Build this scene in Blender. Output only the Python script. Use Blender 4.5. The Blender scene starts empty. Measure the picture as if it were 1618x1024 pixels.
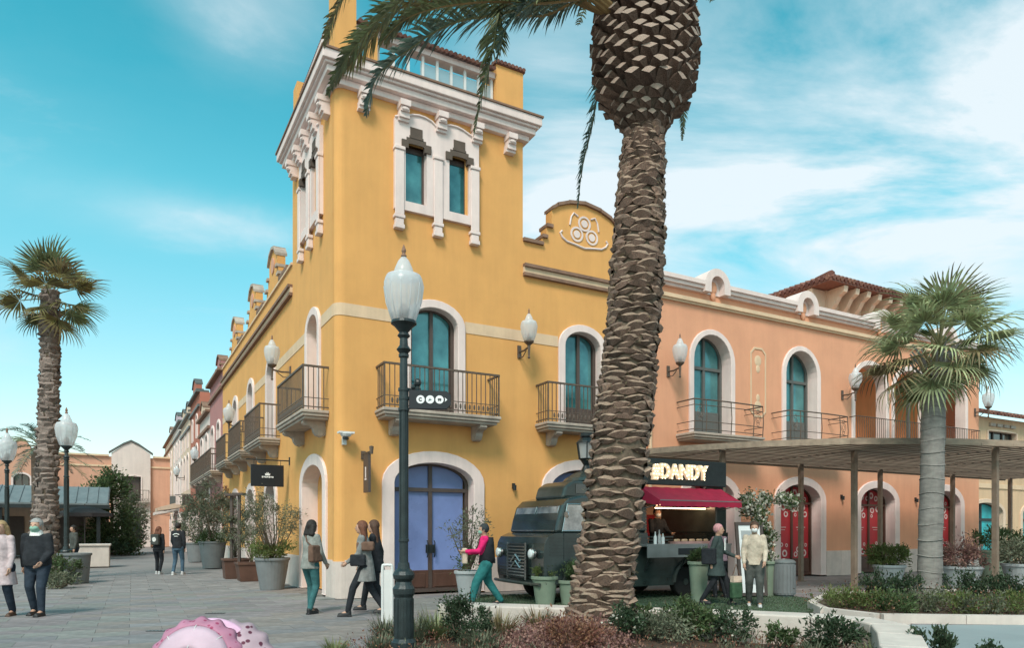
import bpy, bmesh, math, random
import numpy as np
from mathutils import Vector, Matrix, noise
random.seed(7)
rng = np.random.default_rng(7)
PI = math.pi
scene = bpy.context.scene
COL = scene.collection

# ---------------------------------------------------------------- camera, light, exposure
cam = bpy.data.cameras.new('camera'); camo = bpy.data.objects.new('camera', cam); COL.objects.link(camo)
camo.location = (0, 0, 1.5); camo.rotation_euler = (PI/2, 0, 0)
cam.sensor_width = 36; cam.lens = 1100/1618*36; cam.shift_y = (838-512)/1618
cam.clip_start = .1; cam.clip_end = 3000
scene.camera = camo
scene.view_settings.view_transform = 'Standard'
scene.view_settings.look = 'None'
scene.view_settings.gamma = 1
scene.view_settings.use_curve_mapping = False
scene.view_settings.exposure = 0.78

SUN_AZ = math.radians(194)          # compass-like: 0 = +Y, clockwise; behind the camera, a little to its left
SUN_EL = math.radians(50)
sl = bpy.data.lights.new('sun', 'SUN'); sl.energy = 2.15; sl.angle = math.radians(18); sl.color = (1, .85, .78)
so = bpy.data.objects.new('sun', sl); COL.objects.link(so)
sd = Vector((math.sin(SUN_AZ)*math.cos(SUN_EL), math.cos(SUN_AZ)*math.cos(SUN_EL), math.sin(SUN_EL)))
so.rotation_euler = sd.to_track_quat('Z', 'Y').to_euler()
so.location = (0, -20, 40)

world = bpy.data.worlds.new('World'); scene.world = world; world.use_nodes = True
nt = world.node_tree; nt.nodes.clear()
def wn(t, **k):
    n = nt.nodes.new(t)
    for a, b in k.items(): setattr(n, a, b)
    return n
def wmath(op, a, b=None, c=None):
    n = wn('ShaderNodeMath', operation=op)
    for i, v in enumerate((a, b, c)):
        if v is None: continue
        if isinstance(v, (int, float)): n.inputs[i].default_value = v
        else: nt.links.new(v, n.inputs[i])
    return n.outputs[0]
sky = wn('ShaderNodeTexSky', sky_type='NISHITA'); sky.sun_disc = False
sky.sun_elevation = SUN_EL; sky.sun_rotation = SUN_AZ; sky.air_density = 1.0; sky.dust_density = 1.2; sky.ozone_density = 1.0
geo = wn('ShaderNodeTexCoord'); sep = wn('ShaderNodeSeparateXYZ'); nt.links.new(geo.outputs['Generated'], sep.inputs[0])
X_, Y_, Z_ = sep.outputs
az = wmath('MULTIPLY', wmath('ARCTAN2', X_, Y_), 180/PI); el = wmath('MULTIPLY', wmath('ARCSINE', Z_), 180/PI)
# cloud layer: noise on a flat ceiling seen in perspective, gathered into banks
zc = wmath('ADD', wmath('MAXIMUM', Z_, 0.0), .18)
comb = wn('ShaderNodeCombineXYZ'); nt.links.new(wmath('DIVIDE', X_, zc), comb.inputs[0]); nt.links.new(wmath('MULTIPLY', wmath('DIVIDE', Y_, zc), 1.7), comb.inputs[1])
nz = wn('ShaderNodeTexNoise'); nt.links.new(comb.outputs[0], nz.inputs['Vector']); nz.inputs['Scale'].default_value = 1.15; nz.inputs['Detail'].default_value = 9; nz.inputs['Roughness'].default_value = .58; nz.inputs['Distortion'].default_value = .5
nz2 = wn('ShaderNodeTexNoise'); nt.links.new(comb.outputs[0], nz2.inputs['Vector']); nz2.inputs['Scale'].default_value = .35; nz2.inputs['Detail'].default_value = 3
def bank(a0, e0, wa, we, amp):
    u = wmath('DIVIDE', wmath('SUBTRACT', az, a0), wa); v = wmath('DIVIDE', wmath('SUBTRACT', el, e0), we)
    r = wmath('ADD', wmath('MULTIPLY', u, u), wmath('MULTIPLY', v, v))
    return wmath('MULTIPLY', wmath('EXPONENT', wmath('MULTIPLY', r, -1.0)), amp)
banks = [(22, 22.5, 17, 4.2, 1.5), (33, 31, 16, 9, 1.0), (6, 24.5, 6, 5.0, 1.0), (41, 27, 12, 7, .6), (-21, 36, 6, 4, .45), (-24, 22, 8, 1.5, .45),
         (70, 30, 22, 12, .6), (-70, 25, 25, 8, .35), (150, 38, 50, 22, 1.6), (-150, 36, 50, 22, 1.6), (80, 60, 60, 14, .6), (3, 34, 7, 6, .6), (16, 33, 7, 5, .55), (33, 14, 12, 3.0, .25)]  # wide banks behind the camera are unseen, added as neutral fill light
tot = None
for b in banks:
    o = bank(*b); tot = o if tot is None else wmath('ADD', tot, o)
tex = wmath('MULTIPLY', wmath('SUBTRACT', nz.outputs[0], .36), 4.2)
dens = wmath('MULTIPLY', tot, wmath('MAXIMUM', tex, 0.0))
wisp = wmath('MULTIPLY', wmath('MAXIMUM', wmath('SUBTRACT', wmath('ADD', wmath('MULTIPLY', nz.outputs[0], .5), wmath('MULTIPLY', nz2.outputs[0], .5)), .50), 0.0), 2.2)
dens = wmath('ADD', dens, wisp)
horizon = wmath('MULTIPLY', wmath('EXPONENT', wmath('MULTIPLY', wmath('MAXIMUM', el, 0.0), -1/7.0)), .34)
dens = wmath('MINIMUM', wmath('ADD', dens, horizon), .92)
tint = wn('ShaderNodeMix', data_type='RGBA', blend_type='MULTIPLY'); tint.inputs['Factor'].default_value = 1
nt.links.new(sky.outputs[0], tint.inputs['A']); 
tr = wn('ShaderNodeValToRGB'); nt.links.new(wmath('DIVIDE', el, 45.0), tr.inputs[0])
tr.color_ramp.elements[0].position = .05; tr.color_ramp.elements[0].color = (.90, .78, .66, 1)
tr.color_ramp.elements[1].position = .85; tr.color_ramp.elements[1].color = (.06, .86, .67, 1)
k_ = tr.color_ramp.elements.new(.5); k_.color = (.34, 1.02, .78, 1)
tg = wn('ShaderNodeMix', data_type='RGBA', blend_type='MULTIPLY'); tg.inputs['Factor'].default_value = 1; tg.clamp_result = False
nt.links.new(tr.outputs[0], tg.inputs['A']); tg.inputs['B'].default_value = (1.35, 1.35, 1.35, 1); nt.links.new(tg.outputs['Result'], tint.inputs['B'])
mx = wn('ShaderNodeMix', data_type='RGBA'); nt.links.new(dens, mx.inputs['Factor']); nt.links.new(tint.outputs['Result'], mx.inputs['A'])
mx.inputs['B'].default_value = (4.15, 4.55, 4.8, 1)
bg = wn('ShaderNodeBackground'); nt.links.new(mx.outputs['Result'], bg.inputs['Color']); bg.inputs['Strength'].default_value = .124
wo = wn('ShaderNodeOutputWorld'); nt.links.new(bg.outputs[0], wo.inputs['Surface'])

# ---------------------------------------------------------------- frames of reference
CX0, CY0 = -3.88, 15.3                       # street corner of the yellow building
def frame(o, X, Y): return Matrix(((X[0], Y[0], 0, o[0]), (X[1], Y[1], 0, o[1]), (0, 0, 1, 0), (0, 0, 0, 1)))
FR = frame((CX0, CY0), (.8779, .4789), (-.4789, .8779))         # x along the square front, y into the building
FL = frame((CX0, CY0), (.494, -.8695), (.8695, .494))           # street front; x runs towards the corner (negative = up the street)
ID = Matrix.Identity(4)
def gp(px, d, z=0.0): return Vector(((px-809)/1100*d, d, z))    # bearing in the view + distance -> place on the ground
def atz(px, py, d): return Vector(((px-809)/1100*d, d, 1.5+(838-py)*d/1100))
def T(x, y, z=0, rz=0): return Matrix.Translation((x, y, z)) @ Matrix.Rotation(rz, 4, 'Z')

# ---------------------------------------------------------------- materials
MATS = {}
def mat(name, col, rough=.8, var=.12, vs=3.0, bump=.15, bs=60, metal=0.0, spec=.4, col2=None, stretch=(1, 1, 1), trans=0.0, coat=0.0, emis=None, estr=0, dirt=0.0, wave=None):
    if name in MATS: return MATS[name]
    m = bpy.data.materials.new(name); m.use_nodes = True; t = m.node_tree; N = t.nodes; L = t.links
    p = N['Principled BSDF']; p.inputs['Roughness'].default_value = rough; p.inputs['Metallic'].default_value = metal
    p.inputs['Specular IOR Level'].default_value = spec
    if coat: p.inputs['Coat Weight'].default_value = coat; p.inputs['Coat Roughness'].default_value = .12
    tc = N.new('ShaderNodeTexCoord'); mp = N.new('ShaderNodeMapping'); L.new(tc.outputs['Object'], mp.inputs[0]); mp.inputs['Scale'].default_value = stretch
    n1 = N.new('ShaderNodeTexNoise'); n1.inputs['Scale'].default_value = vs; n1.inputs['Detail'].default_value = 6; n1.inputs['Roughness'].default_value = .62; L.new(mp.outputs[0], n1.inputs['Vector'])
    r = N.new('ShaderNodeValToRGB'); L.new(n1.outputs[0], r.inputs[0])
    c2 = col2 or tuple(c*(1+var) for c in col); c1 = col if col2 else tuple(c*(1-var) for c in col)
    r.color_ramp.elements[0].position = .32; r.color_ramp.elements[1].position = .68
    r.color_ramp.elements[0].color = (*c1, 1); r.color_ramp.elements[1].color = (*[min(c, .9) for c in c2], 1)
    out = r.outputs[0]
    if dirt:
        mp2 = N.new('ShaderNodeMapping'); L.new(tc.outputs['Object'], mp2.inputs[0]); mp2.inputs['Scale'].default_value = (2.2, 2.2, .22)
        n2 = N.new('ShaderNodeTexNoise'); n2.inputs['Scale'].default_value = 1.6; n2.inputs['Detail'].default_value = 8; n2.inputs['Roughness'].default_value = .7; L.new(mp2.outputs[0], n2.inputs['Vector'])
        r2 = N.new('ShaderNodeValToRGB'); r2.color_ramp.elements[0].position = .36; r2.color_ramp.elements[1].position = .60
        r2.color_ramp.elements[0].color = (1-dirt, 1-dirt, 1-dirt*.9, 1); r2.color_ramp.elements[1].color = (1, 1, 1, 1); L.new(n2.outputs[0], r2.inputs[0])
        mm = N.new('ShaderNodeMix'); mm.data_type = 'RGBA'; mm.blend_type = 'MULTIPLY'; mm.inputs['Factor'].default_value = 1
        L.new(out, mm.inputs['A']); L.new(r2.outputs[0], mm.inputs['B']); out = mm.outputs['Result']
    L.new(out, p.inputs['Base Color'])
    rr = N.new('ShaderNodeMapRange'); L.new(n1.outputs[0], rr.inputs[0]); rr.inputs[3].default_value = max(0, rough-.1); rr.inputs[4].default_value = min(1, rough+.1); L.new(rr.outputs[0], p.inputs['Roughness'])
    if bump:
        n3 = N.new('ShaderNodeTexNoise'); n3.inputs['Scale'].default_value = bs; n3.inputs['Detail'].default_value = 4; L.new(mp.outputs[0], n3.inputs['Vector'])
        b = N.new('ShaderNodeBump'); b.inputs['Strength'].default_value = bump; b.inputs['Distance'].default_value = .02; L.new(n3.outputs[0], b.inputs['Height']); L.new(b.outputs[0], p.inputs['Normal'])
    if trans:
        tr = N.new('ShaderNodeBsdfTranslucent'); L.new(out, tr.inputs['Color']); ms = N.new('ShaderNodeMixShader'); ms.inputs[0].default_value = trans
        L.new(p.outputs[0], ms.inputs[1]); L.new(tr.outputs[0], ms.inputs[2]); L.new(ms.outputs[0], N['Material Output'].inputs['Surface'])
    if emis: p.inputs['Emission Color'].default_value = (*emis, 1); p.inputs['Emission Strength'].default_value = estr
    MATS[name] = m; return m
def per_object(m, amt=.12, tones=None):
    """small tone shift from piece to piece"""
    t = m.node_tree; N = t.nodes; L = t.links; p = N['Principled BSDF']; src = p.inputs['Base Color'].links[0].from_socket
    oi = N.new('ShaderNodeObjectInfo'); mr = N.new('ShaderNodeMapRange'); L.new(oi.outputs['Random'], mr.inputs[0]); mr.inputs[3].default_value = 1-amt; mr.inputs[4].default_value = 1+amt
    h = N.new('ShaderNodeHueSaturation'); L.new(src, h.inputs['Color']); L.new(mr.outputs[0], h.inputs['Value']); out = h.outputs[0]
    if tones:
        wn_ = N.new('ShaderNodeTexWhiteNoise'); wn_.noise_dimensions = '1D'; L.new(oi.outputs['Random'], wn_.inputs['W']); cr = N.new('ShaderNodeValToRGB'); L.new(wn_.outputs['Value'], cr.inputs[0]); cr.color_ramp.interpolation = 'CONSTANT'
        for k, c in enumerate(tones):
            e = cr.color_ramp.elements[k] if k < 2 else cr.color_ramp.elements.new(k/len(tones)); e.position = k/len(tones); e.color = (*c, 1)
        mm = N.new('ShaderNodeMix'); mm.data_type = 'RGBA'; mm.blend_type = 'MULTIPLY'; mm.inputs['Factor'].default_value = 1; L.new(out, mm.inputs['A']); L.new(cr.outputs[0], mm.inputs['B']); out = mm.outputs['Result']
    L.new(out, p.inputs['Base Color']); return m
def by_island(m, amt=.35, hue=.02):
    t = m.node_tree; N = t.nodes; L = t.links; p = N['Principled BSDF']; src = p.inputs['Base Color'].links[0].from_socket
    g = N.new('ShaderNodeNewGeometry'); mr = N.new('ShaderNodeMapRange'); L.new(g.outputs['Random Per Island'], mr.inputs[0]); mr.inputs[3].default_value = 1-amt; mr.inputs[4].default_value = 1+amt
    mr2 = N.new('ShaderNodeMapRange'); L.new(g.outputs['Random Per Island'], mr2.inputs[0]); mr2.inputs[3].default_value = .5-hue; mr2.inputs[4].default_value = .5+hue
    h = N.new('ShaderNodeHueSaturation'); L.new(src, h.inputs['Color']); L.new(mr.outputs[0], h.inputs['Value']); L.new(mr2.outputs[0], h.inputs['Hue'])
    for l in list(src.links): L.new(h.outputs[0], l.to_socket) if l.to_node != h else None
    return m
def stucco(name, c, dirt=.10): return mat(name, c, .9, .055, 1.1, .35, 90, dirt=dirt, spec=.2)
M = {}
M['yellow'] = stucco('stucco_yellow', (.69, .36, .125), .06)
M['peach'] = stucco('stucco_peach', (.68, .335, .205), .06)
M['orange'] = stucco('stucco_orange', (.66, .25, .10))
M['pink'] = stucco('stucco_pink', (.42, .20, .19))
M['terracotta'] = stucco('stucco_red', (.43, .16, .11))
M['white'] = stucco('stucco_white', (.68, .57, .52))
M['cream'] = stucco('stucco_cream', (.66, .50, .38))
M['beige'] = stucco('stucco_beige', (.60, .42, .27))
M['lilac'] = stucco('stucco_lilac', (.52, .42, .46))
M['coral'] = stucco('stucco_coral', (.60, .33, .23))
M['trim'] = mat('trim_stone', (.74, .61, .57), .85, .06, 2, .2, 70, dirt=.12)
M['trim2'] = mat('painted_band', (.66, .48, .32), .85, .08, 2.5, .2, 70, dirt=.10)
M['stone'] = mat('balcony_stone', (.43, .36, .30), .88, .12, 3, .35, 60, dirt=.25)
M['plinth'] = per_object(mat('plinth_stone', (.60, .51, .46), .85, .08, 4, .3, 60, dirt=.12), .06)
M['shaded_stone'] = mat('shaded_stone', (.10, .075, .06), .9, .15, 4, .3)  # dark colour carries the shade of the tower's stepped lintels
M['copper_cap'] = mat('coping_brown', (.22, .13, .09), .85, .2, 5, .4)
M['tile'] = by_island(mat('roof_tile', (.19, .085, .065), .85, .25, 9, .4, 40), .35, .01)
M['pane_teal'] = mat('pane_teal', (.025, .12, .14), .10, .25, 1.3, .02, 6, spec=.7, coat=.4, metal=.35, col2=(.09, .30, .31))
M['pane_sky'] = mat('pane_windscreen', (.12, .14, .15), .10, .5, 2.6, .03, 5, spec=.8, metal=.4, coat=.5, col2=(.55, .54, .55))  # pale blotches paint the glass reflections into the colour
M['pane_dark'] = mat('pane_dark', (.02, .032, .036), .08, .2, 1.5, .02, 6, spec=.8, coat=.5)
M['pane_blue'] = mat('film_blue', (.16, .22, .44), .30, .22, .7, .02, 8, spec=.35)
M['frame_brown'] = mat('frame_brown', (.075, .055, .048), .5, .12, 6, .1)
M['door_brown'] = mat('door_brown', (.085, .042, .030), .5, .2, 4, .15, 40, stretch=(1, 1, .3))
M['frame_grey'] = mat('frame_grey', (.10, .105, .10), .5, .1, 6, .1)
M['red'] = mat('film_red', (.36, .022, .03), .45, .10, 2, .02, 8)
M['iron'] = mat('iron_brown', (.12, .088, .068), .55, .25, 12, .25, 50, metal=.3)
M['iron_black'] = mat('iron_black', (.018, .024, .026), .42, .25, 10, .2, 50, metal=.2, spec=.5)
M['lampiron'] = mat('lamp_green_black', (.020, .030, .032), .40, .3, 8, .15, 60, metal=.15, spec=.5)
M['wood'] = per_object(mat('pergola_wood', (.29, .22, .165), .85, .22, 3, .3, 40, stretch=(.12, 3, 3)), .22)
M['post'] = mat('pergola_post', (.21, .155, .115), .7, .2, 4, .2)
M['slab'] = per_object(mat('paving_slab', (.226, .208, .203), .72, .22, 3.4, .3, 80, dirt=.12), .12, ((1, .96, 1), (.93, 1, .96), (.93, .98, 1.03), (1.03, .98, .93), (.97, .97, .97)))
M['ground'] = mat('paving_base', (.220, .203, .198), .78, .14, .55, .25, 30)
M['joint'] = mat('paving_joint', (.13, .13, .125), .95, .15, 3, .2)
M['path'] = mat('pale_path', (.24, .28, .29), .7, .09, .9, .2, 60)
M['turf'] = by_island(mat('turf', (.060, .095, .050), .95, .3, 6, .5, 120), .35)
M['turfbase'] = mat('turf_base', (.075, .105, .065), .95, .22, 3, .6, 150)
M['wallstone'] = per_object(mat('bench_stone', (.56, .49, .44), .8, .08, 3, .25, 70, dirt=.10), .05)
M['soil'] = mat('soil', (.075, .047, .032), .95, .4, 7, .8, 60)
M['white_paint'] = mat('white_paint', (.62, .62, .61), .5, .05, 4, .05)
M['pot_grey'] = mat('pot_grey', (.17, .18, .185), .7, .12, 3, .15, 40)
M['pot_pale'] = mat('pot_pale', (.36, .38, .39), .7, .10, 3, .15, 40)
M['pot_green'] = mat('pot_green', (.22, .27, .20), .75, .12, 3, .15, 40)
M['pot_brown'] = mat('pot_brown', (.10, .050, .035), .65, .2, 4, .2)
M['bark_date'] = by_island(mat('bark_date', (.11, .078, .058), .95, .35, 9, .6, 70), .45, .012)
M['boot'] = per_object(mat('leaf_base_date', (.165, .105, .078), .95, .6, 14, 1.0, 35), .32)
M['lip'] = by_island(mat('scar_lip', (.23, .16, .122), .92, .3, 9, .4), .35, .01)
M['boot_cut'] = mat('leaf_base_cut', (.34, .255, .205), .9, .45, 14, .4)
M['bark_wash'] = per_object(by_island(mat('bark_fan', (.21, .165, .145), .95, .35, 9, .6, 70), .45, .01), .3)
M['bark_grey'] = mat('bark_grey', (.25, .235, .215), .9, .22, 5, .6, 50, stretch=(1, 1, 3), dirt=.2)
M['wood_bark'] = mat('shrub_bark', (.11, .085, .06), .95, .3, 9, .5)
def leafmat(name, c, var=.4, tr=.28, amt=.38): return by_island(mat(name, c, .58, var, 2.5, .1, 40, spec=.35, trans=tr), amt, .022)
M['frond'] = leafmat('frond_green', (.125, .138, .065))
M['frond_b'] = leafmat('frond_blue', (.105, .155, .125))
M['frond_y'] = leafmat('frond_olive', (.20, .165, .07))
M['rachis'] = mat('rachis', (.17, .16, .075), .7, .2, 3, .1)
M['rachis_o'] = mat('rachis_orange', (.24, .15, .06), .7, .2, 3, .1)
M['fan'] = leafmat('fan_green', (.22, .24, .11))
M['fan_g'] = leafmat('fan_pale', (.34, .37, .20))
M['leaf'] = leafmat('leaf_green', (.08, .115, .045))
M['leaf_d'] = leafmat('leaf_dark', (.045, .072, .036))
M['leaf_l'] = leafmat('leaf_light', (.13, .16, .05))
M['leaf_o'] = leafmat('leaf_olive', (.15, .16, .105))
M['leaf_r'] = leafmat('leaf_rust', (.19, .085, .055), .4, .15)
M['leaf_p'] = leafmat('leaf_pinkish', (.26, .14, .12), .3, .2)
M['straw'] = leafmat('straw', (.24, .19, .10), .3, .3)
M['blossom'] = leafmat('blossom_white', (.62, .58, .50), .1, .3, .15)
M['van'] = mat('van_green_black', (.024, .036, .035), .22, .3, 3, .03, 30, spec=.5, coat=.5)
M['van_roof'] = mat('van_roof', (.045, .055, .05), .35, .3, 3, .03, 30, coat=.4)
M['chrome'] = mat('chrome', (.45, .46, .46), .25, .1, 3, 0, metal=.9)
M['tyre'] = mat('tyre', (.018, .018, .018), .9, .2, 10, .3)
M['awning'] = mat('awning_red', (.40, .018, .055), .75, .12, 4, .2, 60, trans=.15)
M['steel'] = mat('steel', (.22, .23, .23), .4, .15, 3, .05, metal=.4)
M['counter'] = mat('counter_pink', (.45, .26, .24), .6, .2, 6, .1)
M['warm'] = mat('van_inside', (.60, .36, .25), .7, .2, 3, .1)
M['letter'] = mat('marquee_letter', (.70, .55, .40), .5, .06, 6, 0, emis=(1, .72, .45), estr=.35)
M['bulb'] = mat('bulb', (.9, .8, .6), .3, .02, 6, 0, emis=(1, .80, .50), estr=3.0)
M['skin'] = mat('skin', (.46, .27, .19), .55, .06, 8, .03)
M['skin2'] = mat('skin_tan', (.36, .20, .13), .55, .06, 8, .03)
M['eye'] = mat('eye', (.03, .02, .02), .3, .02, 3, 0)
M['lips'] = mat('lip', (.36, .12, .10), .5, .05, 3, 0)
M['mask_g'] = mat('mask_green', (.24, .42, .33), .8, .06, 9, .1)
M['mask_w'] = mat('mask_white', (.62, .64, .64), .8, .06, 9, .1)
def cloth(n, c, v=.16): return mat('cloth_'+n, tuple(x*1.15+.006 for x in c), .9, v*1.6, 9, .9, 11, spec=.15)

# lamp glass: a thin frosted shell
def glassy(name, col, tf, rough=.25):
    m = bpy.data.materials.new(name); m.use_nodes = True; t = m.node_tree; N = t.nodes; L = t.links; p = N['Principled BSDF']
    tc = N.new('ShaderNodeTexCoord'); nn = N.new('ShaderNodeTexNoise'); nn.inputs['Scale'].default_value = 7; L.new(tc.outputs['Object'], nn.inputs['Vector'])
    r = N.new('ShaderNodeValToRGB'); r.color_ramp.elements[0].color = (*[c*.9 for c in col], 1); r.color_ramp.elements[1].color = (*col, 1); L.new(nn.outputs[0], r.inputs[0]); L.new(r.outputs[0], p.inputs['Base Color'])
    p.inputs['Roughness'].default_value = rough
    tb = N.new('ShaderNodeBsdfTransparent'); ms = N.new('ShaderNodeMixShader'); ms.inputs[0].default_value = tf
    tl = N.new('ShaderNodeBsdfTranslucent'); L.new(r.outputs[0], tl.inputs['Color']); m2 = N.new('ShaderNodeMixShader'); m2.inputs[0].default_value = .4
    L.new(p.outputs[0], m2.inputs[1]); L.new(tl.outputs[0], m2.inputs[2])
    L.new(m2.outputs[0], ms.inputs[1]); L.new(tb.outputs[0], ms.inputs[2]); L.new(ms.outputs[0], N['Material Output'].inputs['Surface'])
    return m
M['lampglass'] = glassy('lamp_glass', (.86, .88, .90), .38)
M['lampglass_d'] = glassy('lamp_glass_lower', (.22, .27, .28), .25)
M['windscreen'] = glassy('windscreen', (.10, .13, .15), .35, .05)
M['rail_glass'] = glassy('parapet_glass', (.55, .66, .70), .45, .08)

# ---------------------------------------------------------------- mesh building
class MB:
    def __init__(s): s.v = []; s.f = []; s.m = []; s.mi = 0; s.marks = []
    def add(s, vs, fs):
        o = len(s.v); s.marks.append((o, len(s.f))); s.v += [tuple(v) for v in vs]
        for f in fs: s.f.append(tuple(i+o for i in f)); s.m.append(s.mi)
        return s
    def box(s, x0, x1, y0, y1, z0, z1, tf=None):
        v = [(x0, y0, z0), (x1, y0, z0), (x1, y1, z0), (x0, y1, z0), (x0, y0, z1), (x1, y0, z1), (x1, y1, z1), (x0, y1, z1)]
        if tf is not None: v = [tf @ Vector(p) for p in v]
        return s.add(v, [(0, 3, 2, 1), (4, 5, 6, 7), (0, 1, 5, 4), (1, 2, 6, 5), (2, 3, 7, 6), (3, 0, 4, 7)])
    def prism(s, poly, y0, y1, tf=None):            # polygon in xz, extruded along y
        n = len(poly); v = [(p[0], y0, p[1]) for p in poly]+[(p[0], y1, p[1]) for p in poly]
        if tf is not None: v = [tf @ Vector(p) for p in v]
        return s.add(v, [tuple(range(n)), tuple(range(2*n-1, n-1, -1))]+[(i, i+n, (i+1) % n+n, (i+1) % n) for i in range(n)])
    def plan(s, poly, z0, z1):                      # polygon in xy, extruded along z (poly counter-clockwise)
        n = len(poly); v = [(p[0], p[1], z0) for p in poly]+[(p[0], p[1], z1) for p in poly]
        return s.add(v, [tuple(range(n-1, -1, -1)), tuple(range(n, 2*n))]+[(i, (i+1) % n, (i+1) % n+n, i+n) for i in range(n)])
    def lathe(s, prof, n=16, c=(0, 0, 0), tf=None, ang=0):     # prof: (r, z) upwards
        v = []; k = len(prof)
        for r, z in prof:
            for i in range(n):
                a = 2*PI*i/n+ang; v.append((c[0]+r*math.cos(a), c[1]+r*math.sin(a), c[2]+z))
        if tf is not None: v = [tf @ Vector(p) for p in v]
        f = [(j*n+i, j*n+(i+1) % n, (j+1)*n+(i+1) % n, (j+1)*n+i) for j in range(k-1) for i in range(n)]
        f += [tuple(range(n-1, -1, -1)), tuple(range((k-1)*n, k*n))]
        return s.add(v, f)
    def tube(s, pts, r, n=8, caps=True, flat=1.0):
        pts = [Vector(p) for p in pts]; k = len(pts); rs = r if isinstance(r, (list, tuple)) else [r]*k
        v = []; up = Vector((0, 0, 1)); prev = None
        for i, p in enumerate(pts):
            d = (pts[min(i+1, k-1)]-pts[max(i-1, 0)])
            d = d.normalized() if d.length > 1e-9 else up
            a = prev if prev is not None else (Vector((1, 0, 0)) if abs(d.z) > .9 else up.cross(d).normalized())
            a = (a-d*a.dot(d)); a = a.normalized() if a.length > 1e-6 else d.orthogonal().normalized(); prev = a
            b = d.cross(a)
            for j in range(n):
                t = 2*PI*j/n; v.append(p+a*(math.cos(t)*rs[i])+b*(math.sin(t)*rs[i]*flat))
        f = [(j*n+i, j*n+(i+1) % n, (j+1)*n+(i+1) % n, (j+1)*n+i) for j in range(k-1) for i in range(n)]
        if caps: f += [tuple(range(n-1, -1, -1)), tuple(range((k-1)*n, k*n))]
        return s.add(v, f)
    def ball(s, c, r, n=10, m=7):
        rx, ry, rz = r if isinstance(r, (list, tuple)) else (r, r, r)
        v = [(c[0], c[1], c[2]-rz)]
        for j in range(1, m):
            p = -PI/2+PI*j/m
            for i in range(n): a = 2*PI*i/n; v.append((c[0]+rx*math.cos(p)*math.cos(a), c[1]+ry*math.cos(p)*math.sin(a), c[2]+rz*math.sin(p)))
        v.append((c[0], c[1], c[2]+rz)); f = []
        for i in range(n): f.append((0, 1+(i+1) % n, 1+i))
        for j in range(m-2):
            for i in range(n): f.append((1+j*n+i, 1+j*n+(i+1) % n, 1+(j+1)*n+(i+1) % n, 1+(j+1)*n+i))
        L_ = len(v)-1
        for i in range(n): f.append((1+(m-2)*n+i, 1+(m-2)*n+(i+1) % n, L_))
        return s.add(v, f)
    def bake(s, tf): s.v = [tuple(tf @ Vector(p)) for p in s.v]; return s
    def mesh(s, name, mats, smooth=False):
        me = bpy.data.meshes.new(name); me.from_pydata([tuple(p) for p in s.v], [], s.f)
        for m in (mats if isinstance(mats, (list, tuple)) else [mats]): me.materials.append(m)
        if any(s.m): me.polygons.foreach_set('material_index', s.m)
        if smooth: me.polygons.foreach_set('use_smooth', [True]*len(s.f))
        me.update(); return me
    def each(s, name, mats, parent=None, tf=None, smooth=False):
        """every added solid becomes an object of its own"""
        out = []
        for (v0, f0), (v1, f1) in zip(s.marks, s.marks[1:]+[(len(s.v), len(s.f))]):
            q = MB(); q.v = s.v[v0:v1]; q.f = [tuple(i-v0 for i in f) for f in s.f[f0:f1]]; q.m = s.m[f0:f1]; out.append(q.obj(name, mats, parent, tf, smooth))
        return out
    def obj(s, name, mats, parent=None, tf=None, smooth=False, **k):
        return link(name, s.mesh(name, mats, smooth), parent, tf, **k)
def link(name, me, parent=None, tf=None, label=None, kind=None, cat=None, group=None):
    o = bpy.data.objects.new(name, me); COL.objects.link(o); o.parent = parent
    if tf is not None: o.matrix_basis = tf
    if label: o['label'] = label
    if kind: o['kind'] = kind
    if cat: o['category'] = cat
    if group: o['group'] = group
    return o
def thing(name, label, cat, tf=None, group=None): return link(name, None, None, tf, label, None, cat, group)
def dup(o, tf=None, label=None, parent=None):
    c = o.copy(); COL.objects.link(c); c.parent = parent
    if tf is not None: c.matrix_basis = tf
    if label: c['label'] = label
    for ch in list(o.children): dup(ch, parent=c)
    return c
def bevel(o, w=.01, seg=2):
    m = o.modifiers.new('bevel', 'BEVEL'); m.width = w; m.segments = seg; m.limit_method = 'ANGLE'; return o

# ---------------------------------------------------------------- arches, openings, facades
def arch_z(x, a0, a1, zs, rise):
    c = (a0+a1)/2; h = (a1-a0)/2; u = min(1, abs((x-c)/h)); return zs+rise*math.sqrt(max(0, 1-u*u))
def outline(a0, a1, zb, zs, rise, n=14):
    pts = [(a0, zb)]
    for i in range(n+1):
        t = PI-PI*i/n; x = (a0+a1)/2+(a1-a0)/2*math.cos(t); pts.append((x, zs+rise*math.sin(t)))
    pts.append((a1, zb)); return pts
def ring(mb, inner, outer, y0, y1, y0b=None, closed=False):
    n = len(inner); v = [(p[0], y0, p[1]) for p in outer]+[(p[0], y0, p[1]) for p in inner]+[(p[0], y1, p[1]) for p in inner]+[(p[0], 0.002 if y0b is None else y0b, p[1]) for p in outer]
    f = []
    for i in range(n-1 if not closed else n):
        j = (i+1) % n
        f += [(i, n+i, n+j, j), (n+i, 2*n+i, 2*n+j, n+j), (3*n+i, i, j, 3*n+j)]
    if not closed:
        for i in (0, n-1): f.append((i, n+i, 2*n+i, 3*n+i) if i == 0 else (3*n+i, 2*n+i, n+i, i))
    mb.add(v, f); return mb
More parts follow.
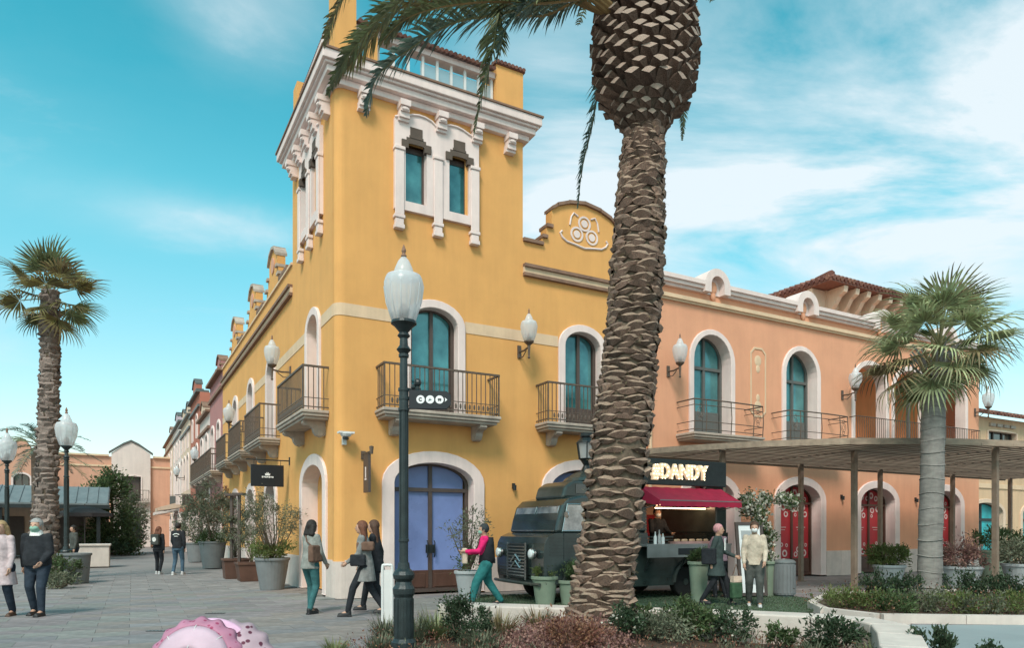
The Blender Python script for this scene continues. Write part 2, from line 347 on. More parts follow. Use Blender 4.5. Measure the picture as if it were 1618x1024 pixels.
def wallsheet(mb, x0, x1, z0, top, ops, y=0.0, back=.45):
    """front sheet with arched holes; top is a number or a list of (x, z) breakpoints"""
    tp = top if isinstance(top, list) else [(x0, top), (x1, top)]
    def tz(x):
        for (xa, za), (xb, zb) in zip(tp, tp[1:]):
            if xa <= x <= xb+1e-9: return za+(zb-za)*((x-xa)/(xb-xa) if xb > xa else 0)
        return tp[-1][1]
    xs = {x0, x1}
    for x, z in tp: xs.add(x)
    for o in ops:
        n = 14
        for i in range(n+1): xs.add(min(max((o[0]+o[1])/2+(o[1]-o[0])/2*math.cos(PI*i/n), x0), x1))
    xs = sorted(xs); q = []
    for x in xs:
        if not q or x-q[-1] > 1e-5: q.append(x)
    for xa, xb in zip(q, q[1:]):
        xm = (xa+xb)/2; cov = sorted([o for o in ops if o[0] < xm < o[1]], key=lambda o: o[2]); ca = cb = z0
        for o in cov:
            if o[2] > ca+1e-4: mb.add([(xa, y, ca), (xb, y, cb), (xb, y, o[2]), (xa, y, o[2])], [(0, 1, 2, 3)])
            ca = arch_z(xa, o[0], o[1], o[3], o[4]); cb = arch_z(xb, o[0], o[1], o[3], o[4])
        ta, tb = tz(xa+1e-6), tz(xb-1e-6)
        mb.add([(xa, y, ca), (xb, y, cb), (xb, y, tb), (xa, y, ta)], [(0, 1, 2, 3)])
        mb.add([(xa, y, ta), (xb, y, tb), (xb, y+back, tb), (xa, y+back, ta)], [(0, 1, 2, 3)])
    return mb
def pane_poly(mb, xa, xb, zb, zt, a0, a1, zs, rise, y, n=8):
    """flat pane between xa..xb, zb..zt, cut by the arch"""
    pts = [(xa, y, zb), (xb, y, zb)]
    for i in range(n+1):
        x = xb+(xa-xb)*i/n; pts.append((x, y, min(zt, arch_z(x, a0, a1, zs, rise))))
    mb.add(pts, [tuple(range(len(pts)))])
    pts2 = [(p[0], p[1]+.02, p[2]) for p in pts]; mb.add(pts2, [tuple(range(len(pts)-1, -1, -1))])
def opening(parent, tf, a0, a1, zb, zs, rise, surround=.16, proud=.06, recess=.28, fw=.055, mull=(.5,), transoms=(), solid=0.0, solid_mat=None,
            pane='pane_dark', frame='frame_brown', trim='trim', kind='window', handle=False, foot=False):
    """arched opening: stone surround, frame (> panes, handle)"""
    inn = outline(a0, a1, zb, zs, rise); out = outline(a0-surround, a1+surround, zb, zs, rise+surround*.95)
    mb = MB(); ring(mb, inn, out, -proud, recess+.08)
    if foot: mb.box(a0-surround-.03, a0+.0, -proud-.03, .0, zb, zb+.32); mb.box(a1, a1+surround+.03, -proud-.03, 0, zb, zb+.32)
    sur = mb.obj(kind+'_surround', M[trim], parent, tf); bevel(sur, .012, 1)
    y = recess; i2 = outline(a0+fw, a1-fw, zb, zs, max(.01, rise-fw*.5))
    fr = MB(); ring(fr, i2, inn, y-.03, y+.06, y+.05)
    A0, A1, R = a0+fw, a1-fw, max(.01, rise-fw*.5)
    fr.box(A0, A1, y-.03, y+.06, zb, zb+fw)
    edges = [A0]+[a0+(a1-a0)*m for m in mull]+[A1]
    for m in mull:
        x = a0+(a1-a0)*m; fr.box(x-fw/2, x+fw/2, y-.035, y+.055, zb+fw, arch_z(x, A0, A1, zs, R)+.01)
    for z in transoms: fr.box(A0-.01, A1+.01, y-.045, y+.065, z-fw/2, z+fw/2)
    fo = fr.obj(kind, M[frame], parent, tf)
    if solid:
        for xa, xb in zip(edges, edges[1:]):
            b = MB(); b.box(xa+fw*.45, xb-fw*.45, y-.015, y+.03, zb+fw, zb+solid); b.box(xa+.12, xb-.12, y-.03, y-.012, zb+.12, zb+solid-.08); bevel(b.obj('panel', M[solid_mat or frame], fo), .008, 1)
    zl = [zb+max(fw, solid)]+[z for z in transoms]+[99]
    for k, (za, zc_) in enumerate(zip(zl, zl[1:])):
        for xa, xb in zip(edges, edges[1:]):
            b = MB(); pane_poly(b, xa+fw*.45, xb-fw*.45, za, zc_, A0, A1, zs, R, y+.02); b.obj('pane', M[pane], fo)
    if handle:
        c = (a0+a1)/2; b = MB()
        for sx in (-.09, .09): b.tube([(c+sx, y-.05, .85), (c+sx, y-.10, .9), (c+sx, y-.10, 1.2), (c+sx, y-.05, 1.25)], .014, 6)
        b.box(c-.12, c+.12, y-.045, y-.03, .95, 1.15); b.obj('handle', M['iron_black'], fo)
    return sur, fo
BR_ME = None
def bracket_mesh():
    mb = MB()   # scrolled console; x = width centred, y from wall (0) outwards (-), z down from 0
    prof = [(0, 0), (-.50, 0), (-.52, -.06), (-.46, -.11), (-.36, -.12), (-.28, -.17), (-.26, -.25), (-.20, -.33), (-.10, -.36), (-.03, -.33), (0, -.30)]
    n = len(prof); v = [(-.09, p[0], p[1]) for p in prof]+[(.09, p[0], p[1]) for p in prof]
    mb.add(v, [tuple(range(n)), tuple(range(2*n-1, n-1, -1))]+[(i, i+n, (i+1) % n+n, (i+1) % n) for i in range(n)])
    for sx in (-.1, .1):
        mb.lathe([(.055, -.008), (.055, .008)], 10, tf=Matrix.Translation((sx, -.40, -.055)) @ Matrix.Rotation(PI/2, 4, 'Y'))
        mb.lathe([(.075, -.008), (.075, .008)], 10, tf=Matrix.Translation((sx, -.12, -.26)) @ Matrix.Rotation(PI/2, 4, 'Y'))
    return mb
def balcony(parent, tf, a0, a1, z, depth=.62, railh=.98, spacing=.115, style='bars', brackets=2, iron='iron', plants=False, label=None):
    s = MB()
    s.box(a0, a1, -depth, 0, z-.07, z); s.box(a0+.03, a1-.03, -depth+.03, 0, z-.14, z-.0705); s.box(a0+.08, a1-.08, -depth+.08, 0, z-.20, z-.1405)
    sl_ = s.obj('balcony', M['stone'], parent, tf, label=label); bevel(sl_, .012, 1)
    me = bracket_mesh().mesh('bracket', M['stone'])
    for i in range(brackets):
        x = a0+.42+(a1-a0-.84)*i/max(1, brackets-1); link('bracket', me, sl_, T(x, 0, z-.2005))
    r = MB(); x0, x1, y0 = a0+.05, a1-.05, -depth+.05
    if style == 'bars':
        for zz, h in ((z+railh, .022), (z+.07, .012), (z+.27, .008)):
            r.box(x0-h, x1+h, y0-h, y0+h, zz-h, zz+h)
            for x in (x0, x1): r.box(x-h, x+h, y0+h, 0, zz-h, zz+h)
        n = int((x1-x0)/spacing)
        for i in range(n+1):
            x = x0+(x1-x0)*i/n; h = .016 if i in (0, n) else .0085
            r.box(x-h, x+h, y0-h*.9, y0+h*.9, z, z+railh-.023)
            if 0 < i < n: r.ball((x+(x1-x0)/n/2, y0, z+.17), (.028, .01, .07), 6, 4)
        m = int(depth/spacing)
        for i in range(1, m):
            for x in (x0, x1): y = y0+(0-y0)*i/m; r.box(x-.0085, x+.0085, y-.0085, y+.0085, z, z+railh-.023)
    else:
        bow = lambda t: -.06*math.sin(PI*t)
        for zz, h in ((z+railh, .02), (z+railh-.16, .012), (z+.30, .012), (z+.08, .012)):
            for x in (x0, x1): r.tube([(x, 0, zz), (x, y0, zz)], h, 6)
            r.tube([(x0+(x1-x0)*i/10, y0+bow(i/10), zz) for i in range(11)], h, 6)
        for x in (x0, x0+.42, x1-.42, x1, (x0+x1)/2):
            t = (x-x0)/(x1-x0); r.tube([(x, y0+bow(t), z), (x, y0+bow(t)-.03, z+railh*.5), (x, y0+bow(t), z+railh)], .014, 6)
        for xc in (x0+.21, x1-.21):
            t = (xc-x0)/(x1-x0)
            for zz, rr in ((z+.55, .11), (z+.55, .06), (z+.38, .05), (z+.74, .05)):
                r.tube([(xc+rr*math.cos(2*PI*k/12), y0+bow(t), zz+rr*1.3*math.sin(2*PI*k/12)) for k in range(13)], .008, 4, caps=False)
    ro = r.obj('railing', M[iron], sl_)
    return sl_
def gable(parent, tf, a0, a1, zbase, pts, y0=0.0, th=.30, mt='yellow', cap='copper_cap', name='pediment'):
    """wall piece rising above the parapet; pts = outline from left to right; coping follows it"""
    g = MB(); g.prism([(a0, zbase)]+[(a0, pts[0][1])]*0+pts+[(a1, zbase)], y0+.001, y0+th); go = g.obj(name, M[mt], parent, tf)
    c = MB()
    for (xa, za), (xb, zb) in zip(pts, pts[1:]):
        if abs(xb-xa) < .02: continue
        e = .015
        c.prism([(xa-e, za+.001), (xb+e, zb+.001), (xb+e, zb+.085), (xa-e, za+.085)], y0-.07, y0+th+.05)
    c.each('coping', M[cap], go); return go
# ================================================================ THE SETTING: ground
g = MB(); g.add([(-400, -60, -.035), (400, -60, -.035), (400, 700, -.035), (-400, 700, -.035)], [(0, 1, 2, 3)])
g.obj('ground', M['ground'], kind='structure')
pav = link('pavement', None, None, FR, kind='structure')
FRi = FR.inverted()
def inview(p, lo=8.6):
    return p.y > lo and abs(p.x)/p.y < .80
SL, SW = .88, .44
cells = []
for i in range(-32, 22):
    for j in range(-40, 40):
        x = i*SL+(SL/2 if j % 2 else 0); y = j*SW
        w = FR @ Vector((x+SL/2, y+SW/2, 0))
        if w.y < 7.5 or w.y > 32 or abs(w.x)/w.y > .85: continue
        if -.2 < x+SL/2 < 30 and y+SW > -.12: continue                       # inside the buildings
        lx = (FL.inverted() @ w)
        if lx.y > -.12 and lx.x < .2: continue
        if w.x > -1.2 and w.y < 10.9 and not w.x > 30: continue                # planter and bench stand here
        cells.append((w.length, x, y, w))
cells.sort(key=lambda c: c[0])
vis = [c for c in cells if not (c[3].x > -.9 and c[3].y < 15.9 and c[3].x < 6.3)]
pm = {}
for k in range(6):
    b = MB(); e = .0025; b.box(e, SL-e, e, SW-e, -.034, random.uniform(-.003, .0)); pm[k] = b.mesh('paving_slab', M['slab'])
for k, c in enumerate(vis[:300]):
    link('paving_slab', pm[k % 6], pav, Matrix.Translation((c[1], c[2], 0)))
b = MB()
for c in vis[300:]:
    if c[3].y < 26: b.box(c[1]+.005, c[1]+SL-.005, c[2]+.005, c[2]+SW-.005, -.034, random.uniform(-.003, .001))
by_island(M['slab'], .12, .003)
b.obj('paving_slabs', M['slab'], pav, kind='stuff')

# artificial turf under the van, one rounded sheet with a nap of short blades
tp = [(-1.0, 15.75), (-.9, 14.1), (-.2, 13.0), (1.2, 12.45), (3.2, 12.15), (4.9, 12.3), (6.0, 13.2), (6.6, 14.6), (6.2, 15.9), (5.2, 16.9), (3.0, 17.0), (1.0, 16.2)]
b = MB(); b.plan(tp, -.03, .018); b.obj('turf', M['turfbase'], kind='structure')
# right-hand pale path beyond the bench end
b = MB(); b.plan([(4.6, 5.0), (22, 5.0), (22, 10.2), (8.3, 10.95), (5.2, 11.0), (3.9, 8.0)], -.034, .004); b.obj('path', M['path'], kind='structure')

# ================================================================ bench wall round the planter
BW = [(-.95, 10.75), (-.2, 10.45), (.9, 10.15), (2.0, 9.9), (3.2, 9.55), (4.0, 9.2), (4.55, 8.75), (4.62, 8.1), (4.30, 7.3), (3.9, 6.5), (3.6, 5.7)]
def offset_path(P, d):
    R = []
    for i, p in enumerate(P):
        a = Vector(P[max(0, i-1)]); c = Vector(P[min(len(P)-1, i+1)]); t = (c-a).normalized(); R.append((p[0]-t.y*d, p[1]+t.x*d))
    return R
bench = thing('bench_wall', 'low pale stone bench wall curving round the foreground planter bed', 'wall', T(0, 0))
bo, bi = offset_path(BW, .0), offset_path(BW, -.42)
for i in range(len(BW)-1):
    b = MB(); e = .004
    def lp(A, B, t): return (A[0]+(B[0]-A[0])*t, A[1]+(B[1]-A[1])*t)
    L_ = (Vector(BW[i+1])-Vector(BW[i])).length; e = .004/L_
    a, c, d_, f_ = lp(bo[i], bo[i+1], e), lp(bo[i], bo[i+1], 1-e), lp(bi[i], bi[i+1], 1-e), lp(bi[i], bi[i+1], e)
    b.plan([f_, d_, c, a], -.03, .40); o = b.obj('stone', M['wallstone'], bench); bevel(o, .02, 2)
# planter soil mound
def soil_h(x, y): return .02+.24*math.exp(-((x-1.1)**2/1.1+(y-9.0)**2/1.2))+.02*noise.noise(Vector((x*3, y*3, 0)))
poly_in = [Vector(p) for p in offset_path(BW, -.40)]
def in_planter(x, y, m=0.0):
    P = [(p.x, p.y) for p in poly_in]+[(-4.2, 4.5), (-4.2, 8.3), (-3.4, 9.3), (-2.7, 10.4)]
    c = False; n = len(P)
    for i in range(n):
        x1, y1 = P[i]; x2, y2 = P[(i+1) % n]
        if (y1 > y) != (y2 > y) and x < (x2-x1)*(y-y1)/(y2-y1)+x1: c = not c
    return c
def edge_ok(x, y):
    # left border: bed starts to the right of the lamp post
    return x > -1.95+.12*math.sin(y*3)+(0 if y < 8.8 else (y-8.8)*.1)
b = MB(); n1, n2 = 70, 60; idx = {}
for i in range(n1+1):
    for j in range(n2+1):
        x = -2.2+7*i/n1; y = 5+6.4*j/n2; idx[i, j] = len(b.v); b.v.append((x, y, soil_h(x, y) if edge_ok(x, y) else -.1))
for i in range(n1):
    for j in range(n2):
        x = -2.2+7*(i+.5)/n1; y = 5+6.4*(j+.5)/n2
        if in_planter(x, y) and x > -2.15: b.f.append((idx[i, j], idx[i+1, j], idx[i+1, j+1], idx[i, j+1])); b.m.append(0)
b.obj('planter_soil', M['soil'], kind='structure', smooth=True)
# bed on the right beyond the path, with its kerb
RB = [(5.75, 13.2), (5.55, 12.2), (6.0, 11.35), (8.5, 11.1), (14, 10.6), (22, 10.0), (22, 15.0), (14, 15.6), (9.5, 15.9), (7.0, 15.2)]
b = MB(); b.plan(RB, -.03, .10); b.obj('bed_soil', M['soil'], kind='structure')
kb = thing('bed_kerb', 'low pale stone kerb edging the shrub bed under the slatted canopy', 'kerb', T(0, 0))
RBk = RB+[RB[0]]
for i in range(len(RB)):
    A, B_ = Vector(RBk[i]), Vector(RBk[i+1]); t = (B_-A).normalized(); nn = Vector((t.y, -t.x)); n_ = max(1, int((B_-A).length/1.2))
    for k in range(n_):
        p, q = A+(B_-A)*k/n_+t*.004, A+(B_-A)*(k+1)/n_-t*.004; b = MB(); b.plan([p, p+nn*.14, q+nn*.14, q][::-1] if False else [p+nn*.14, q+nn*.14, q, p], -.03, .14)
        o = b.obj('kerb_stone', M['wallstone'], kb)

# ================================================================ YELLOW CORNER BUILDING
yb = thing('yellow_building', 'yellow corner building with square tower, white arches and iron balconies', 'building', FR)
LT = FRi @ FL
TW, TD = 4.73, 4.25
ops_r = [(1.34, 3.34, 0, 2.60, .48), (5.56, 7.52, 0, 2.60, .48), (1.74, 2.92, 4.2, 6.33, .40), (5.98, 7.10, 4.2, 6.33, .40),
         (1.59, 2.11, 9.07, 10.40, .02), (2.60, 3.12, 9.07, 10.40, .02)]
b = MB(); wallsheet(b, .2, TW, 0, 11.4, ops_r)
wallsheet(b, TW, 8.67, 0, 8.8, ops_r)
b.box(TW-.02, 8.66, .46, 9, 0, 8.3); b.box(.3, TW-.01, .46, TD, 0, 11.35)
b.add([(TW, 0, 8.8), (TW, TD, 8.8), (TW, TD, 11.4), (TW, 0, 11.4)], [(0, 1, 2, 3)])
b.add([(0, .2, 0)]+[(.2-.2*math.cos(PI/2*i/5)*1, .2-.2*math.sin(PI/2*i/5), 0) for i in range(1, 6)]+[(0, .2, 11.4)]+[(.2-.2*math.cos(PI/2*i/5), .2-.2*math.sin(PI/2*i/5), 11.4) for i in range(1, 6)],
      [(i, i+1, i+7, i+6) for i in range(5)])
b.obj('wall', M['yellow'], yb)
ops_l = [(-2.96, -.94, 0, 2.60, .48)]+[(-c-.75, -c+.75, 0, 2.55, .4) for c in (7.3, 11.0, 14.7)]+[(-c-.52, -c+.52, 4.2, 6.33, .40) for c in (1.95, 7.3, 11.0, 14.7)]+\
        [(-2.90, -2.38, 9.07, 10.40, .02), (-1.76, -1.24, 9.07, 10.40, .02)]
b = MB(); wallsheet(b, -TD-.02, -.2, 0, 11.4, ops_l); wallsheet(b, -18.65, -TD-.02, 0, 8.75, ops_l)
b.box(-18.6, -4.3, .46, 8.6, 0, 8.4)
b.add([(-TD-.02, 0, 8.7), (-TD-.02, 4, 8.7), (-TD-.02, 4, 11.4), (-TD-.02, 0, 11.4)], [(3, 2, 1, 0)])
b.obj('wall', M['yellow'], yb, LT)
# stone plinth blocks
def plinth(parent, tf, x0, x1, h, gaps, bw=.92, proud=.05, mt='plinth'):
    segs = []; x = x0
    for a, c in sorted(gaps):
        if a > x: segs.append((x, a))
        x = max(x, c)
    if x < x1: segs.append((x, x1))
    for a, c in segs:
        n = max(1, round((c-a)/bw))
        for i in range(n):
            q = MB(); q.box(a+(c-a)*i/n+.003, a+(c-a)*(i+1)/n-.003, -proud, -.002, -.02, h); q.box(a+(c-a)*i/n+.003, a+(c-a)*(i+1)/n-.003, -proud+.02, -.002, h+.0005, h+.03)
            q.obj('plinth_block', M[mt], parent, tf)
plinth(yb, ID, .2, 8.64, .80, [(1.04, 3.64), (5.26, 7.82)])
plinth(yb, LT, -18.6, -.2, .80, [(-3.26, -.64)]+[(-c-1.0, -c+1.0) for c in (7.3, 11.0, 14.7)])
# doors and windows, square front
opening(yb, ID, 1.34, 3.34, 0.02, 2.60, .48, surround=.29, recess=.30, fw=.09, transoms=(2.46,), solid=.52, solid_mat='door_brown', pane='pane_blue', frame='frame_brown', kind='door', handle=True)
opening(yb, ID, 5.56, 7.52, 0.02, 2.60, .48, surround=.29, recess=.30, fw=.09, transoms=(2.46,), solid=.52, solid_mat='door_brown', pane='pane_blue', frame='frame_brown', kind='door', handle=True)
for a0, a1 in ((1.74, 2.92), (5.98, 7.10)):
    opening(yb, ID, a0, a1, 4.21, 6.33, .40, surround=.20, recess=.22, fw=.085, solid=.55, pane='pane_teal', frame='frame_brown')
# street front
opening(yb, LT, -2.96, -.94, 0.02, 2.60, .48, surround=.29, recess=.42, fw=.09, transoms=(2.46,), solid=.5, pane='pane_blue', frame='door_brown', kind='door')
for k, c in enumerate((7.3, 11.0, 14.7)):
    opening(yb, LT, -c-.75, -c+.75, 0.02, 2.55, .40, surround=.24, recess=.35, fw=.08, transoms=(2.4,), solid=.4, pane='pane_dark', kind='door')
for c in (1.95, 7.3, 11.0, 14.7):
    opening(yb, LT, -c-.52, -c+.52, 4.21, 6.33, .40, surround=.20, recess=.38, fw=.07, solid=.5, pane='pane_teal')
balcony(yb, ID, .88, 3.80, 4.20); balcony(yb, ID, 5.08, 8.02, 4.20)
balcony(yb, LT, -3.40, -.50, 4.20)
for c in (7.3, 11.0, 14.7): balcony(yb, LT, -c-1.4, -c+1.4, 4.20)
# pale painted bands
def bandrun(parent, tf, spans, z0, z1, mt, proud=.012, name='band'):
    q = MB()
    for a, c in spans: q.box(a, c, -proud, -.001, z0, z1)
    return q.each(name, M[mt], parent, tf)
q = MB()
for i in range(5):
    a0_, a1_ = PI/2*i/5, PI/2*(i+1)/5; p = [(.2-.25*math.cos(a), .2-.25*math.sin(a)) for a in (a0_, a1_)]; r_ = [(.2-.198*math.cos(a), .2-.198*math.sin(a)) for a in (a0_, a1_)]; q.plan([p[0], p[1], r_[1], r_[0]], -.02, .80)
q.obj('plinth_corner', M['plinth'], yb)
bandrun(yb, ID, [(.2, 1.535), (3.125, 5.775), (7.305, 8.66)], 6.26, 6.53, 'trim2')
bandrun(yb, LT, [(-1.225, -.2), (-6.575, -2.675), (-10.275, -8.025), (-13.975, -11.725), (-18.6, -15.425)], 6.26, 6.53, 'trim2')
for i in range(4):   # band follows the rounded corner
    pass
b = MB()
for i in range(5):
    a0_, a1_ = PI/2*i/5, PI/2*(i+1)/5; r1 = .212
    p = [(.2-r1*math.cos(a), .2-r1*math.sin(a)) for a in (a0_, a1_)]; q = [(.2-.199*math.cos(a), .2-.199*math.sin(a)) for a in (a0_, a1_)]
    b.plan([p[0], p[1], q[1], q[0]], 6.26, 6.53)
b.obj('band', M['trim2'], yb)
# string course under the parapet
for tf, a, c in ((ID, TW+.002, 8.66), (LT, -18.6, -TD-.03)):
    bandrun(yb, tf, [(a, c)], 8.14, 8.22, 'copper_cap', .13, 'string_course'); bandrun(yb, tf, [(a, c)], 8.0, 8.139, 'trim2', .07, 'string_course'); bandrun(yb, tf, [(a, c)], 7.92, 7.999, 'copper_cap', .10, 'string_course')
q = MB(); q.box(TW+.002, 5.32, -.07, .5, 8.80, 8.885); q.box(7.9, 8.67, -.07, .5, 8.80, 8.885); q.each('coping', M['copper_cap'], yb)
ped = [(5.30, 9.0), (5.43, 9.0), (5.43, 9.30), (5.59, 9.30), (5.59, 9.78), (5.75, 9.90), (6.1, 10.04), (6.6, 10.12), (7.1, 10.04), (7.45, 9.90), (7.61, 9.78), (7.61, 9.30), (7.77, 9.30), (7.77, 9.0), (7.90, 9.0)]
po = gable(yb, ID, 5.30, 7.90, 8.801, ped)
q = MB()
def flatring(mb, cx, cz, r, w=.035, n=20, y=-.02, sx=1, sz=1):
    v = []
    for i in range(n): a = 2*PI*i/n; v += [(cx+(r-w)*sx*math.cos(a), y, cz+(r-w)*sz*math.sin(a)), (cx+r*sx*math.cos(a), y, cz+r*sz*math.sin(a))]
    v2 = [(p[0], 0.0, p[2]) for p in v]; m = len(v)
    f = []
    for i in range(n):
        j = (i+1) % n; f += [(2*i, 2*i+1, 2*j+1, 2*j), (2*i+1, m+2*i+1, m+2*j+1, 2*j+1), (m+2*i, 2*i, 2*j, m+2*j)]
    mb.add(v+v2, f)
for cx, cz in ((6.60, 9.62), (6.36, 9.30), (6.84, 9.30)):
    flatring(q, cx, cz, .20, .05); q.lathe([(.10, 0), (.10, .022)], 14, tf=Matrix.Translation((cx, 0, cz)) @ Matrix.Rotation(PI/2, 4, 'X'))
for sx in (-1, 1):
    q.tube([(6.60+sx*.30, -.01, 9.02), (6.60+sx*.55, -.01, 9.05), (6.60+sx*.70, -.01, 9.14), (6.60+sx*.76, -.01, 9.24), (6.60+sx*.70, -.01, 9.30)], .028, 6)
    q.tube([(6.60+sx*.20, -.01, 9.78), (6.60+sx*.34, -.01, 9.84), (6.60+sx*.42, -.01, 9.72), (6.60+sx*.46, -.01, 9.50)], .024, 6)
q.tube([(6.30, -.01, 9.02), (6.60, -.01, 8.97), (6.90, -.01, 9.02)], .03, 6)
q.obj('relief', M['trim'], po)
# small pediments along the street parapet
q = MB(); q.box(-18.6, -TD-.02, -.05, .46, 8.75, 8.82); q.obj('coping', M['trim2'], yb, LT)
for c in (7.0, 10.7, 15.0):
    pp = [(-c-1.05, 9.05), (-c-.8, 9.05), (-c-.8, 9.35), (-c-.62, 9.35), (-c-.62, 9.75), (-c-.4, 10.0), (-c, 10.1), (-c+.4, 10.0), (-c+.62, 9.75), (-c+.62, 9.35), (-c+.8, 9.35), (-c+.8, 9.05), (-c+1.05, 9.05)]
    o = gable(yb, LT, -c-1.05, -c+1.05, 8.821, pp, 0, .24, 'yellow', 'stone')
    q = MB(); q.lathe([(.24, 0), (.24, .03)], 18, tf=Matrix.Translation((-c, 0, 9.62)) @ Matrix.Rotation(PI/2, 4, 'X')); q.obj('disc', M['coral'], o)
    q = MB(); q.box(-c+1.06, -c+2.2, -.06, .40, 8.821, 8.93); q.obj('coping', M['copper_cap'], yb, LT)
# tower cornice, brackets, parapet
def foot(o, z0, z1, mb): mb.plan([(-o, -o), (TW+o, -o), (TW+o, TD+o), (-.08-o, TD+o)], z0, z1)
q = MB(); foot(.12, 11.28, 11.42, q); foot(.24, 11.421, 11.56, q); foot(.30, 11.561, 11.62, q); foot(.36, 11.621, 11.82, q)
for co in q.each('cornice', M['trim'], yb): bevel(co, .015, 2)
q = MB(); foot(.39, 11.821, 11.865, q); q.obj('coping', M['copper_cap'], yb)
q = MB()
q.box(-.12, .12, -.29, 0, -.13, -.0); q.box(-.10, .10, -.24, 0, -.24, -.131); q.box(-.12, .12, -.20, 0, -.36, -.241); q.box(-.13, .13, -.15, 0, -.42, -.361)
q.ball((0, -.23, -.19), (.10, .055, .055), 8, 5)
cb = q.mesh('cornice_bracket', M['trim'])
for s_ in (.61, 1.53, 2.46, 3.39, 4.31): link('cornice_bracket', cb, yb, T(s_, 0, 11.42) if False else T(s_, -.0, 11.279+.0))
for s_ in (.55, 1.35, 2.15, 2.95, 3.75): link('cornice_bracket', cb, yb, LT @ T(-s_, 0, 11.279))
def twin(tf, x0):
    c1, c2 = x0+.52, x0+1.53+.0; xe = x0+2.13
    xm = (x0+xe)/2
    top = [(x0, 10.93), (x0+.12, 10.98)]+[(x0+.12+(xm-x0-.12)*i/6, 10.95+.17*math.sin(PI*(i/6)*.92)) for i in range(1, 6)]+[(xm, 10.94)]+[(xm+(xe-.12-xm)*i/6, 10.95+.17*math.sin(PI*(.08+i/6*.92))) for i in range(1, 6)]+[(xe-.12, 10.98), (xe, 10.93)]
    o1, o2 = (x0+.26, x0+.78, 9.07, 10.40, .02), (xe-.78, xe-.26, 9.07, 10.40, .02)
    q = MB(); wallsheet(q, x0, xe, 8.86, top, [o1, o2], y=-.09, back=.09)
    for x in (x0, xe): q.add([(x, -.09, 8.86), (x, 0, 8.86), (x, 0, 10.93), (x, -.09, 10.93)], [(0, 1, 2, 3)])
    q.add([(x0, -.09, 8.86), (xe, -.09, 8.86), (xe, 0, 8.86), (x0, 0, 8.86)], [(0, 1, 2, 3)])
    for o in (o1, o2):
        q.add([(o[0], -.09, o[2]), (o[0], .3, o[2]), (o[0], .3, o[3]), (o[0], -.09, o[3])], [(0, 1, 2, 3)])
        q.add([(o[1], -.09, o[2]), (o[1], .3, o[2]), (o[1], .3, o[3]), (o[1], -.09, o[3])], [(3, 2, 1, 0)])
        q.add([(o[0], -.09, o[2]), (o[1], -.09, o[2]), (o[1], .3, o[2]), (o[0], .3, o[2])], [(0, 1, 2, 3)])
    for c in (x0+.11, xm, xe-.11):
        q.box(c-.11, c+.11, -.125, -.091, 8.72, 10.20); q.box(c-.13, c+.13, -.15, 0, 10.201, 10.28); q.box(c-.13, c+.13, -.14, -.001, 8.64, 8.719); q.box(c-.10, c+.10, -.12, -.001, 8.50, 8.639); q.box(c-.12, c+.12, -.14, -.001, 8.40, 8.499)
    q.tube([(x, -.10, z+.0) for x, z in top], .03, 6)
    so_ = q.obj('window_surround', M['trim'], yb, tf); bevel(so_, .01, 1)
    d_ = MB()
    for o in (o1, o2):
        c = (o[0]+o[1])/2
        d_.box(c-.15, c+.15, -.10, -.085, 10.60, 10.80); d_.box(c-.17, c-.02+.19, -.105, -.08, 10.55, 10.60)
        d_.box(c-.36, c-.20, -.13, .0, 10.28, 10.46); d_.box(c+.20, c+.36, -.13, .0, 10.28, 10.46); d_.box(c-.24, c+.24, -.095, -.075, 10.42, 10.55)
    d_.each('shaded_lintel_step', M['shaded_stone'], so_)  # stepped lintel recess, its shade painted as dark blocks
    for o in (o1, o2):
        f_ = MB(); x0_, x1_ = o[0], o[1]
        for a, c, z0, z1 in ((x0_, x0_+.05, 9.07, 10.42), (x1_-.05, x1_, 9.07, 10.42), (x0_+.05, x1_-.05, 9.07, 9.12), (x0_+.05, x1_-.05, 10.3, 10.42)): f_.box(a, c, .10, .16, z0, z1)
        fo = f_.obj('window', M['frame_brown'], yb, tf); p_ = MB(); p_.box(x0_+.05, x1_-.05, .125, .14, 9.12, 10.3); p_.obj('pane', M['pane_teal'], fo)
twin(ID, 1.33); twin(LT, -3.16)
# roof parapet: piers, posts, glass, tiled beam
PZ = 11.866
pr = MB(); pr.box(TW-.74, TW+.02, .02, .78, PZ, 13.05); pr.box(-.02, .46, -.02, .5, PZ, 13.75); pr.box(.74, .96, .02, .3, PZ, 12.95); pr.box(-.06, .42, TD-.5, TD, PZ, 13.5)
prp = pr.each('parapet_pier', M['yellow'], yb)
def tiles(mb, A, B, out, n, r=.075, L_=.42, drop=.16):
    A, B, out = Vector(A), Vector(B), Vector(out).normalized()
    for i in range(n):
        p = A+(B-A)*(i+.5)/n; q_ = p+out*L_-Vector((0, 0, drop))
        mb.tube([p-out*.03+Vector((0, 0, .01)), q_], r, 7, flat=.8)
bm_ = MB(); bm_.box(.46, TW-.74, .08, .36, 12.72, 12.86); bm_.box(-.0, .3, .5, TD-.5, 12.95, 13.1); bm_.each('parapet_beam', M['trim'], yb)
tb = MB(); tiles(tb, (.5, .24, 13.0), (TW-.78, .24, 13.0), (0, -1, 0), 30, .055, .30, .12); tiles(tb, (TW-.78, .2, 13.16), (TW+.06, .2, 13.16), (0, -1, 0), 8, .055, .25, .06); tiles(tb, (.2, .5, 13.16), (.2, TD-.5, 13.16), (-1, 0, 0), 30, .05, .2, .05)
tb.box(TW-.8, TW+.06, -.02, .84, 13.051, 13.11); tb.box(-.06, .5, -.06, .56, 13.751, 13.81)
tb.obj('roof_tiles', M['tile'], yb, kind='stuff')
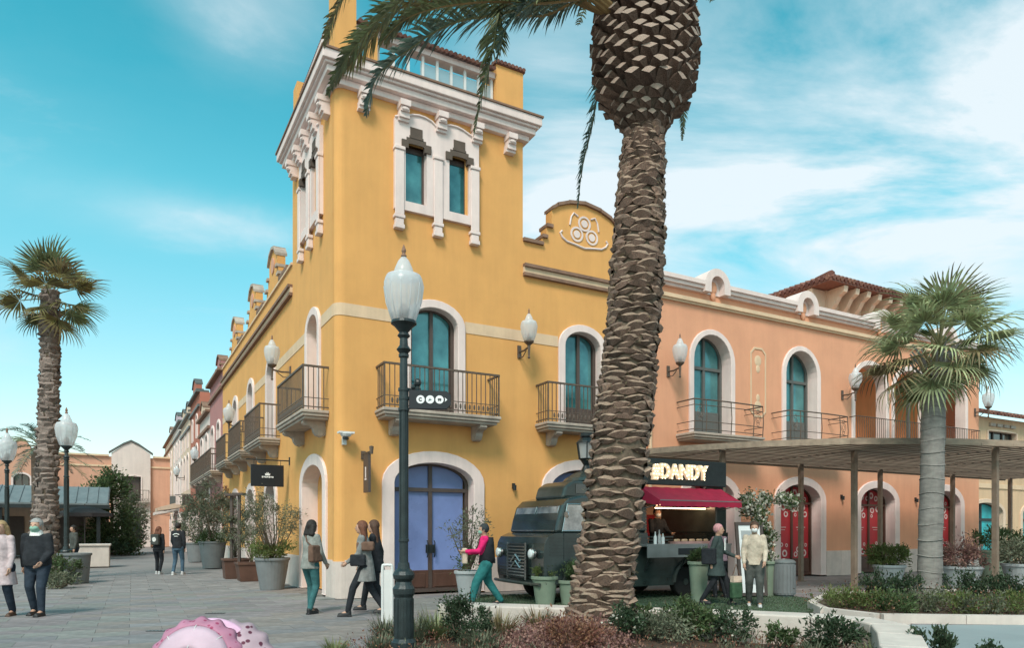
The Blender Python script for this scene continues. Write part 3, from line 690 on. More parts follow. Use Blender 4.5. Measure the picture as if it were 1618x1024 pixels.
for i in range(9):
    x = 1.02+(TW-.80-1.02)*i/8; q = MB(); q.box(x-.03, x+.03, .15, .21, PZ, 12.719); q.obj('parapet_post', M['white_paint'], yb)
q = MB(); q.box(2.05, TW-.76, .17, .19, PZ, 12.55); q.obj('parapet_glass', M['rail_glass'], yb)
q = MB(); q.box(2.05, TW-.76, .14, .16, PZ, 12.15); q.obj('parapet_panel', M['white_paint'], yb)
# downpipe at the join and small wall spots
def spot(parent, tf, x, z):
    q = MB(); q.box(x-.035, x+.035, -.05, 0, z-.07, z+.07); q.lathe([(.04, -.11), (.045, .02)], 10, c=(x, -.09, z)); q.obj('wall_spot', M['iron_black'], parent, tf)
spot(yb, ID, 4.45, 2.60); spot(yb, ID, .12+.2, 5.95+20) if False else None

# ================================================================ PEACH BUILDING
pt = FR @ T(8.672, 0); pb = thing('peach_building', 'long peach building with white arched balcony windows and red lower doors', 'building', pt)
PT = T(-8.672, 0)
DC = (11.10, 15.02, 19.0, 23.1)
ops = [(c-.95, c+.95, 0, 2.45, .52) for c in DC]+[(c-.74, c+.74, 4.25, 6.50, .78) for c in (11.17, 15.06)]+[(17.75, 19.45, 4.6, 6.5, .72), (19.95, 21.95, 4.6, 6.5, .78), (22.4, 24.4, 4.6, 6.5, .78)]
b = MB(); wallsheet(b, 8.672, 25.4, 0, 8.5, ops); b.box(8.70, 25.38, 1.4, 9, 0, 8.5)
b.add([(25.4, 0, 0), (25.4, 9, 0), (25.4, 9, 8.5), (25.4, 0, 8.5)], [(0, 1, 2, 3)]); b.box(8.70, 17.5, .46, 1.4, 0, 8.45); b.box(17.5, 25.38, .46, 1.4, 0, 4.3)
b.obj('wall', M['peach'], pb, PT)
plinth(pb, PT, 8.70, 25.38, .78, [(c-1.24, c+1.24) for c in DC], 1.0)
for k, c in enumerate(DC):
    s_, f_ = opening(pb, PT, c-.95, c+.95, 0.02, 2.45, .52, surround=.27, recess=.34, fw=.07, transoms=(2.38,), solid=.55, solid_mat='door_brown', pane='red', frame='door_brown', kind='door', foot=False)
    # printed pattern of white roundels on the red film
    q = MB(); rr = random.Random(k+3)
    for side in (-1, 1):
        cx = c+side*.46
        for (dx, z, r) in ((-.25, 2.2, .11), (.1, 2.26, .13), (.24, 2.02, .10), (-.12, .86, .10), (.18, .74, .12), (.02, 1.02, .07), (-.26, .70, .09), (.28, 1.0, .06), (-.28, 2.0, .06)):
            flatring(q, cx+dx*.9, z, r, r*.45, 12, y=.352); 
        q.box(cx-.22, cx+.22, .350, .354, 1.58, 1.60); q.box(cx-.17, cx+.17, .350, .354, 1.50, 1.515)
    for (dx, z, r) in ((-.62, 2.56, .10), (-.35, 2.68, .13), (-.05, 2.62, .09), (.18, 2.72, .12), (.45, 2.62, .10), (.66, 2.52, .07)):
        flatring(q, c+dx, z, r, r*.5, 12, y=.352)
    for p in range(len(q.v)): 
        v = q.v[p]; 
        if v[1] == 0.0: q.v[p] = (v[0], .356, v[2])
    q.obj('printed_roundels', mat('print_white', (.62, .48, .46), .6, .05, 6, 0), f_)
for c in (11.17, 15.06):
    opening(pb, PT, c-.74, c+.74, 4.26, 6.50, .78, surround=.17, recess=.36, fw=.09, transoms=(6.35,), solid=.8, pane='pane_teal', frame='frame_grey', trim='trim')
    balcony(pb, PT, c-1.4, c+1.4, 4.25, depth=.75, railh=.92, style='rails', brackets=0, iron='iron')
# loggia: three deep arches with slender white columns
for a0, a1, R_ in ((17.75, 19.45, .72), (19.95, 21.95, .78), (22.4, 24.4, .78)):
    inn = outline(a0, a1, 4.31, 6.5, R_); out = outline(a0-.17, a1+.17, 4.31, 6.5, R_+.17)
    q = MB(); ring(q, inn, out, -.05, .35); o = q.obj('arch', M['trim'], pb, PT); bevel(o, .012, 1)
q = MB(); q.box(17.52, 24.6, 1.30, 1.38, 4.3, 8.4); q.box(17.52, 24.6, .46, 1.38, 4.30, 4.315); q.obj('loggia_wall', M['orange'], pb, PT)
for x in (19.70, 22.18):
    q = MB(); q.lathe([(.12, 4.32), (.12, 4.42), (.08, 4.46), (.075, 6.25), (.11, 6.35), (.13, 6.45), (.13, 6.52)], 14, c=(x, .10, 0)); q.obj('column', M['trim'], pb, PT, smooth=False)
for x in (18.05, 20.35, 21.55, 22.95, 23.85):
    q = MB(); q.box(x-.05, x+.05, .42, .52, 4.32, 6.9); q.obj('loggia_post', M['frame_grey'], pb, PT)
q = MB()
for zz in (5.35, 4.62): q.tube([(17.5, -.30, zz), (24.9, -.30, zz)], .016, 6)
for i in range(64): x = 17.5+7.4*i/63; q.box(x-.007, x+.007, -.307, -.293, 4.30, 5.35)
q.tube([(17.5, -.3, 5.35), (17.5, 0, 5.35)], .016, 6); q.tube([(24.9, -.3, 5.35), (24.9, 0, 5.35)], .016, 6)
q.obj('railing', M['iron'], pb, PT); q = MB(); q.box(17.4, 25.0, -.36, 0, 4.18, 4.30); q.obj('ledge', M['stone'], pb, PT)
# octagonal framed panel between the windows
def octo(x0, x1, z0, z1, c): return [(x0, z0+c), (x0, z1-c), (x0+c, z1), (x1-c, z1), (x1, z1-c), (x1, z0+c), (x1-c, z0), (x0+c, z0)]
for xx in (12.76,):
    q = MB(); ring(q, octo(xx+.05, xx+.63, 5.06, 7.10, .14), octo(xx, xx+.68, 5.0, 7.16, .17), -.02, 0, closed=True)
    q.ball((xx+.34, 0, 6.75), (.15, .02, .17), 10, 6); q.ball((xx+.34, 0, 6.5), (.09, .02, .13), 10, 6); q.ball((xx+.34, 0, 5.35), (.15, .02, .16), 10, 6); q.ball((xx+.34, 0, 5.6), (.08, .02, .12), 8, 6)
    q.obj('wall_panel', M['trim2'], pb, PT)
# cornice and medallions
MC = (11.18, 15.12, 19.06, 23.0)
q = MB(); lo = 8.672
spans = []; x = 8.672
for c in MC: spans.append((x, c-.50)); x = c+.50
spans.append((x, 25.55))
for a, c in spans:
    q.box(a, c, -.10, .5, 8.46, 8.54); q.box(a, c, -.19, .5, 8.5405, 8.64); q.box(a, c, -.25, .5, 8.6405, 8.76)
q.each('cornice', M['trim'], pb, PT)
q = MB(); q.box(8.672, 25.5, -.07, 0, 8.07, 8.13); q.box(8.672, 25.5, -.12, 0, 8.1305, 8.24); q.each('string_course', M['trim2'], pb, PT)
for c in MC:
    q = MB(); inn = outline(c-.26, c+.26, 8.46, 8.70, .26); out = outline(c-.50, c+.50, 8.46, 8.68, .50); ring(q, inn, out, -.25, .4, y0b=.4); q.prism(outline(c-.26, c+.26, 8.46, 8.70, .26), -.03, .38); o = q.obj('medallion', M['trim'], pb, PT)
    q = MB(); q.ball((c, -.04, 8.66), (.15, .06, .2), 10, 6); q.ball((c, -.04, 8.42), (.10, .05, .13), 8, 6); q.obj('boss', M['peach'], o)
for x in (13.3, 17.05, 21.2): spot(pb, PT, x, 2.62)
q = MB(); q.tube([(8.76, -.09, 0), (8.76, -.09, 8.05)], .055, 10); q.obj('downpipe', M['trim2'], pb, PT)
# roof-top tower with low hipped tile roof on carved brackets
q = MB(); q.box(20.0, 25.2, 2.8, 6.6, 8.4, 10.95); q.obj('roof_tower', M['cream'], pb, PT)
q = MB(); BP = [(0, 9.55), (0, 10.9), (.78, 10.9), (.74, 10.68), (.50, 10.55), (.34, 10.3), (.14, 10.1), (.10, 9.7)]
for i in range(8): q.prism(BP, -.11, .11, tf=Matrix.Translation((20.15+4.9*i/7, 2.8, 0)) @ Matrix.Rotation(-PI/2, 4, 'Z'))
for i in range(5): q.prism(BP, -.11, .11, tf=Matrix.Translation((20.0, 2.95+3.4*i/4, 0)) @ Matrix.Rotation(PI, 4, 'Z'))
q.each('eave_bracket', M['cream'], pb, PT)
q = MB(); x0, x1, y0, y1, ze, za = 19.15, 26.0, 1.95, 7.4, 11.02, 12.1
cx, cy = (x0+x1)/2, (y0+y1)/2; hx = .7
q.add([(x0, y0, ze), (x1, y0, ze), (x1, y1, ze), (x0, y1, ze), (cx-hx, cy, za), (cx+hx, cy, za), (x0, y0, ze-.1), (x1, y0, ze-.1), (x1, y1, ze-.1), (x0, y1, ze-.1)], [(0, 1, 5, 4), (1, 2, 5), (2, 3, 4, 5), (3, 0, 4), (9, 8, 7, 6), (6, 7, 1, 0), (7, 8, 2, 1), (8, 9, 3, 2), (9, 6, 0, 3)])
rf = q.obj('roof', M['tile'], pb, PT); q = MB(); n = 30
for i in range(n):
    x = x0+(x1-x0)*(i+.5)/n; f = min(1, min(x-x0, x1-x)/(cx-x0-hx)); q.tube([(x, y0-.08, ze+.03), (x, y0+(cy-y0)*f, ze+(za-ze)*f+.03)], .095, 6)
n = 24
for i in range(n):
    y = y0+(y1-y0)*(i+.5)/n; f = min(1, min(y-y0, y1-y)/(cy-y0)); q.tube([(x0-.08, y, ze+.03), (x0+(cx-hx-x0)*f, y, ze+(za-ze)*f+.03)], .095, 6)
for p in ((x0, y0), (x1, y0), (x0, y1)):
    e = (cx-hx, cy) if p[0] == x0 else (cx+hx, cy)
    for k in range(18):
        t = k/18; a = Vector((p[0]+(e[0]-p[0])*t, p[1]+(e[1]-p[1])*t, ze+(za-ze)*t+.12)); t = (k+1.3)/18; c_ = Vector((p[0]+(e[0]-p[0])*t, p[1]+(e[1]-p[1])*t, ze+(za-ze)*t+.12)); q.tube([a, c_], [.15, .10], 7)
q.obj('roof_tiles', M['tile'], rf, kind='stuff')

# ================================================================ BEIGE BUILDING on the right
bb = thing('beige_building', 'beige tiled building beyond the peach one with turquoise shop windows', 'building', FR @ T(28, 3))
ops = [(2.3, 5.2, 0, 2.3, .5), (7.0, 9.9, 0, 2.3, .5), (3.9, 6.4, 4.3, 6.25, .01), (9.5, 11.6, 4.3, 6.25, .01)]
q = MB(); wallsheet(q, -1.2, 18, 0, 6.9, ops); q.box(-1.2, 18, .46, 8, 0, 6.8); q.obj('wall', M['beige'], bb)
pt_ = MB(); pt_.box(-1.2, 18, -.05, -.001, 3.5, 3.72); pt_.obj('band', M['trim2'], bb)
M['turq'] = mat('film_turquoise', (.02, .30, .33), .4, .4, 1.2, .02, 8)
for o in ops[:2]: opening(bb, ID, o[0], o[1], .02, o[3], o[4], surround=.2, recess=.25, fw=.12, transoms=(2.0,), mull=(.5,), solid=.3, pane='turq', frame='iron_black', trim='cream', kind='shop_window')
for o in ops[2:]: opening(bb, ID, o[0], o[1], 4.3, 6.24, .01, surround=.1, recess=.2, fw=.08, mull=(.33, .66), pane='pane_dark', frame='frame_brown', trim='cream')
q = MB(); 
for x in (4.0, 4.6, 5.2, 5.8): q.box(x, x+.45, -.10, 0, 6.48, 6.62)
q.each('relief', M['stone'], bb)
q = MB(); q.prism([(0, 0), (3, .9), (3, 1.0), (0, .1)], -1.4, 18.4, tf=Matrix.Translation((0, -.5, 6.9)) @ Matrix.Rotation(PI/2, 4, 'Z') @ Matrix.Scale(-1, 4, (0, 1, 0)))
rf = q.obj('roof', M['tile'], bb); q = MB()
for i in range(62): x = -1.4+19.8*i/61; q.tube([(x, -.56, 6.99), (x, 2.5, 7.92)], .11, 6)
q.obj('roof_tiles', M['tile'], rf, kind='stuff')

# ================================================================ HOUSES UP THE STREET (street front continues)
def house(name, label, t0, t1, h, mt, wins, gab=None, wy=(4.2, 6.2), floors3=False, cap='copper_cap', balc=(), wpane='pane_dark', ww=.5, door=.8, extra=None):
    th = thing(name, label, 'building', FL @ T(-t0, 0)); W_ = t1-t0
    o_ = [(-c-ww, -c+ww, wy[0], wy[1], .35) for c in wins]+[(-c-door, -c+door, 0, 2.4, .35) for c in wins]
    if floors3: o_ += [(-c-ww*.7, -c+ww*.7, 7.0, 8.1, .25) for c in wins]
    q = MB(); wallsheet(q, -W_+.004, -.004, 0, h, o_); q.box(-W_+.02, -.02, .46, 8, 0, h-.1); 
    q.add([(-.004, 0, 0), (-.004, 8, 0), (-.004, 8, h), (-.004, 0, h)], [(0, 1, 2, 3)]); q.obj('wall', M[mt], th)
    for c in wins:
        opening(th, ID, -c-ww, -c+ww, wy[0]+.01, wy[1], .35, surround=.16, recess=.3, fw=.07, pane=wpane, trim='trim'); opening(th, ID, -c-door, -c+door, .02, 2.4, .35, surround=.2, recess=.3, fw=.08, transoms=(2.2,), pane='pane_dark', trim='trim', kind='door')
        if floors3: opening(th, ID, -c-ww*.7, -c+ww*.7, 7.01, 8.1, .25, surround=.12, recess=.25, fw=.06, mull=(), pane='pane_dark', trim='trim')
    for c in balc: balcony(th, ID, -c-1.3, -c+1.3, wy[0]-.0, depth=.55, spacing=.16)
    q = MB(); q.box(-W_+.004, -.004, -.22, .5, h, h+.12); q.box(-W_+.004, -.004, -.12, -.001, h-.85, h-.70); q.each('cornice', M[cap], th)
    if gab:
        for c, w, hh, gm in gab:
            pts = [(-c-w, h+.35), (-c-w*.7, h+.35), (-c-w*.7, h+.12+hh*.6), (-c-w*.4, h+.12+hh*.9), (-c, h+.12+hh), (-c+w*.4, h+.12+hh*.9), (-c+w*.7, h+.12+hh*.6), (-c+w*.7, h+.35), (-c+w, h+.35)]
            gable(th, ID, -c-w, -c+w, h+.121, pts, 0, .3, gm, cap)
    return th
house('pink_house', 'muted pink street house joining the yellow building, with pale arched windows', 18.65, 23.6, 8.75, 'pink', (1.3, 3.6), gab=[(1.4, .9, .8, 'pink')], balc=(1.3, 3.6))
house('white_house', 'low white street house between the pink and the brick-red houses', 23.6, 28.6, 7.6, 'white', (1.3, 3.7), balc=(1.3, 3.7), gab=[(3.6, 1.0, .9, 'cream')])
house('red_house', 'brick-red street house with a tall dark-capped gable', 28.6, 34.5, 9.5, 'terracotta', (1.5, 4.2), floors3=True, gab=[(3.0, 1.6, 1.1, 'terracotta')], cap='frame_grey')
house('cream_house', 'cream street house with tall narrow windows, past the red house', 34.5, 42.0, 9.0, 'cream', (1.6, 4.0, 6.2), floors3=True, gab=[(2.0, 1.4, 1.0, 'cream'), (5.4, 1.4, 1.0, 'cream')], cap='frame_grey')
house('lilac_house', 'pale lilac-white house towards the far end of the street', 42.0, 50.5, 9.6, 'white', (1.6, 4.2, 6.8), floors3=True, gab=[(4.2, 2.0, 1.1, 'lilac')], cap='frame_grey')
house('ivory_house', 'ivory house at the far end of the row, last before the peach gabled front', 50.5, 62, 9.6, 'cream', (2, 5, 8.2), floors3=True, gab=[(3, 1.6, .9, 'white')], cap='copper_cap')
# street end: peach front with white gabled bay, facing down the street
eb = thing('street_end_building', 'small peach building closing the street, with a white gabled bay and balcony', 'building', FR @ T(-4.0, 54.5))
ops = [(-.75, .75, 4.0, 6.2, .01), (-.8, .8, 0, 2.8, .5), (-4.4, -3.2, 0, 2.4, .4), (3.2, 4.4, 0, 2.4, .4)]
q = MB(); wallsheet(q, -6.0, 6.5, 0, 7.9, ops); q.box(-6, 6.5, .46, 6, 0, 7.8); q.obj('wall', M['coral'], eb)
q = MB(); wallsheet(q, -1.5, 1.5, 0, [(-1.5, 8.2), (-.6, 8.9), (0, 9.2), (.6, 8.9), (1.5, 8.2)], ops[:2], y=-.25, back=.25)
for x in (-1.5, 1.5): q.add([(x, -.25, 0), (x, 0, 0), (x, 0, 8.2), (x, -.25, 8.2)], [(0, 1, 2, 3)])
bay = q.obj('gabled_bay', M['white'], eb); q = MB()
for a, c in (((-1.7, 8.15), (-.6, 8.95)), ((-.6, 8.95), (0, 9.25)), ((0, 9.25), (.6, 8.95)), ((.6, 8.95), (1.7, 8.15))): q.prism([a, c, (c[0], c[1]+.16), (a[0], a[1]+.16)], -.35, .2)
q.each('coping', M['frame_grey'], bay)
opening(eb, T(0, -.25), -.75, .75, 4.01, 6.2, .01, surround=.12, recess=.3, fw=.1, pane='frame_brown', frame='frame_brown'); opening(eb, T(0, -.25), -.8, .8, .02, 2.8, .5, surround=.15, recess=.4, fw=.1, transoms=(2.6,), pane='pane_dark', kind='door')
balcony(eb, T(0, -.25), -1.4, 1.4, 4.0, depth=.6, spacing=.2)
q = MB(); q.box(-6, -1.71, -.2, .5, 7.9, 8.05); q.box(1.71, 6.5, -.2, .5, 7.9, 8.05); q.box(-6, -1.51, -.08, 0, 7.0, 7.15); q.box(1.51, 6.5, -.08, 0, 7.0, 7.15); q.each('cornice', M['trim2'], eb)
def gabled(name, label, tf, w, h, mt, gh, n):
    th = thing(name, label, 'building', tf)
    o_ = [(x-.55, x+.55, 4.0, 5.6, .4) for x in [w*(i+.5)/n for i in range(n)]]+[(x-.8, x+.8, 0, 2.3, .4) for x in [w*(i+.5)/n for i in range(n)]]
    q = MB(); wallsheet(q, 0, w, 0, h, o_); q.box(0, w, .46, 6, 0, h-.1); q.obj('wall', M[mt], th)
    for i in range(n):
        x = w*(i+.5)/n; opening(th, ID, x-.55, x+.55, 4.0, 5.6, .4, surround=.15, recess=.25, fw=.08); opening(th, ID, x-.8, x+.8, .02, 2.3, .4, surround=.18, recess=.25, fw=.08, kind='door')
        pts = [(x-1.2, h+.2), (x-.8, h+.3), (x-.6, h+gh*.6), (x-.25, h+gh*.95), (x, h+gh), (x+.25, h+gh*.95), (x+.6, h+gh*.6), (x+.8, h+.3), (x+1.2, h+.2)]
        gable(th, ID, x-1.2, x+1.2, h+.001, pts, 0, .3, mt, 'frame_grey')
    return th
gabled('rose_house', 'pale rose house with two curved gables left of the street-end building', FR @ T(-16.2, 52.5), 6.0, 7.2, 'coral', 1.6, 2)
gabled('white_gabled_house', 'white house with curved gables behind the grey canopy and small palm', FR @ T(-28, 49), 11.0, 6.6, 'white', 1.3, 3)
def street_awning(label, t, w, mt, z=2.9, out=1.6):
    th = thing('awning', label, 'awning', FL @ T(-t, 0)); q = MB(); q.add([(-w, 0, z+.55), (w, 0, z+.55), (w, -out, z), (-w, -out, z), (w, -out, z-.22), (-w, -out, z-.22)], [(0, 3, 2, 1), (3, 5, 4, 2)]); q.add([(-w, 0, z+.55), (-w, -out, z), (-w, -out, z-.22), (-w, 0, z+.1)], [(0, 1, 2, 3)]); q.add([(w, 0, z+.55), (w, -out, z), (w, -out, z-.22), (w, 0, z+.1)], [(3, 2, 1, 0)])
    o = q.obj('canvas', M[mt], th); q = MB(); 
    for x in (-w+.05, w-.05): q.tube([(x, 0, z-.3), (x, -out+.05, z-.05)], .02, 6)
    for a in q.each('arm', M['iron_black'], th): pass
street_awning('cream canvas awning over a shop door far up the street', 46.5, 2.0, 'white'); street_awning('pale cream awning on the cream house half way up the street', 38.5, 1.6, 'cream', 3.0, 1.8); street_awning('dusty red awning low on the white street house', 27.2, 1.1, 'terracotta', 2.7, 1.1)
def blade_sign(label, t, z, mt='frame_brown', w=.6, h=.6):
    th = thing('shop_sign', label, 'sign', FL @ T(-t, 0, z)); q = MB(); q.box(-.02, .02, -w-.2, 0, h+.05, h+.08); q.obj('arm', M['iron_black'], th); q = MB(); q.box(-.03, .03, -w-.15, -.15, 0, h); q.obj('plate', M[mt], th)
blade_sign('small dark square sign projecting from the pink street house', 22.8, 3.1); blade_sign('small dark sign projecting from the red street house', 31.0, 3.0); blade_sign('pale round-cornered sign projecting from the cream street house', 36.2, 3.2, 'trim'); blade_sign('dark narrow sign projecting from the lilac-white street house', 44.0, 3.2, 'frame_grey', .5, .9)
# pavilion with a long grey metal roof
pv = thing('market_pavilion', 'open pavilion with long grey sheet-metal roof behind the palms on the left', 'pavilion', FR @ T(-5.4, 28.8))
M['zinc'] = mat('zinc_roof', (.19, .215, .22), .5, .12, 1.5, .1, 20, metal=.2, dirt=.15)
q = MB(); q.prism([(0, 2.95), (2.2, 3.95), (6.5, 3.95), (6.5, 3.75), (2.3, 3.75), (0, 2.8)], -19, .35, tf=Matrix.Rotation(PI/2, 4, 'Z') @ Matrix.Scale(-1, 4, (0, 1, 0)) @ Matrix.Rotation(0, 4, 'Z'))
rf = q.obj('roof', M['zinc'], pv, Matrix.Scale(-1, 4, (1, 0, 0)) if False else T(0, 0)); 
q = MB()
for i in range(40): x = .3-.5*i; q.tube([(x, 0.0, 2.98), (x, 2.2, 3.98)], .025, 4)
q.obj('seams', M['zinc'], rf)
q = MB(); q.box(-19, .4, -.12, .0, 2.66, 2.86); q.obj('gutter', M['iron_black'], pv)
for i in range(5):
    q = MB(); q.box(-.15-4.4*i-.09, -.15-4.4*i+.09, .3, .48, 0, 2.95); q.obj('post', M['iron_black'], pv)
q = MB(); q.box(-19, .2, 5.6, 5.8, 0, 3.8); q.box(-12, -11.8, .5, 5.6, 0, 3.7); q.obj('back_wall', M['cream'], pv)
for i in range(6):
    q = MB(); q.box(-1.8-3*i-.7, -1.8-3*i+.7, 5.5, 5.61, 0, 2.3); q.obj('shop_window', M['frame_brown'], pv)
# ================================================================ LAMPS
def globe(parent, tf, s=1.0, fin='copper_cap'):
    q = MB(); q.lathe([(0.001, 0), (.135, 0), (.165, .10), (.205, .22), (.228, .36), (.228, .44), (.212, .50), (.19, .525)], 24); q.lathe([(.115, .53), (.118, .565), (.10, .62), (.065, .70), (.03, .745), (.001, .75)], 20)
    for i in range(12):
        a = 2*PI*i/12; q.tube([(.137*math.cos(a), .137*math.sin(a), .01), (.207*math.cos(a), .207*math.sin(a), .22), (.231*math.cos(a), .231*math.sin(a), .40), (.192*math.cos(a), .192*math.sin(a), .52)], .006, 4)
    q.lathe([(.192, .505), (.20, .525), (.12, .55)], 20)
    q.bake(Matrix.Scale(s, 4)); g = q.obj('lamp_shade', M['lampglass'], parent, tf, smooth=True)
    q = MB(); q.lathe([(.02, .745), (.035, .76), (.018, .79), (.028, .82), (.02, .85), (.001, .90)], 10); q.lathe([(.05, .02), (.06, .14), (.03, .2)], 10); q.bake(Matrix.Scale(s, 4)); q.obj('finial', M['copper_cap'] if fin else M['lampiron'], g)
    return g
def street_lamp(label, loc, H=3.87, s=1.0, thick=1.0, group=None):
    th = thing('street_lamp', label, 'lamp', T(*loc), group)
    k = thick; q = MB()
    q.lathe([(.17*k, 0), (.17*k, .10), (.13*k, .14), (.125*k, .62), (.145*k, .66), (.15*k, .72), (.12*k, .76), (.105*k, .80), (.14*k, .84), (.15*k, .88), (.13*k, .92), (.085*k, .95), (.075*k, 1.02)], 20)
    for i in range(10): a = 2*PI*i/10; q.box(-.016, .016, .118*k, .134*k, .16, .60, tf=Matrix.Rotation(a, 4, 'Z'))
    q.obj('base', M['lampiron'], th, smooth=False)
    q = MB(); q.lathe([(.062*k, 1.0), (.060*k, 1.1), (.052*k, H-.62), (.05*k, H-.38)], 18); 
    for z in (1.28, H-.9, H-.40): q.lathe([(.05*k, z-.03), (.07*k, z-.015), (.07*k, z+.015), (.05*k, z+.03)], 16)
    for i in range(8): a = 2*PI*i/8; q.box(-.006, .006, .055*k, .063*k, 1.3, H-.95, tf=Matrix.Rotation(a, 4, 'Z'))
    q.obj('pole', M['lampiron'], th, smooth=False)
    q = MB(); q.lathe([(.05*k, H-.38), (.085, H-.33), (.05, H-.28), (.045, H-.20), (.075, H-.17), (.05, H-.13), (.11, H-.06), (.15, H-.03), (.145, H)], 18); q.obj('collar', M['lampiron'], th, smooth=False)
    globe(th, T(0, 0, H+.001), s); return th
LG = 'cast iron street lamps on the square'
lamp0 = street_lamp('tall dark lamp post in front of the yellow tower carrying a black direction sign', gp(638, 8.1, .10), 3.83, 1.0, .86)
street_lamp('dark lamp post beside the shaggy fan palm, second from the left edge', gp(105, 20.2), 3.95, 1.25, 1.1)
street_lamp('dark lamp post at the far left edge, in front of the grey pavilion', gp(11, 23.5), 3.85, 1.25, 1.1)
def wall_lamp(label, tf, s=.9):
    th = thing('wall_lamp', label, 'lamp', tf, 'globe lamps on wall brackets'); q = MB()
    q.box(-.05, .05, -.03, 0, -.16, .16); q.lathe([(.045, -.03), (.03, 0)], 10, tf=T(0, -.03, .0) @ Matrix.Rotation(PI/2, 4, 'X'))
    q.tube([(0, -.02, 0), (0, -.25, -.02), (0, -.50, .02)], .024, 8); q.tube([(0, -.02, -.14), (0, -.20, -.16), (0, -.34, -.06), (0, -.36, -.01)], .014, 6)
    q.tube([(0, -.50, -.22), (0, -.50, .06)], [.02, .04], 8); q.ball((0, -.5, -.24), .035, 8, 5); q.lathe([(.04, .0), (.03, .05), (.09, .10), (.12, .13), (.12, .16)], 14, c=(0, -.50, 0))
    q.obj('arm', M['iron'], th); globe(th, T(0, -.50, .161), s); return th
wall_lamp('white globe lamp on the yellow wall between the two balconies', FR @ T(4.62, 0, 5.98))
wall_lamp('globe lamp on the peach wall just right of the big palm trunk', FR @ T(9.48, 0, 6.02))
wall_lamp('globe lamp on the peach wall left of the arched loggia', FR @ T(17.1, 0, 6.05))
wall_lamp('globe lamp on the far right end of the peach wall', FR @ T(25.1, 0, 6.12))
wall_lamp('globe lamp beside the first street balcony, just past the tower on its left face', FL @ T(-4.5, 0, 5.86))
wall_lamp('globe lamp farther up the street, between the second and third yellow balconies', FL @ T(-12.85, 0, 5.45))
wall_lamp('small globe lamp on the white house up the street', FL @ T(-26.2, 0, 5.2)); wall_lamp('distant globe lamp on the cream house far up the street', FL @ T(-39.0, 0, 5.2))

# ================================================================ SIGNS
def text(s, size, mt, name, parent, tf, ext=.01, bev=0.0, sx=1.0, label=None):
    cu = bpy.data.curves.new('t', 'FONT'); cu.body = s; cu.size = size; cu.extrude = ext; cu.bevel_depth = bev; cu.align_x = 'CENTER'; cu.align_y = 'CENTER'; cu.space_character = 1.05; cu.offset = size*.02; cu.resolution_u = 4
    o = bpy.data.objects.new('t', cu); COL.objects.link(o); dg = bpy.context.evaluated_depsgraph_get(); me = bpy.data.meshes.new_from_object(o.evaluated_get(dg)); bpy.data.objects.remove(o)
    me.transform(Matrix.Rotation(PI/2, 4, 'X')); me.transform(Matrix.Scale(sx, 4, (1, 0, 0))); me.materials.clear(); me.materials.append(M[mt]); return link(name, me, parent, tf, label)
M['sign_black'] = mat('sign_black', (.012, .014, .018), .45, .1, 4, .02); M['sign_white'] = mat('sign_white', (.75, .76, .76), .5, .02, 4, 0)
ds = thing('direction_sign', 'small black finger sign with three white discs clamped to the lamp post', 'sign', T(*gp(638, 8.1, 3.02), math.radians(4)))
q = MB(); 
for z in (-.115, .115): q.lathe([(.066, z-.016), (.066, z+.016)], 14)
q.lathe([(.055, -.11), (.055, .11)], 14); q.obj('clamp', M['lampiron'], ds)
q = MB(); q.prism([(.06, -.11), (.50, -.11), (.545, -.06), (.545, .055), (.50, .10), (.06, .115)], -.02, .02); q.tube([(.0, 0, .125), (.2, 0, .125)], .01, 6); pl = q.obj('plate', M['sign_black'], ds); bevel(pl, .006, 1)
for i, x in enumerate((.195, .305, .415)):
    q = MB(); q.lathe([(.048, -.004), (.048, .004)], 22, tf=T(x, -.023, 0) @ Matrix.Rotation(PI/2, 4, 'X')); d_ = q.obj('disc', M['sign_white'], ds)
    q = MB()
    if i == 0: q.tube([(x+.018*math.cos(a), -.030, .018*math.sin(a)) for a in [math.radians(40+28*k) for k in range(11)]], .005, 4)
    if i == 1: q.prism([(x-.02, -.016), (x+.02, 0), (x-.005, .004), (x+.004, .022)], -.032, -.028)
    if i == 2: q.box(x-.02, x+.02, -.032, -.028, -.004, .012); q.box(x-.014, x-.006, -.032, -.028, -.018, -.004); q.box(x+.006, x+.014, -.032, -.028, -.018, -.004)
    q.obj('symbol', M['sign_black'], d_)
q = MB(); q.prism([(.475, -.025), (.505, 0), (.475, .025), (.482, 0)], -.026, -.0205); q.obj('arrow', M['sign_white'], ds)
q = MB(); q.ball((.16, 0, .20), (.045, .045, .05), 10, 6); q.tube([(.16, 0, .12), (.16, 0, .17)], .02, 8); q.ball((.11, 0, .15), .03, 8, 5); q.obj('ornament', M['lampiron'], ds)
# hanging shop sign on the street front
hs = thing('hanging_sign', 'square black hanging shop sign with small white crest on the street front', 'sign', FL @ T(-4.62, 0, 3.0))
q = MB(); q.box(-.02, .02, -1.15, 0, .40, .43); q.box(-.03, .03, -.03, 0, .30, .52); q.tube([(0, -.25, .40), (0, -.25, .28)], .008, 5); q.tube([(0, -.95, .40), (0, -.95, .28)], .008, 5); q.obj('arm', M['iron_black'], hs)
q = MB(); q.box(-.03, .03, -1.03, -.17, -.31, .28); bevel(q.obj('plate', M['sign_black'], hs), .006, 1)
q = MB(); S_ = T(.034, -.60, 0) @ Matrix.Rotation(PI/2, 4, 'Z')
q.prism([(-.06, -.01), (.06, -.01), (.07, .05), (.035, .03), (.02, .085), (0, .04), (-.02, .085), (-.035, .03), (-.07, .05)], -.003, .003, tf=S_)
for i, x in enumerate((-.15, -.105, -.06, -.015, .03, .075, .12)): q.box(x, x+.032, -.003, .003, -.075+.008*(i % 2), -.03, tf=S_)
q.obj('crest', M['sign_white'], hs)
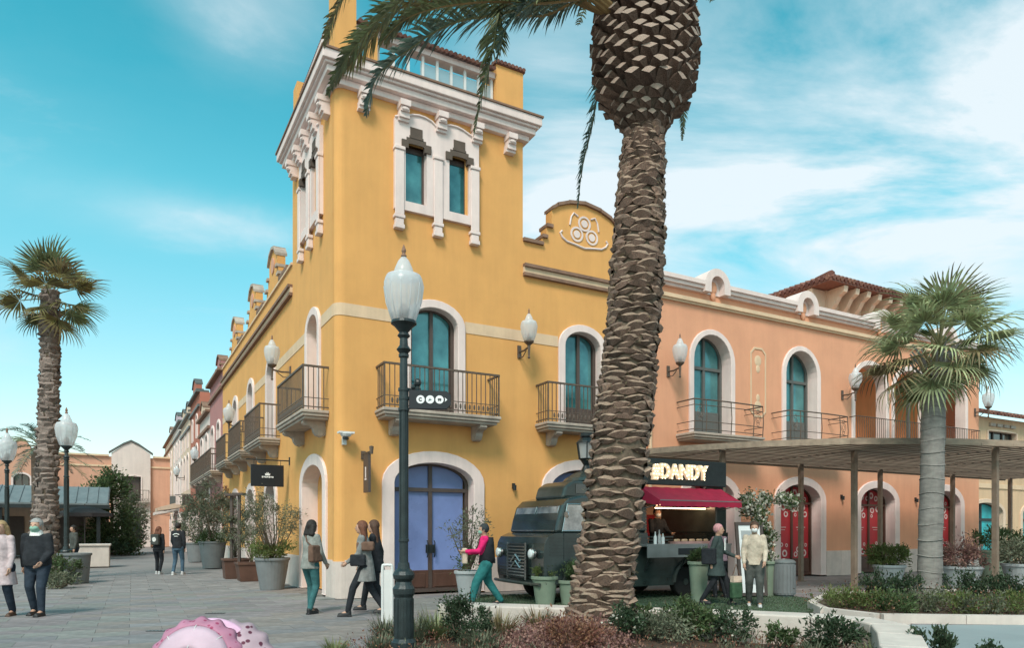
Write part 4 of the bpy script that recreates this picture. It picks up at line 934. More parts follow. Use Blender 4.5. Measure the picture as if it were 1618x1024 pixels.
# vertical brown sign by the door
vs = thing('projecting_sign', 'narrow brown vertical sign hanging beside the blue double door', 'sign', FR @ T(.62, 0, 2.75))
q = MB(); q.box(-.02, .02, -.62, 0, .44, .47); q.box(-.05, .05, -.03, 0, .33, .52); q.lathe([(.035, .40), (.05, .56), (.0, .58)], 10, c=(-.0, -.62, 0)); q.obj('arm', M['iron'], vs)
q = MB(); q.box(-.03, .03, -.48, -.12, -.42, .43); bp = q.obj('plate', M['frame_brown'], vs); q = MB(); q.box(-.038, -.0305, -.33, -.27, -.10, .14); q.box(-.038, -.0305, -.36, -.24, -.15, -.11); q.obj('numeral', M['trim'], bp)
cc = thing('security_camera', 'white security camera on the rounded corner below the first street balcony', 'camera', FR @ T(.18, 0.0, 3.58, 0))
q = MB(); q.box(-.04, .04, -.10, .02, -.20, .05); q.box(-.17, .17, -.28, -.10, .03, .07); q.lathe([(.001, -.06), (.10, -.03), (.13, .02), (.13, .03)], 14, c=(0, -.19, 0)); q.obj('housing', M['white_paint'], cc); q = MB(); q.lathe([(.001, -.115), (.06, -.10), (.08, -.061)], 12, c=(0, -.19, 0)); q.obj('dome', M['pane_dark'], cc)

# ================================================================ FOOD VAN
van = thing('food_van', 'vintage dark green corrugated food van with red awning parked on green turf', 'van', FR @ T(3.15, -3.62))
L_, W_ = 4.95, 2.0
def arcpts(cx, r, z0=.36, n=10): return [(cx+r*math.cos(PI*i/n), z0+r*math.sin(PI*i/n)) for i in range(n+1)]   # right to left
prof = [(0.06, .42), (.02, .60), (.0, 1.05), (.03, 1.24), (.10, 1.36), (.30, 1.44), (2.6, 1.44), (2.6, 1.16), (4.6, 1.16), (4.6, 1.44), (4.95, 1.44), (4.95, .36)]+arcpts(3.78, .44)+[(3.34, .30), (1.35, .30)]+arcpts(.92, .43)+[(.49, .42)]
q = MB(); q.prism(prof[::-1], 0, W_); bo_ = q.obj('body', M['van'], van); bevel(bo_, .05, 3)
up = [(.30, 1.441), (.36, 1.70), (.46, 2.0), (.60, 2.13), (.9, 2.20), (2.6, 2.24), (2.6, 1.441)]
q = MB(); q.prism(up[::-1], .03, W_-.03); cab = q.obj('cab', M['van'], van); bevel(cab, .06, 3)
q = MB(); q.box(2.601, 4.95, .02, W_-.02, 2.12, 2.26); q.box(2.601, 4.93, W_-.08, W_-.03, 1.16, 2.119); q.box(4.60, 4.94, .03, W_-.03, 1.441, 2.119); ro_ = q.obj('roof', M['van_roof'], van); bevel(ro_, .03, 2)
q = MB()
for i in range(13):
    z = .52+.068*i; q.box(1.40, 3.30, -.012, .001, z, z+.03)
    if z < 1.1: q.box(4.25, 4.93, -.012, .001, z, z+.03)
    if z > .95: q.box(.14, 1.39, -.012, .001, z, z+.03) ; 
    q.box(.012+max(0, z-1.1)*.3, .06, .12, W_-.12, z, z+.03) if z < 1.25 else None
for i in range(9): z = 1.50+.068*i; q.box(1.95, 2.59, .018, .031, z, z+.03)
q.each('corrugation_rib', M['van'], van)
q = MB(); ring(q, arcpts(.92, .43)[::-1], arcpts(.92, .50)[::-1], -.05, .02); ring(q, arcpts(3.78, .44)[::-1], arcpts(3.78, .51)[::-1], -.05, .02); q.obj('wheel_arch', M['van_roof'], van)
for cx in (.92, 3.78):
    for y in (.12, W_-.30):
        q = MB(); q.lathe([(.20, -.09), (.33, -.085), (.345, -.05), (.345, .05), (.33, .085), (.20, .09)], 24, tf=T(cx, y+.09, .345) @ Matrix.Rotation(PI/2, 4, 'X')); w_ = q.obj('wheel', M['tyre'], van)
        q = MB(); q.lathe([(.20, -.03), (.19, .07), (.09, .06), (.07, .10), (.001, .10)], 20, tf=T(cx, y+.09, .345) @ Matrix.Rotation(PI/2, 4, 'X')); q.obj('rim', M['van_roof'], w_)
# grille, bumper, lamps, windscreen
q = MB(); q.box(-.05, .0, .62, 1.38, .50, 1.22); gr = q.obj('grille', M['iron_black'], van); bevel(gr, .01, 1); q = MB()
for i in range(10): q.box(-.065, -.05, .66, 1.34, .55+.066*i, .575+.066*i)
q.box(-.07, -.051, .60, .63, .48, 1.24); q.box(-.07, -.051, 1.37, 1.40, .48, 1.24); q.obj('grille_bars', M['chrome'], gr)
q = MB(); q.prism([(-.075, .62), (-.07, .62), (-.07, .62)], .9, 1.1) if False else None
for dz in (0, .13):
    q.tube([(-.075, .80, .72+dz), (-.08, 1.0, .86+dz), (-.075, 1.2, .72+dz)], .022, 6)
q.obj('chevron_badge', M['chrome'], gr)
q = MB(); q.tube([(-.06, .05, .42), (-.10, .5, .42), (-.10, 1.5, .42), (-.06, 1.95, .42)], .035, 8); q.tube([(.05, .3, .42), (-.12, .3, .42)], .03, 6); q.tube([(.05, 1.7, .42), (-.12, 1.7, .42)], .03, 6); q.obj('bumper', M['van_roof'], van)
for y in (.30, 1.70):
    q = MB(); q.lathe([(.05, 0), (.105, .05), (.115, .11), (.10, .13)], 18, tf=T(-.0, y, 1.02) @ Matrix.Rotation(-PI/2, 4, 'Y')); h_ = q.obj('headlight', M['chrome'], van); q = MB(); q.lathe([(.10, .131), (.06, .15), (.001, .155)], 16, tf=T(0, y, 1.02) @ Matrix.Rotation(-PI/2, 4, 'Y')); q.obj('lens', M['sign_white'], h_, smooth=True)
def quadpane(name, pts, mt, parent, th=.012, fr=None):
    q = MB(); P = [Vector(p) for p in pts]; n = (P[1]-P[0]).cross(P[2]-P[0]).normalized()*th; k = len(P); q.add([p for p in P]+[p+n for p in P], [tuple(range(k)), tuple(range(2*k-1, k-1, -1))]+[(i, (i+1) % k, (i+1) % k+k, i+k) for i in range(k)])
    o = q.obj(name, M[mt], parent)
    if fr:
        f = MB(); f.tube([p+n*.8 for p in P]+[P[0]+n*.8, P[1]+n*.8], .018, 6); f.obj('seal', M[fr], o)
    return o
for ya, yb_ in ((.14, .97), (1.03, 1.86)):
    quadpane('windscreen', [(.312, yb_, 1.49), (.312, ya, 1.49), (.445, ya, 1.98), (.445, yb_, 1.98)], 'pane_sky', van, -.02, 'chrome')
quadpane('side_window', [(.44, .022, 1.48), (1.20, .022, 1.48), (1.20, .022, 2.02), (.56, .022, 2.02)], 'pane_sky', van, .012, 'chrome')
quadpane('side_window', [(1.30, .022, 1.50), (1.86, .022, 1.50), (1.86, .022, 2.0), (1.30, .022, 2.0)], 'pane_sky', van, .012, 'chrome')
q = MB(); q.box(1.24, 1.26, -.006, .03, .6, 2.1); q.box(.46, .48, -.006, .01, .9, 1.45); q.tube([(1.1, -.04, 1.35), (1.22, -.04, 1.35)], .012, 6); q.obj('door_seam', M['iron_black'], van)
q = MB()
for dz in (0, .16): q.prism([(1.02, 1.38-dz), (1.10, 1.44-dz), (1.48, 1.20-dz), (1.86, 1.02-dz), (1.50, 1.08-dz)][::-1], -.018, -.013)
q.obj('side_chevron', mat('arrow_pink', (.48, .29, .24), .6, .1, 5, 0), van)  # pale pink slanted bars on the van side
q = MB(); q.tube([(.55, -.02, 1.75), (.42, -.16, 1.80)], .008, 5); q.lathe([(.07, -.01), (.07, .01)], 12, tf=T(.42, -.18, 1.80) @ Matrix.Rotation(PI/2, 4, 'Y')); q.obj('mirror', M['chrome'], van)
# raised roof box with side lights
q = MB(); q.prism([(.72, 2.16), (.80, 2.42), (1.0, 2.54), (2.45, 2.54), (2.45, 2.16)][::-1], .45, 1.6); rb = q.obj('roof_box', M['van_roof'], van); bevel(rb, .06, 3)
quadpane('roof_window', [(1.05, .449, 2.27), (1.6, .449, 2.27), (1.6, .449, 2.46), (1.05, .449, 2.46)], 'pane_dark', rb, .01); quadpane('roof_window', [(1.68, .449, 2.27), (2.3, .449, 2.27), (2.3, .449, 2.46), (1.68, .449, 2.46)], 'pane_dark', rb, .01)
q = MB(); q.lathe([(.52, 2.55), (.46, 2.62), (.30, 2.72), (.12, 2.78), (.07, 2.80)], 20, c=(1.60, .85, 0)); q.obj('roof_dome', M['van_roof'], van, smooth=False)
ln = thing('roof_lantern', 'black glazed lantern standing on top of the dark food van', 'lantern', van.matrix_basis @ T(1.60, .85, 2.79) @ Matrix.Scale(1.2, 4))
q = MB(); q.lathe([(.10, 0), (.08, .04), (.05, .10), (.10, .18), (.15, .22)], 12); q.lathe([(.19, .50), (.17, .53), (.10, .60), (.05, .64), (.02, .68)], 12); q.lathe([(.12, .62), (.12, .68), (.07, .69)], 10)
for i in range(6): a = 2*PI*i/6; q.tube([(.14*math.cos(a), .14*math.sin(a), .21), (.185*math.cos(a), .185*math.sin(a), .51)], .012, 5)
q.obj('frame', M['iron_black'], ln); q = MB(); q.lathe([(.12, .22), (.165, .50)], 6); q.obj('glass', M['lampglass'], ln)
# serving hatch
q = MB(); q.box(2.62, 4.60, W_-.11, W_-.081, 1.16, 2.10); q.box(2.60, 4.6, .05, W_-.1, .95, .99); q.box(2.58, 2.6, .05, W_-.1, 1.0, 2.1); q.obj('interior', M['warm'], van)
q = MB(); q.box(3.55, 4.5, W_-.14, W_-.115, 1.35, 1.88); q.obj('poster', M['red'], van); q = MB(); q.box(3.1, 4.55, .30, .36, 1.98, 2.10); q.obj('light_strip', mat('strip_warm', (.8, .6, .4), .5, .05, 4, 0, emis=(1, .62, .35), estr=7), van)
q = MB(); q.box(3.0, 4.4, .02, .30, 2.0, 2.04) ; q.box(2.62, 3.05, .9, 1.5, 1.0, 1.62); q.obj('shelf', M['frame_brown'], van)
q = MB(); q.box(2.3, 4.72, -.34, .25, 1.16, 1.20); ct = q.obj('counter', M['steel'], van); q = MB(); q.box(2.32, 4.70, -.335, -.31, .92, 1.159); q.box(2.35, 4.68, -.30, -.0, 1.14, 1.158); q.obj('counter_front', M['steel'], ct); q = MB()
for x in (2.5, 3.5, 4.5): q.tube([(x, -.02, .62), (x, -.30, 1.14)], .016, 6)
q.each('strut', M['iron_black'], ct); q = MB(); q.box(3.15, 3.75, -.341, -.336, .97, 1.11); q.obj('menu_plate', M['sign_black'], ct)
q = MB(); q.box(4.05, 4.17, -.36, -.342, .90, 1.10); q.obj('menu_card', M['sign_white'], ct)
for i in range(5): pass
q = MB(); q.box(3.2, 4.3, -.18, .05, 1.2005, 1.25); tr_ = q.obj('tray', M['counter'], thing('serving_tray', 'long pale pink tray of pastries on the food van counter', 'tray', van.matrix_basis))
for i in range(14): q = MB(); q.ball((3.28+.072*i, -.07+.03*((i*7) % 3-1), 1.275), (.04, .035, .03), 7, 5); q.obj('pastry', M['trim2'], tr_.parent)
for i, (x, h, r) in enumerate(((2.72, .26, .035), (2.83, .30, .035), (2.93, .22, .04))):
    q = MB(); q.lathe([(r, 0), (r, h*.6), (r*.4, h*.75), (r*.35, h), (.001, h+.005)], 12, c=(0, 0, 0)); o = q.obj('bottle', M['sign_white'] if i != 1 else M['lampglass'], None, van.matrix_basis @ T(x, -.1, 1.2005), label=['squat white bottle, leftmost on the food van counter', 'tall clear bottle between two white ones on the van counter', 'white bottle nearest the pastry tray on the van counter'][i], cat='bottle')
# awning and lit sign
q = MB(); n = 24; A = []
for j in range(7):
    t = j/6
    for i in range(n+1):
        x = 2.42+2.32*i/n; A.append((x, .0-.60*t, 2.42-.30*t-.035*math.sin(PI*t)+.006*math.sin(i*1.9)))
for i in range(n+1): x = 2.42+2.32*i/n; A.append((x, -.605, 2.12-.12-.018*(i % 2)))
F_ = [(j*(n+1)+i, j*(n+1)+i+1, (j+1)*(n+1)+i+1, (j+1)*(n+1)+i) for j in range(7) for i in range(n)]
q.add(A, F_); q.add([(2.42, 0, 2.42), (2.42, -.6, 2.12), (2.42, -.6, 2.0), (2.42, 0, 2.1)], [(0, 1, 2, 3)]); q.add([(4.74, 0, 2.42), (4.74, -.6, 2.12), (4.74, -.6, 2.0), (4.74, 0, 2.1)], [(0, 1, 2, 3)])
aw = q.obj('awning', M['awning'], van); sm = aw.modifiers.new('solid', 'SOLIDIFY'); sm.thickness = .008
q = MB(); 
for x in (2.45, 4.71): q.tube([(x, 0, 1.95), (x, -.60, 2.05)], .012, 6)
q.tube([(2.42, -.60, 2.115), (4.74, -.60, 2.115)], .014, 6); q.obj('awning_arm', M['steel'], van)
q = MB(); q.box(2.35, 4.88, -.02, .10, 2.48, 3.04); q.box(2.40, 2.46, .1, .6, 2.26, 2.9); q.box(4.85, 4.91, .1, .6, 2.26, 2.9); sb = q.obj('sign_board', M['iron_black'], van); bevel(sb, .01, 1)
tx = text('#DANDY', .43, 'letter', 'lettering', sb, T(3.45, -.055, 2.76), .03, .008, .86)
# bulbs along the letters
bx = MB()
S5 = {'#': [(0, .3), (1, .3), (0, .7), (1, .7), (.3, 0), (.3, 1), (.7, 0), (.7, 1), (.5, .3), (.5, .7), (.3, .5), (.7, .5)], 'D': [(0, 0), (0, .25), (0, .5), (0, .75), (0, 1), (.45, 1), (.8, .8), (.95, .5), (.8, .2), (.45, 0)],
      'A': [(0, 0), (.12, .3), (.25, .6), (.4, .95), (.6, .95), (.75, .6), (.88, .3), (1, 0), (.5, .35)], 'N': [(0, 0), (0, .33), (0, .66), (0, 1), (.25, .75), (.5, .5), (.75, .25), (1, 0), (1, .33), (1, .66), (1, 1)], 'Y': [(.5, 0), (.5, .25), (.5, .45), (.3, .7), (.1, 1), (.7, .7), (.9, 1)]}
bb_ = [Vector(c) for c in tx.bound_box]; xmn, xmx = min(v.x for v in bb_), max(v.x for v in bb_); zmn, zmx = min(v.z for v in bb_), max(v.z for v in bb_)
wd = {'#': .78, 'D': 1.0, 'A': 1.0, 'N': 1.0, 'Y': .95}; tot_ = sum(wd[c] for c in '#DANDY'); x = xmn
for c in '#DANDY':
    w_ = (xmx-xmn)*wd[c]/tot_
    for (u, v) in S5[c]: bx.ball((x+w_*(.16+.66*u), -.047, zmn+(zmx-zmn)*(.10+.80*v)), .012, 6, 4)
    x += w_
bx.obj('bulbs', M['bulb'], tx, kind='stuff')

# ================================================================ PERGOLA of slats
pg = thing('slatted_canopy', 'long brown slatted timber canopy on slim posts before the peach building', 'canopy', FR)
def front_t(s):      # front edge of the canopy in plan
    P = [(7.3, -1.4), (7.8, -2.6), (8.7, -4.0), (10.0, -5.3), (11.9, -6.3), (14, -6.9), (17, -7.1), (26, -6.6)]
    for (a, b_), (c, d_) in zip(P, P[1:]):
        if a <= s <= c: return b_+(d_-b_)*(s-a)/(c-a)
    return -6.6
t = -1.15; slat_k = 0
while t > -7.0:
    lo = None; s = 7.3
    while s < 20 and front_t(s) > t: s += .05
    if s < 20:
        q = MB(); q.box(s, 25.2, t-.075, t+.075, 3.42, 3.46); q.obj('slat', M['wood'], pg)
    t -= .235
for s in [8.6+2.9*i for i in range(6)]:
    q = MB(); q.box(s-.05, s+.05, max(front_t(s), -7.0)+.05, -1.0, 3.465, 3.535); q.obj('crossbeam', M['wood'], pg)
edge = [(7.3, -1.4), (7.8, -2.6), (8.7, -4.0), (10.0, -5.3), (11.9, -6.3), (14, -6.9), (17, -7.1), (21, -6.95), (25.2, -6.7)]
q = MB()
for (a, b_), (c, d_) in zip(edge, edge[1:]): q.plan([(a, b_-.06), (c, d_-.06), (c, d_+.02), (a, b_+.02)], 3.40, 3.54)
q.each('fascia', M['wood'], pg); q = MB(); q.box(7.2, 25.2, -1.06, -.98, 3.38, 3.54); q.obj('back_beam', M['wood'], pg)
for (s, t) in ((8.9, -3.85), (11.44, -4.45), (13.72, -6.45), (18.0, -6.5), (22.5, -6.4), (8.65, -2.9), (10.1, -1.5), (13.2, -1.5), (16.9, -1.5), (20.9, -1.5), (24.6, -1.5)):
    if (s, t) == (8.9, -3.85): continue
    q = MB(); q.box(s-.055, s+.055, t-.055, t+.055, 0, 3.418); q.box(s-.11, s+.11, t-.11, t+.11, 0, .02); q.obj('post', M['post'], pg)

# ================================================================ PALMS
def spline(P, n):
    P = [Vector(p) for p in P]; P = [P[0]*2-P[1]]+P+[P[-1]*2-P[-2]]; out = []; m = len(P)-3
    for i in range(n+1):
        u = i/n*m; k = min(int(u), m-1); t = u-k; a, b_, c, d_ = P[k:k+4]
        out.append(.5*((2*b_)+(c-a)*t+(2*a-5*b_+4*c-d_)*t*t+(-a+3*b_-3*c+d_)*t**3))
    return out
def blade(V_, F_, base, d, side, L_, w, droop, nseg=3):
    """narrow leaflet bending down under its weight"""
    o = len(V_); p = Vector(base); d = Vector(d).normalized(); side = Vector(side)
    for i in range(nseg+1):
        t = i/nseg; ww = w*(1-t)**.6*(.55+.9*min(t*3, 1)*.5) if i < nseg else 0
        if i < nseg: V_ += [tuple(p-side*ww), tuple(p+side*ww)]
        else: V_.append(tuple(p))
        dd = (d+Vector((0, 0, -droop*t*1.6))).normalized(); p = p+dd*(L_/nseg)
    for i in range(nseg-1): F_.append((o+2*i, o+2*i+1, o+2*i+3, o+2*i+2))
    F_.append((o+2*nseg-2, o+2*nseg-1, o+2*nseg))
def frond_mesh(P, LL=.42, mt=('rachis', 'frond'), N=64, w=.011, droop=.35, seed=1, start=.16, planar=.45):
    rr = random.Random(seed); sp = spline(P, 40); q = MB(); q.tube(sp, [max(.006, .032*(1-i/40)**.8) for i in range(41)], 5, flat=.6); nf = len(q.f)
    V_, F_ = [], []
    for i in range(N):
        t = start+(1-start)*i/N; u = t*40; k = min(int(u), 39); p = sp[k].lerp(sp[k+1], u-k); tan = (sp[k+1]-sp[k]).normalized()
        side = tan.cross(Vector((0, 0, 1))); side = side.normalized() if side.length > .05 else Vector((1, 0, 0)); nrm = side.cross(tan).normalized()
        prof_ = math.sin(PI*min(1, .12+.88*((t-start)/(1-start)))**.75)*.85+.15
        for sg in (-1, 1):
            l = LL*prof_*rr.uniform(.8, 1.12); d = tan*rr.uniform(.55, .8)+side*sg*rr.uniform(.55, .85)+nrm*rr.uniform(-.1, planar)
            blade(V_, F_, p, d, (tan.cross(d)).cross(d).normalized()*rr.choice((1, 1))*1.0+Vector((rr.uniform(-.2, .2),)*3), l, w, droop*rr.uniform(.6, 1.3))
    q.mi = 1; q.add(V_, F_); me = q.mesh('frond', [M[mt[0]], M[mt[1]]]); return me
def scale_mesh(kind):
    """one leaf-base remnant; x = across, y = outwards (-), z = up"""
    q = MB()
    if kind == 'trunk':       # wide lens-shaped scar with a pale upper lip
        us = (-.58, -.3, 0, .3, .58); pf = lambda u: 1-(u/.58)**2
        lo = [(u, -.10-.30*pf(u), -.52*pf(u)) for u in us]; lp_ = [(u, -.12-.80*pf(u), .10+.16*pf(u)) for u in us]; tp_ = [(u, -.05-.55*pf(u), .16+.36*pf(u)) for u in us]; bk = [(u, .25, .10+.40*pf(u)) for u in us]
        q.add(lo+lp_, [(i, i+1, i+6, i+5) for i in range(4)]); q.mi = 1; q.add(lp_+tp_, [(i, i+1, i+6, i+5) for i in range(4)]); q.mi = 0; q.add(tp_+bk, [(i, i+1, i+6, i+5) for i in range(4)])
    elif kind == 'boot':
        q.add([(-.5, 0, -.5), (.5, 0, -.5), (.56, 0, .25), (-.56, 0, .25), (-.36, -.32, -.10), (.36, -.32, -.10), (.42, -.62, .22), (-.42, -.62, .22), (-.46, -.30, .50), (.46, -.30, .50), (0, -.80, .26)],
              [(0, 1, 5, 4), (4, 5, 10), (4, 10, 7), (5, 6, 10), (0, 4, 7, 3), (1, 2, 6, 5), (3, 7, 8), (2, 9, 6), (7, 10, 6, 9, 8), (3, 8, 9, 2)])
    else:
        q.add([(-.5, .2, -.45), (.5, .2, -.45), (.45, .2, .35), (-.45, .2, .35), (-.44, -.72, .05), (.44, -.72, .05), (.13, -.70, .40), (-.13, -.70, .40), (0, -.72, -.34)],
              [(0, 1, 5, 8, 4), (1, 2, 6, 5), (3, 0, 4, 7), (2, 3, 7, 6)]); q.mi = 1; q.add([(-.44, -.723, .05), (0, -.723, -.34), (.44, -.723, .05), (.13, -.703, .40), (-.13, -.703, .40)], [(0, 1, 2, 3, 4)])
    return q
def trunk(parent, path, radii, row, nper, names, seedv, sz, maxparts, eye=Vector((0, 0, 1.5)), shape='trunk', mats=('bark_date', 'boot', 'lip')):
    """core plus leaf-base scales; the ones facing the square are parts, the rest one joined part"""
    sp = spline(path, 60); rr = random.Random(seedv)
    rad = lambda t: np.interp(t, [r[0] for r in radii], [r[1] for r in radii])
    q = MB(); q.tube(sp, [float(rad(i/60))*.93 for i in range(61)], 20); q.obj('trunk', M[mats[0]], parent, smooth=True)
    Ltot = sum((b_-a).length for a, b_ in zip(sp, sp[1:])); nrow = int(Ltot/row); items = []
    for j in range(nrow):
        t = (j+.5)/nrow; u = t*60; k = min(int(u), 59); c = sp[k].lerp(sp[k+1], u-k); r = float(rad(t)); tan = (sp[k+1]-sp[k]).normalized()
        for i in range(nper):
            a = 2*PI*(i+.5*(j % 2)+rr.uniform(-.25, .25))/nper; o = Vector((math.cos(a), math.sin(a), 0)); pos = c+o*r*.92+tan*rr.uniform(-.2, .2)*row
            y = -o; x = Vector((0, 0, 1)).cross(o).normalized(); x = -x if False else x
            w = 2*PI*r/nper*rr.uniform(.80, 1.25); h = sz[1]*rr.uniform(.65, 1.35)*(1.25 if t < .3 else 1); d = sz[2]*rr.uniform(.45, 1.25)*(1.35 if t < .3 else 1)
            R_ = Matrix((tuple(x), tuple(y), (0, 0, 1))).transposed().to_4x4() @ Matrix.Rotation(rr.uniform(-.2, .2), 4, 'Y') @ Matrix.Rotation(rr.uniform(-.25, .25), 4, 'X')
            items.append((o.dot((eye-pos).normalized()), Matrix.Translation(pos) @ R_ @ Matrix.Diagonal((w, d, h, 1))))
    ML = [M[k] for k in mats[1:]]; vs_ = []
    for k in range(7):
        z_ = scale_mesh(shape); jit = {}
        for n_, v in enumerate(z_.v):
            key = tuple(round(c, 3) for c in v); jit.setdefault(key, (rr.uniform(-.07, .07), rr.uniform(-.16, .12), rr.uniform(-.13, .13))); z_.v[n_] = tuple(a_+b_ for a_, b_ in zip(v, jit[key]))
        vs_.append(z_)
    mes = [z_.mesh(names[0], ML) for z_ in vs_]; front = sorted(items, key=lambda e: -e[0]); parts = front[:maxparts]; rest = front[maxparts:]
    for f, m in parts: link(names[0], rr.choice(mes), parent, m)
    q = MB(); 
    for f, m in rest:
        me2 = rr.choice(vs_)
        for mi in set(me2.m):
            q.mi = mi; q.add([m @ Vector(v) for v in me2.v], [fc for fc, k in zip(me2.f, me2.m) if k == mi])
    q.obj(names[1], ML, parent, kind='stuff'); return sp
dp = thing('date_palm', 'big leaning date palm with pineapple-shaped crown base in the foreground planter', 'palm tree', T(0, 0))
D = 9.5
pth = [atz(945, 1003, D), atz(950, 950, D), atz(963, 850, D), atz(980, 700, D), atz(992, 600, D), atz(1001, 500, D), atz(1008, 400, D), atz(1013, 300, D), atz(1017, 230, D), atz(1019, 170, D)]
trunk(dp, pth, [(0, .52), (.06, .45), (.17, .375), (.35, .385), (.48, .36), (.6, .345), (.72, .325), (.84, .28), (.93, .235), (1, .25)], .084, 9, ('leaf_scar', 'leaf_scars'), 5, (.1, .095, .08), 190)
rf_ = random.Random(77); V_, F_ = [], []; spd = spline(pth, 60); radf = lambda t: float(np.interp(t, [0, .06, .17, .35, .48, .6, .72, .84, .93, 1], [.52, .45, .375, .385, .36, .345, .325, .28, .235, .25]))
for i in range(2600):
    t = rf_.random(); u = t*59.9; k = int(u); c = spd[k].lerp(spd[k+1], u-k); a = rf_.uniform(0, 2*PI); o = Vector((math.cos(a), math.sin(a), 0)); p = c+o*radf(t)*1.02
    d = (o*rf_.uniform(.1, .8)+Vector((rf_.uniform(-.6, .6), rf_.uniform(-.6, .6), rf_.uniform(-1.0, .5)))).normalized(); blade(V_, F_, p, d, d.orthogonal().normalized(), rf_.uniform(.03, .10), .0035, .3, 2)
q = MB(); q.add(V_, F_); q.obj('fibres', M['straw'], dp, kind='stuff')
# crown base ("pineapple")
bc = atz(1019, 95, D); q = MB()
bprof = [(.24, -.98), (.38, -.80), (.56, -.52), (.64, -.20), (.655, .15), (.62, .5), (.52, .85), (.38, 1.15)]
q.lathe([(r*.9, z) for r, z in bprof], 24, c=tuple(bc)); q.obj('crown_base', M['bark_date'], dp)
rr = random.Random(11); items = []
for j in range(18):
    z = -.90+.112*j; r = float(np.interp(z, [p[1] for p in bprof], [p[0] for p in bprof])); n_ = 17 if r > .5 else 13
    for i in range(n_):
        a = 2*PI*(i+.5*(j % 2)+rr.uniform(-.1, .1))/n_; o = Vector((math.cos(a), math.sin(a), 0)); pos = bc+o*r*.88+Vector((0, 0, z))
        x = Vector((0, 0, 1)).cross(o).normalized(); R_ = Matrix((tuple(x), tuple(-o), (0, 0, 1))).transposed().to_4x4() @ Matrix.Rotation(rr.uniform(-.15, .15), 4, 'Y') @ Matrix.Rotation(math.radians(-rr.uniform(0, 25)), 4, 'X')
        s_ = rr.uniform(.85, 1.15); low = z < -.62
        items.append((o.dot((Vector((0, 0, 1.5))-pos).normalized()), Matrix.Translation(pos) @ R_ @ Matrix.Diagonal((.225*s_*(r/.7)**.5, (.11 if low else .23)*s_, .125*s_, 1))))
items.sort(key=lambda e: -e[0]); bme = scale_mesh('ball').mesh('leaf_base', [M['boot'], M['boot_cut']])
for f, m in items[:110]: link('leaf_base', bme, dp, m)
q = MB(); sm_ = scale_mesh('ball')
for f, m in items[110:]:
    for mi in (0, 1):
        q.mi = mi; fs = [fc for fc, k in zip(sm_.f, sm_.m) if k == mi]; q.add([m @ Vector(v) for v in sm_.v], fs)
q.obj('leaf_bases', [M['boot'], M['boot_cut']], dp, kind='stuff')
def fr_px(pts, **k):
    me = frond_mesh([atz(*p) for p in pts], **k); return link('frond', me, dp)
top = (1000, -25, 9.5)
fr_px([top, (900, -10, 9.2), (800, 19, 9.0), (715, 36, 8.8), (650, 75, 8.7), (597, 120, 8.6), (578, 182, 8.6)], LL=.50, N=136, w=.021, seed=1, mt=('rachis', 'frond_b'), droop=.55)
fr_px([top, (890, -50, 9.0), (815, -25, 8.7), (788, 25, 8.6), (779, 78, 8.5), (764, 140, 8.5), (749, 212, 8.5)], LL=.40, N=122, w=.019, seed=2, mt=('rachis', 'frond'), droop=.9)
fr_px([top, (860, -90, 9.3), (740, -70, 9.0), (640, -5, 8.8), (590, 40, 8.7), (545, 95, 8.7), (518, 150, 8.7)], LL=.46, N=136, w=.021, seed=3, mt=('rachis', 'frond'), droop=.5)
fr_px([top, (880, -40, 9.8), (760, -30, 9.9), (660, -5, 10.0), (600, 45, 10.0), (560, 95, 10.1), (530, 130, 10.1)], LL=.52, N=136, w=.021, seed=4, mt=('rachis_o', 'frond_y'), droop=.5)
fr_px([top, (930, -5, 9.0), (850, 5, 8.6), (780, 2, 8.3), (700, 10, 8.1), (640, 30, 8.0), (600, 70, 8.0)], LL=.42, N=122, w=.020, seed=5, mt=('rachis_o', 'frond'), droop=.7)
fr_px([top, (910, 2, 9.8), (850, 25, 10.0), (760, 10, 10.1), (680, -10, 10.2), (600, -5, 10.3)], LL=.40, N=105, w=.020, seed=6, mt=('rachis_o', 'frond_b'), droop=.7)
fr_px([top, (780, -120, 9.5), (660, -110, 9.4), (580, -60, 9.3), (535, 10, 9.2), (512, 70, 9.2)], LL=.48, N=129, w=.021, seed=7, mt=('rachis', 'frond_y'), droop=.5)
fr_px([(985, 40, 10.1), (962, 70, 10.3), (947, 130, 10.3), (935, 200, 10.3), (920, 265, 10.3), (913, 330, 10.3)], LL=.34, N=112, w=.019, seed=8, droop=.25, start=.2, mt=('rachis', 'frond_b'))
fr_px([(1050, 60, 10.1), (1075, 110, 10.2), (1080, 160, 10.2), (1078, 222, 10.2)], LL=.14, N=52, w=.012, seed=9, droop=.2, start=.3)
fr_px([top, (930, -15, 8.9), (880, -12, 8.6), (830, 12, 8.5), (800, 45, 8.4), (785, 95, 8.4)], LL=.40, N=100, w=.020, seed=15, mt=('rachis', 'frond_b'), droop=.6)
fr_px([top, (900, -45, 9.9), (800, -40, 10.0), (710, -15, 10.1), (640, 30, 10.1), (610, 70, 10.1)], LL=.46, N=110, w=.020, seed=16, mt=('rachis_o', 'frond_y'), droop=.5)
for x1 in (900, 918, 935, 948, 960):       # bare orange leaf stalks leaving the crown
    q = MB(); q.tube(spline([atz(985, 50-(960-x1)*.3, 9.3), atz(x1+20, 20-(960-x1)*.2, 9.1), atz(x1-40, -30, 8.9)], 8), [.035]*5+[.03]*4, 6, flat=.6); q.obj('leaf_stalk', M['rachis_o'], dp)
cr = bc+Vector((0, 0, 1.1)); rr = random.Random(5)
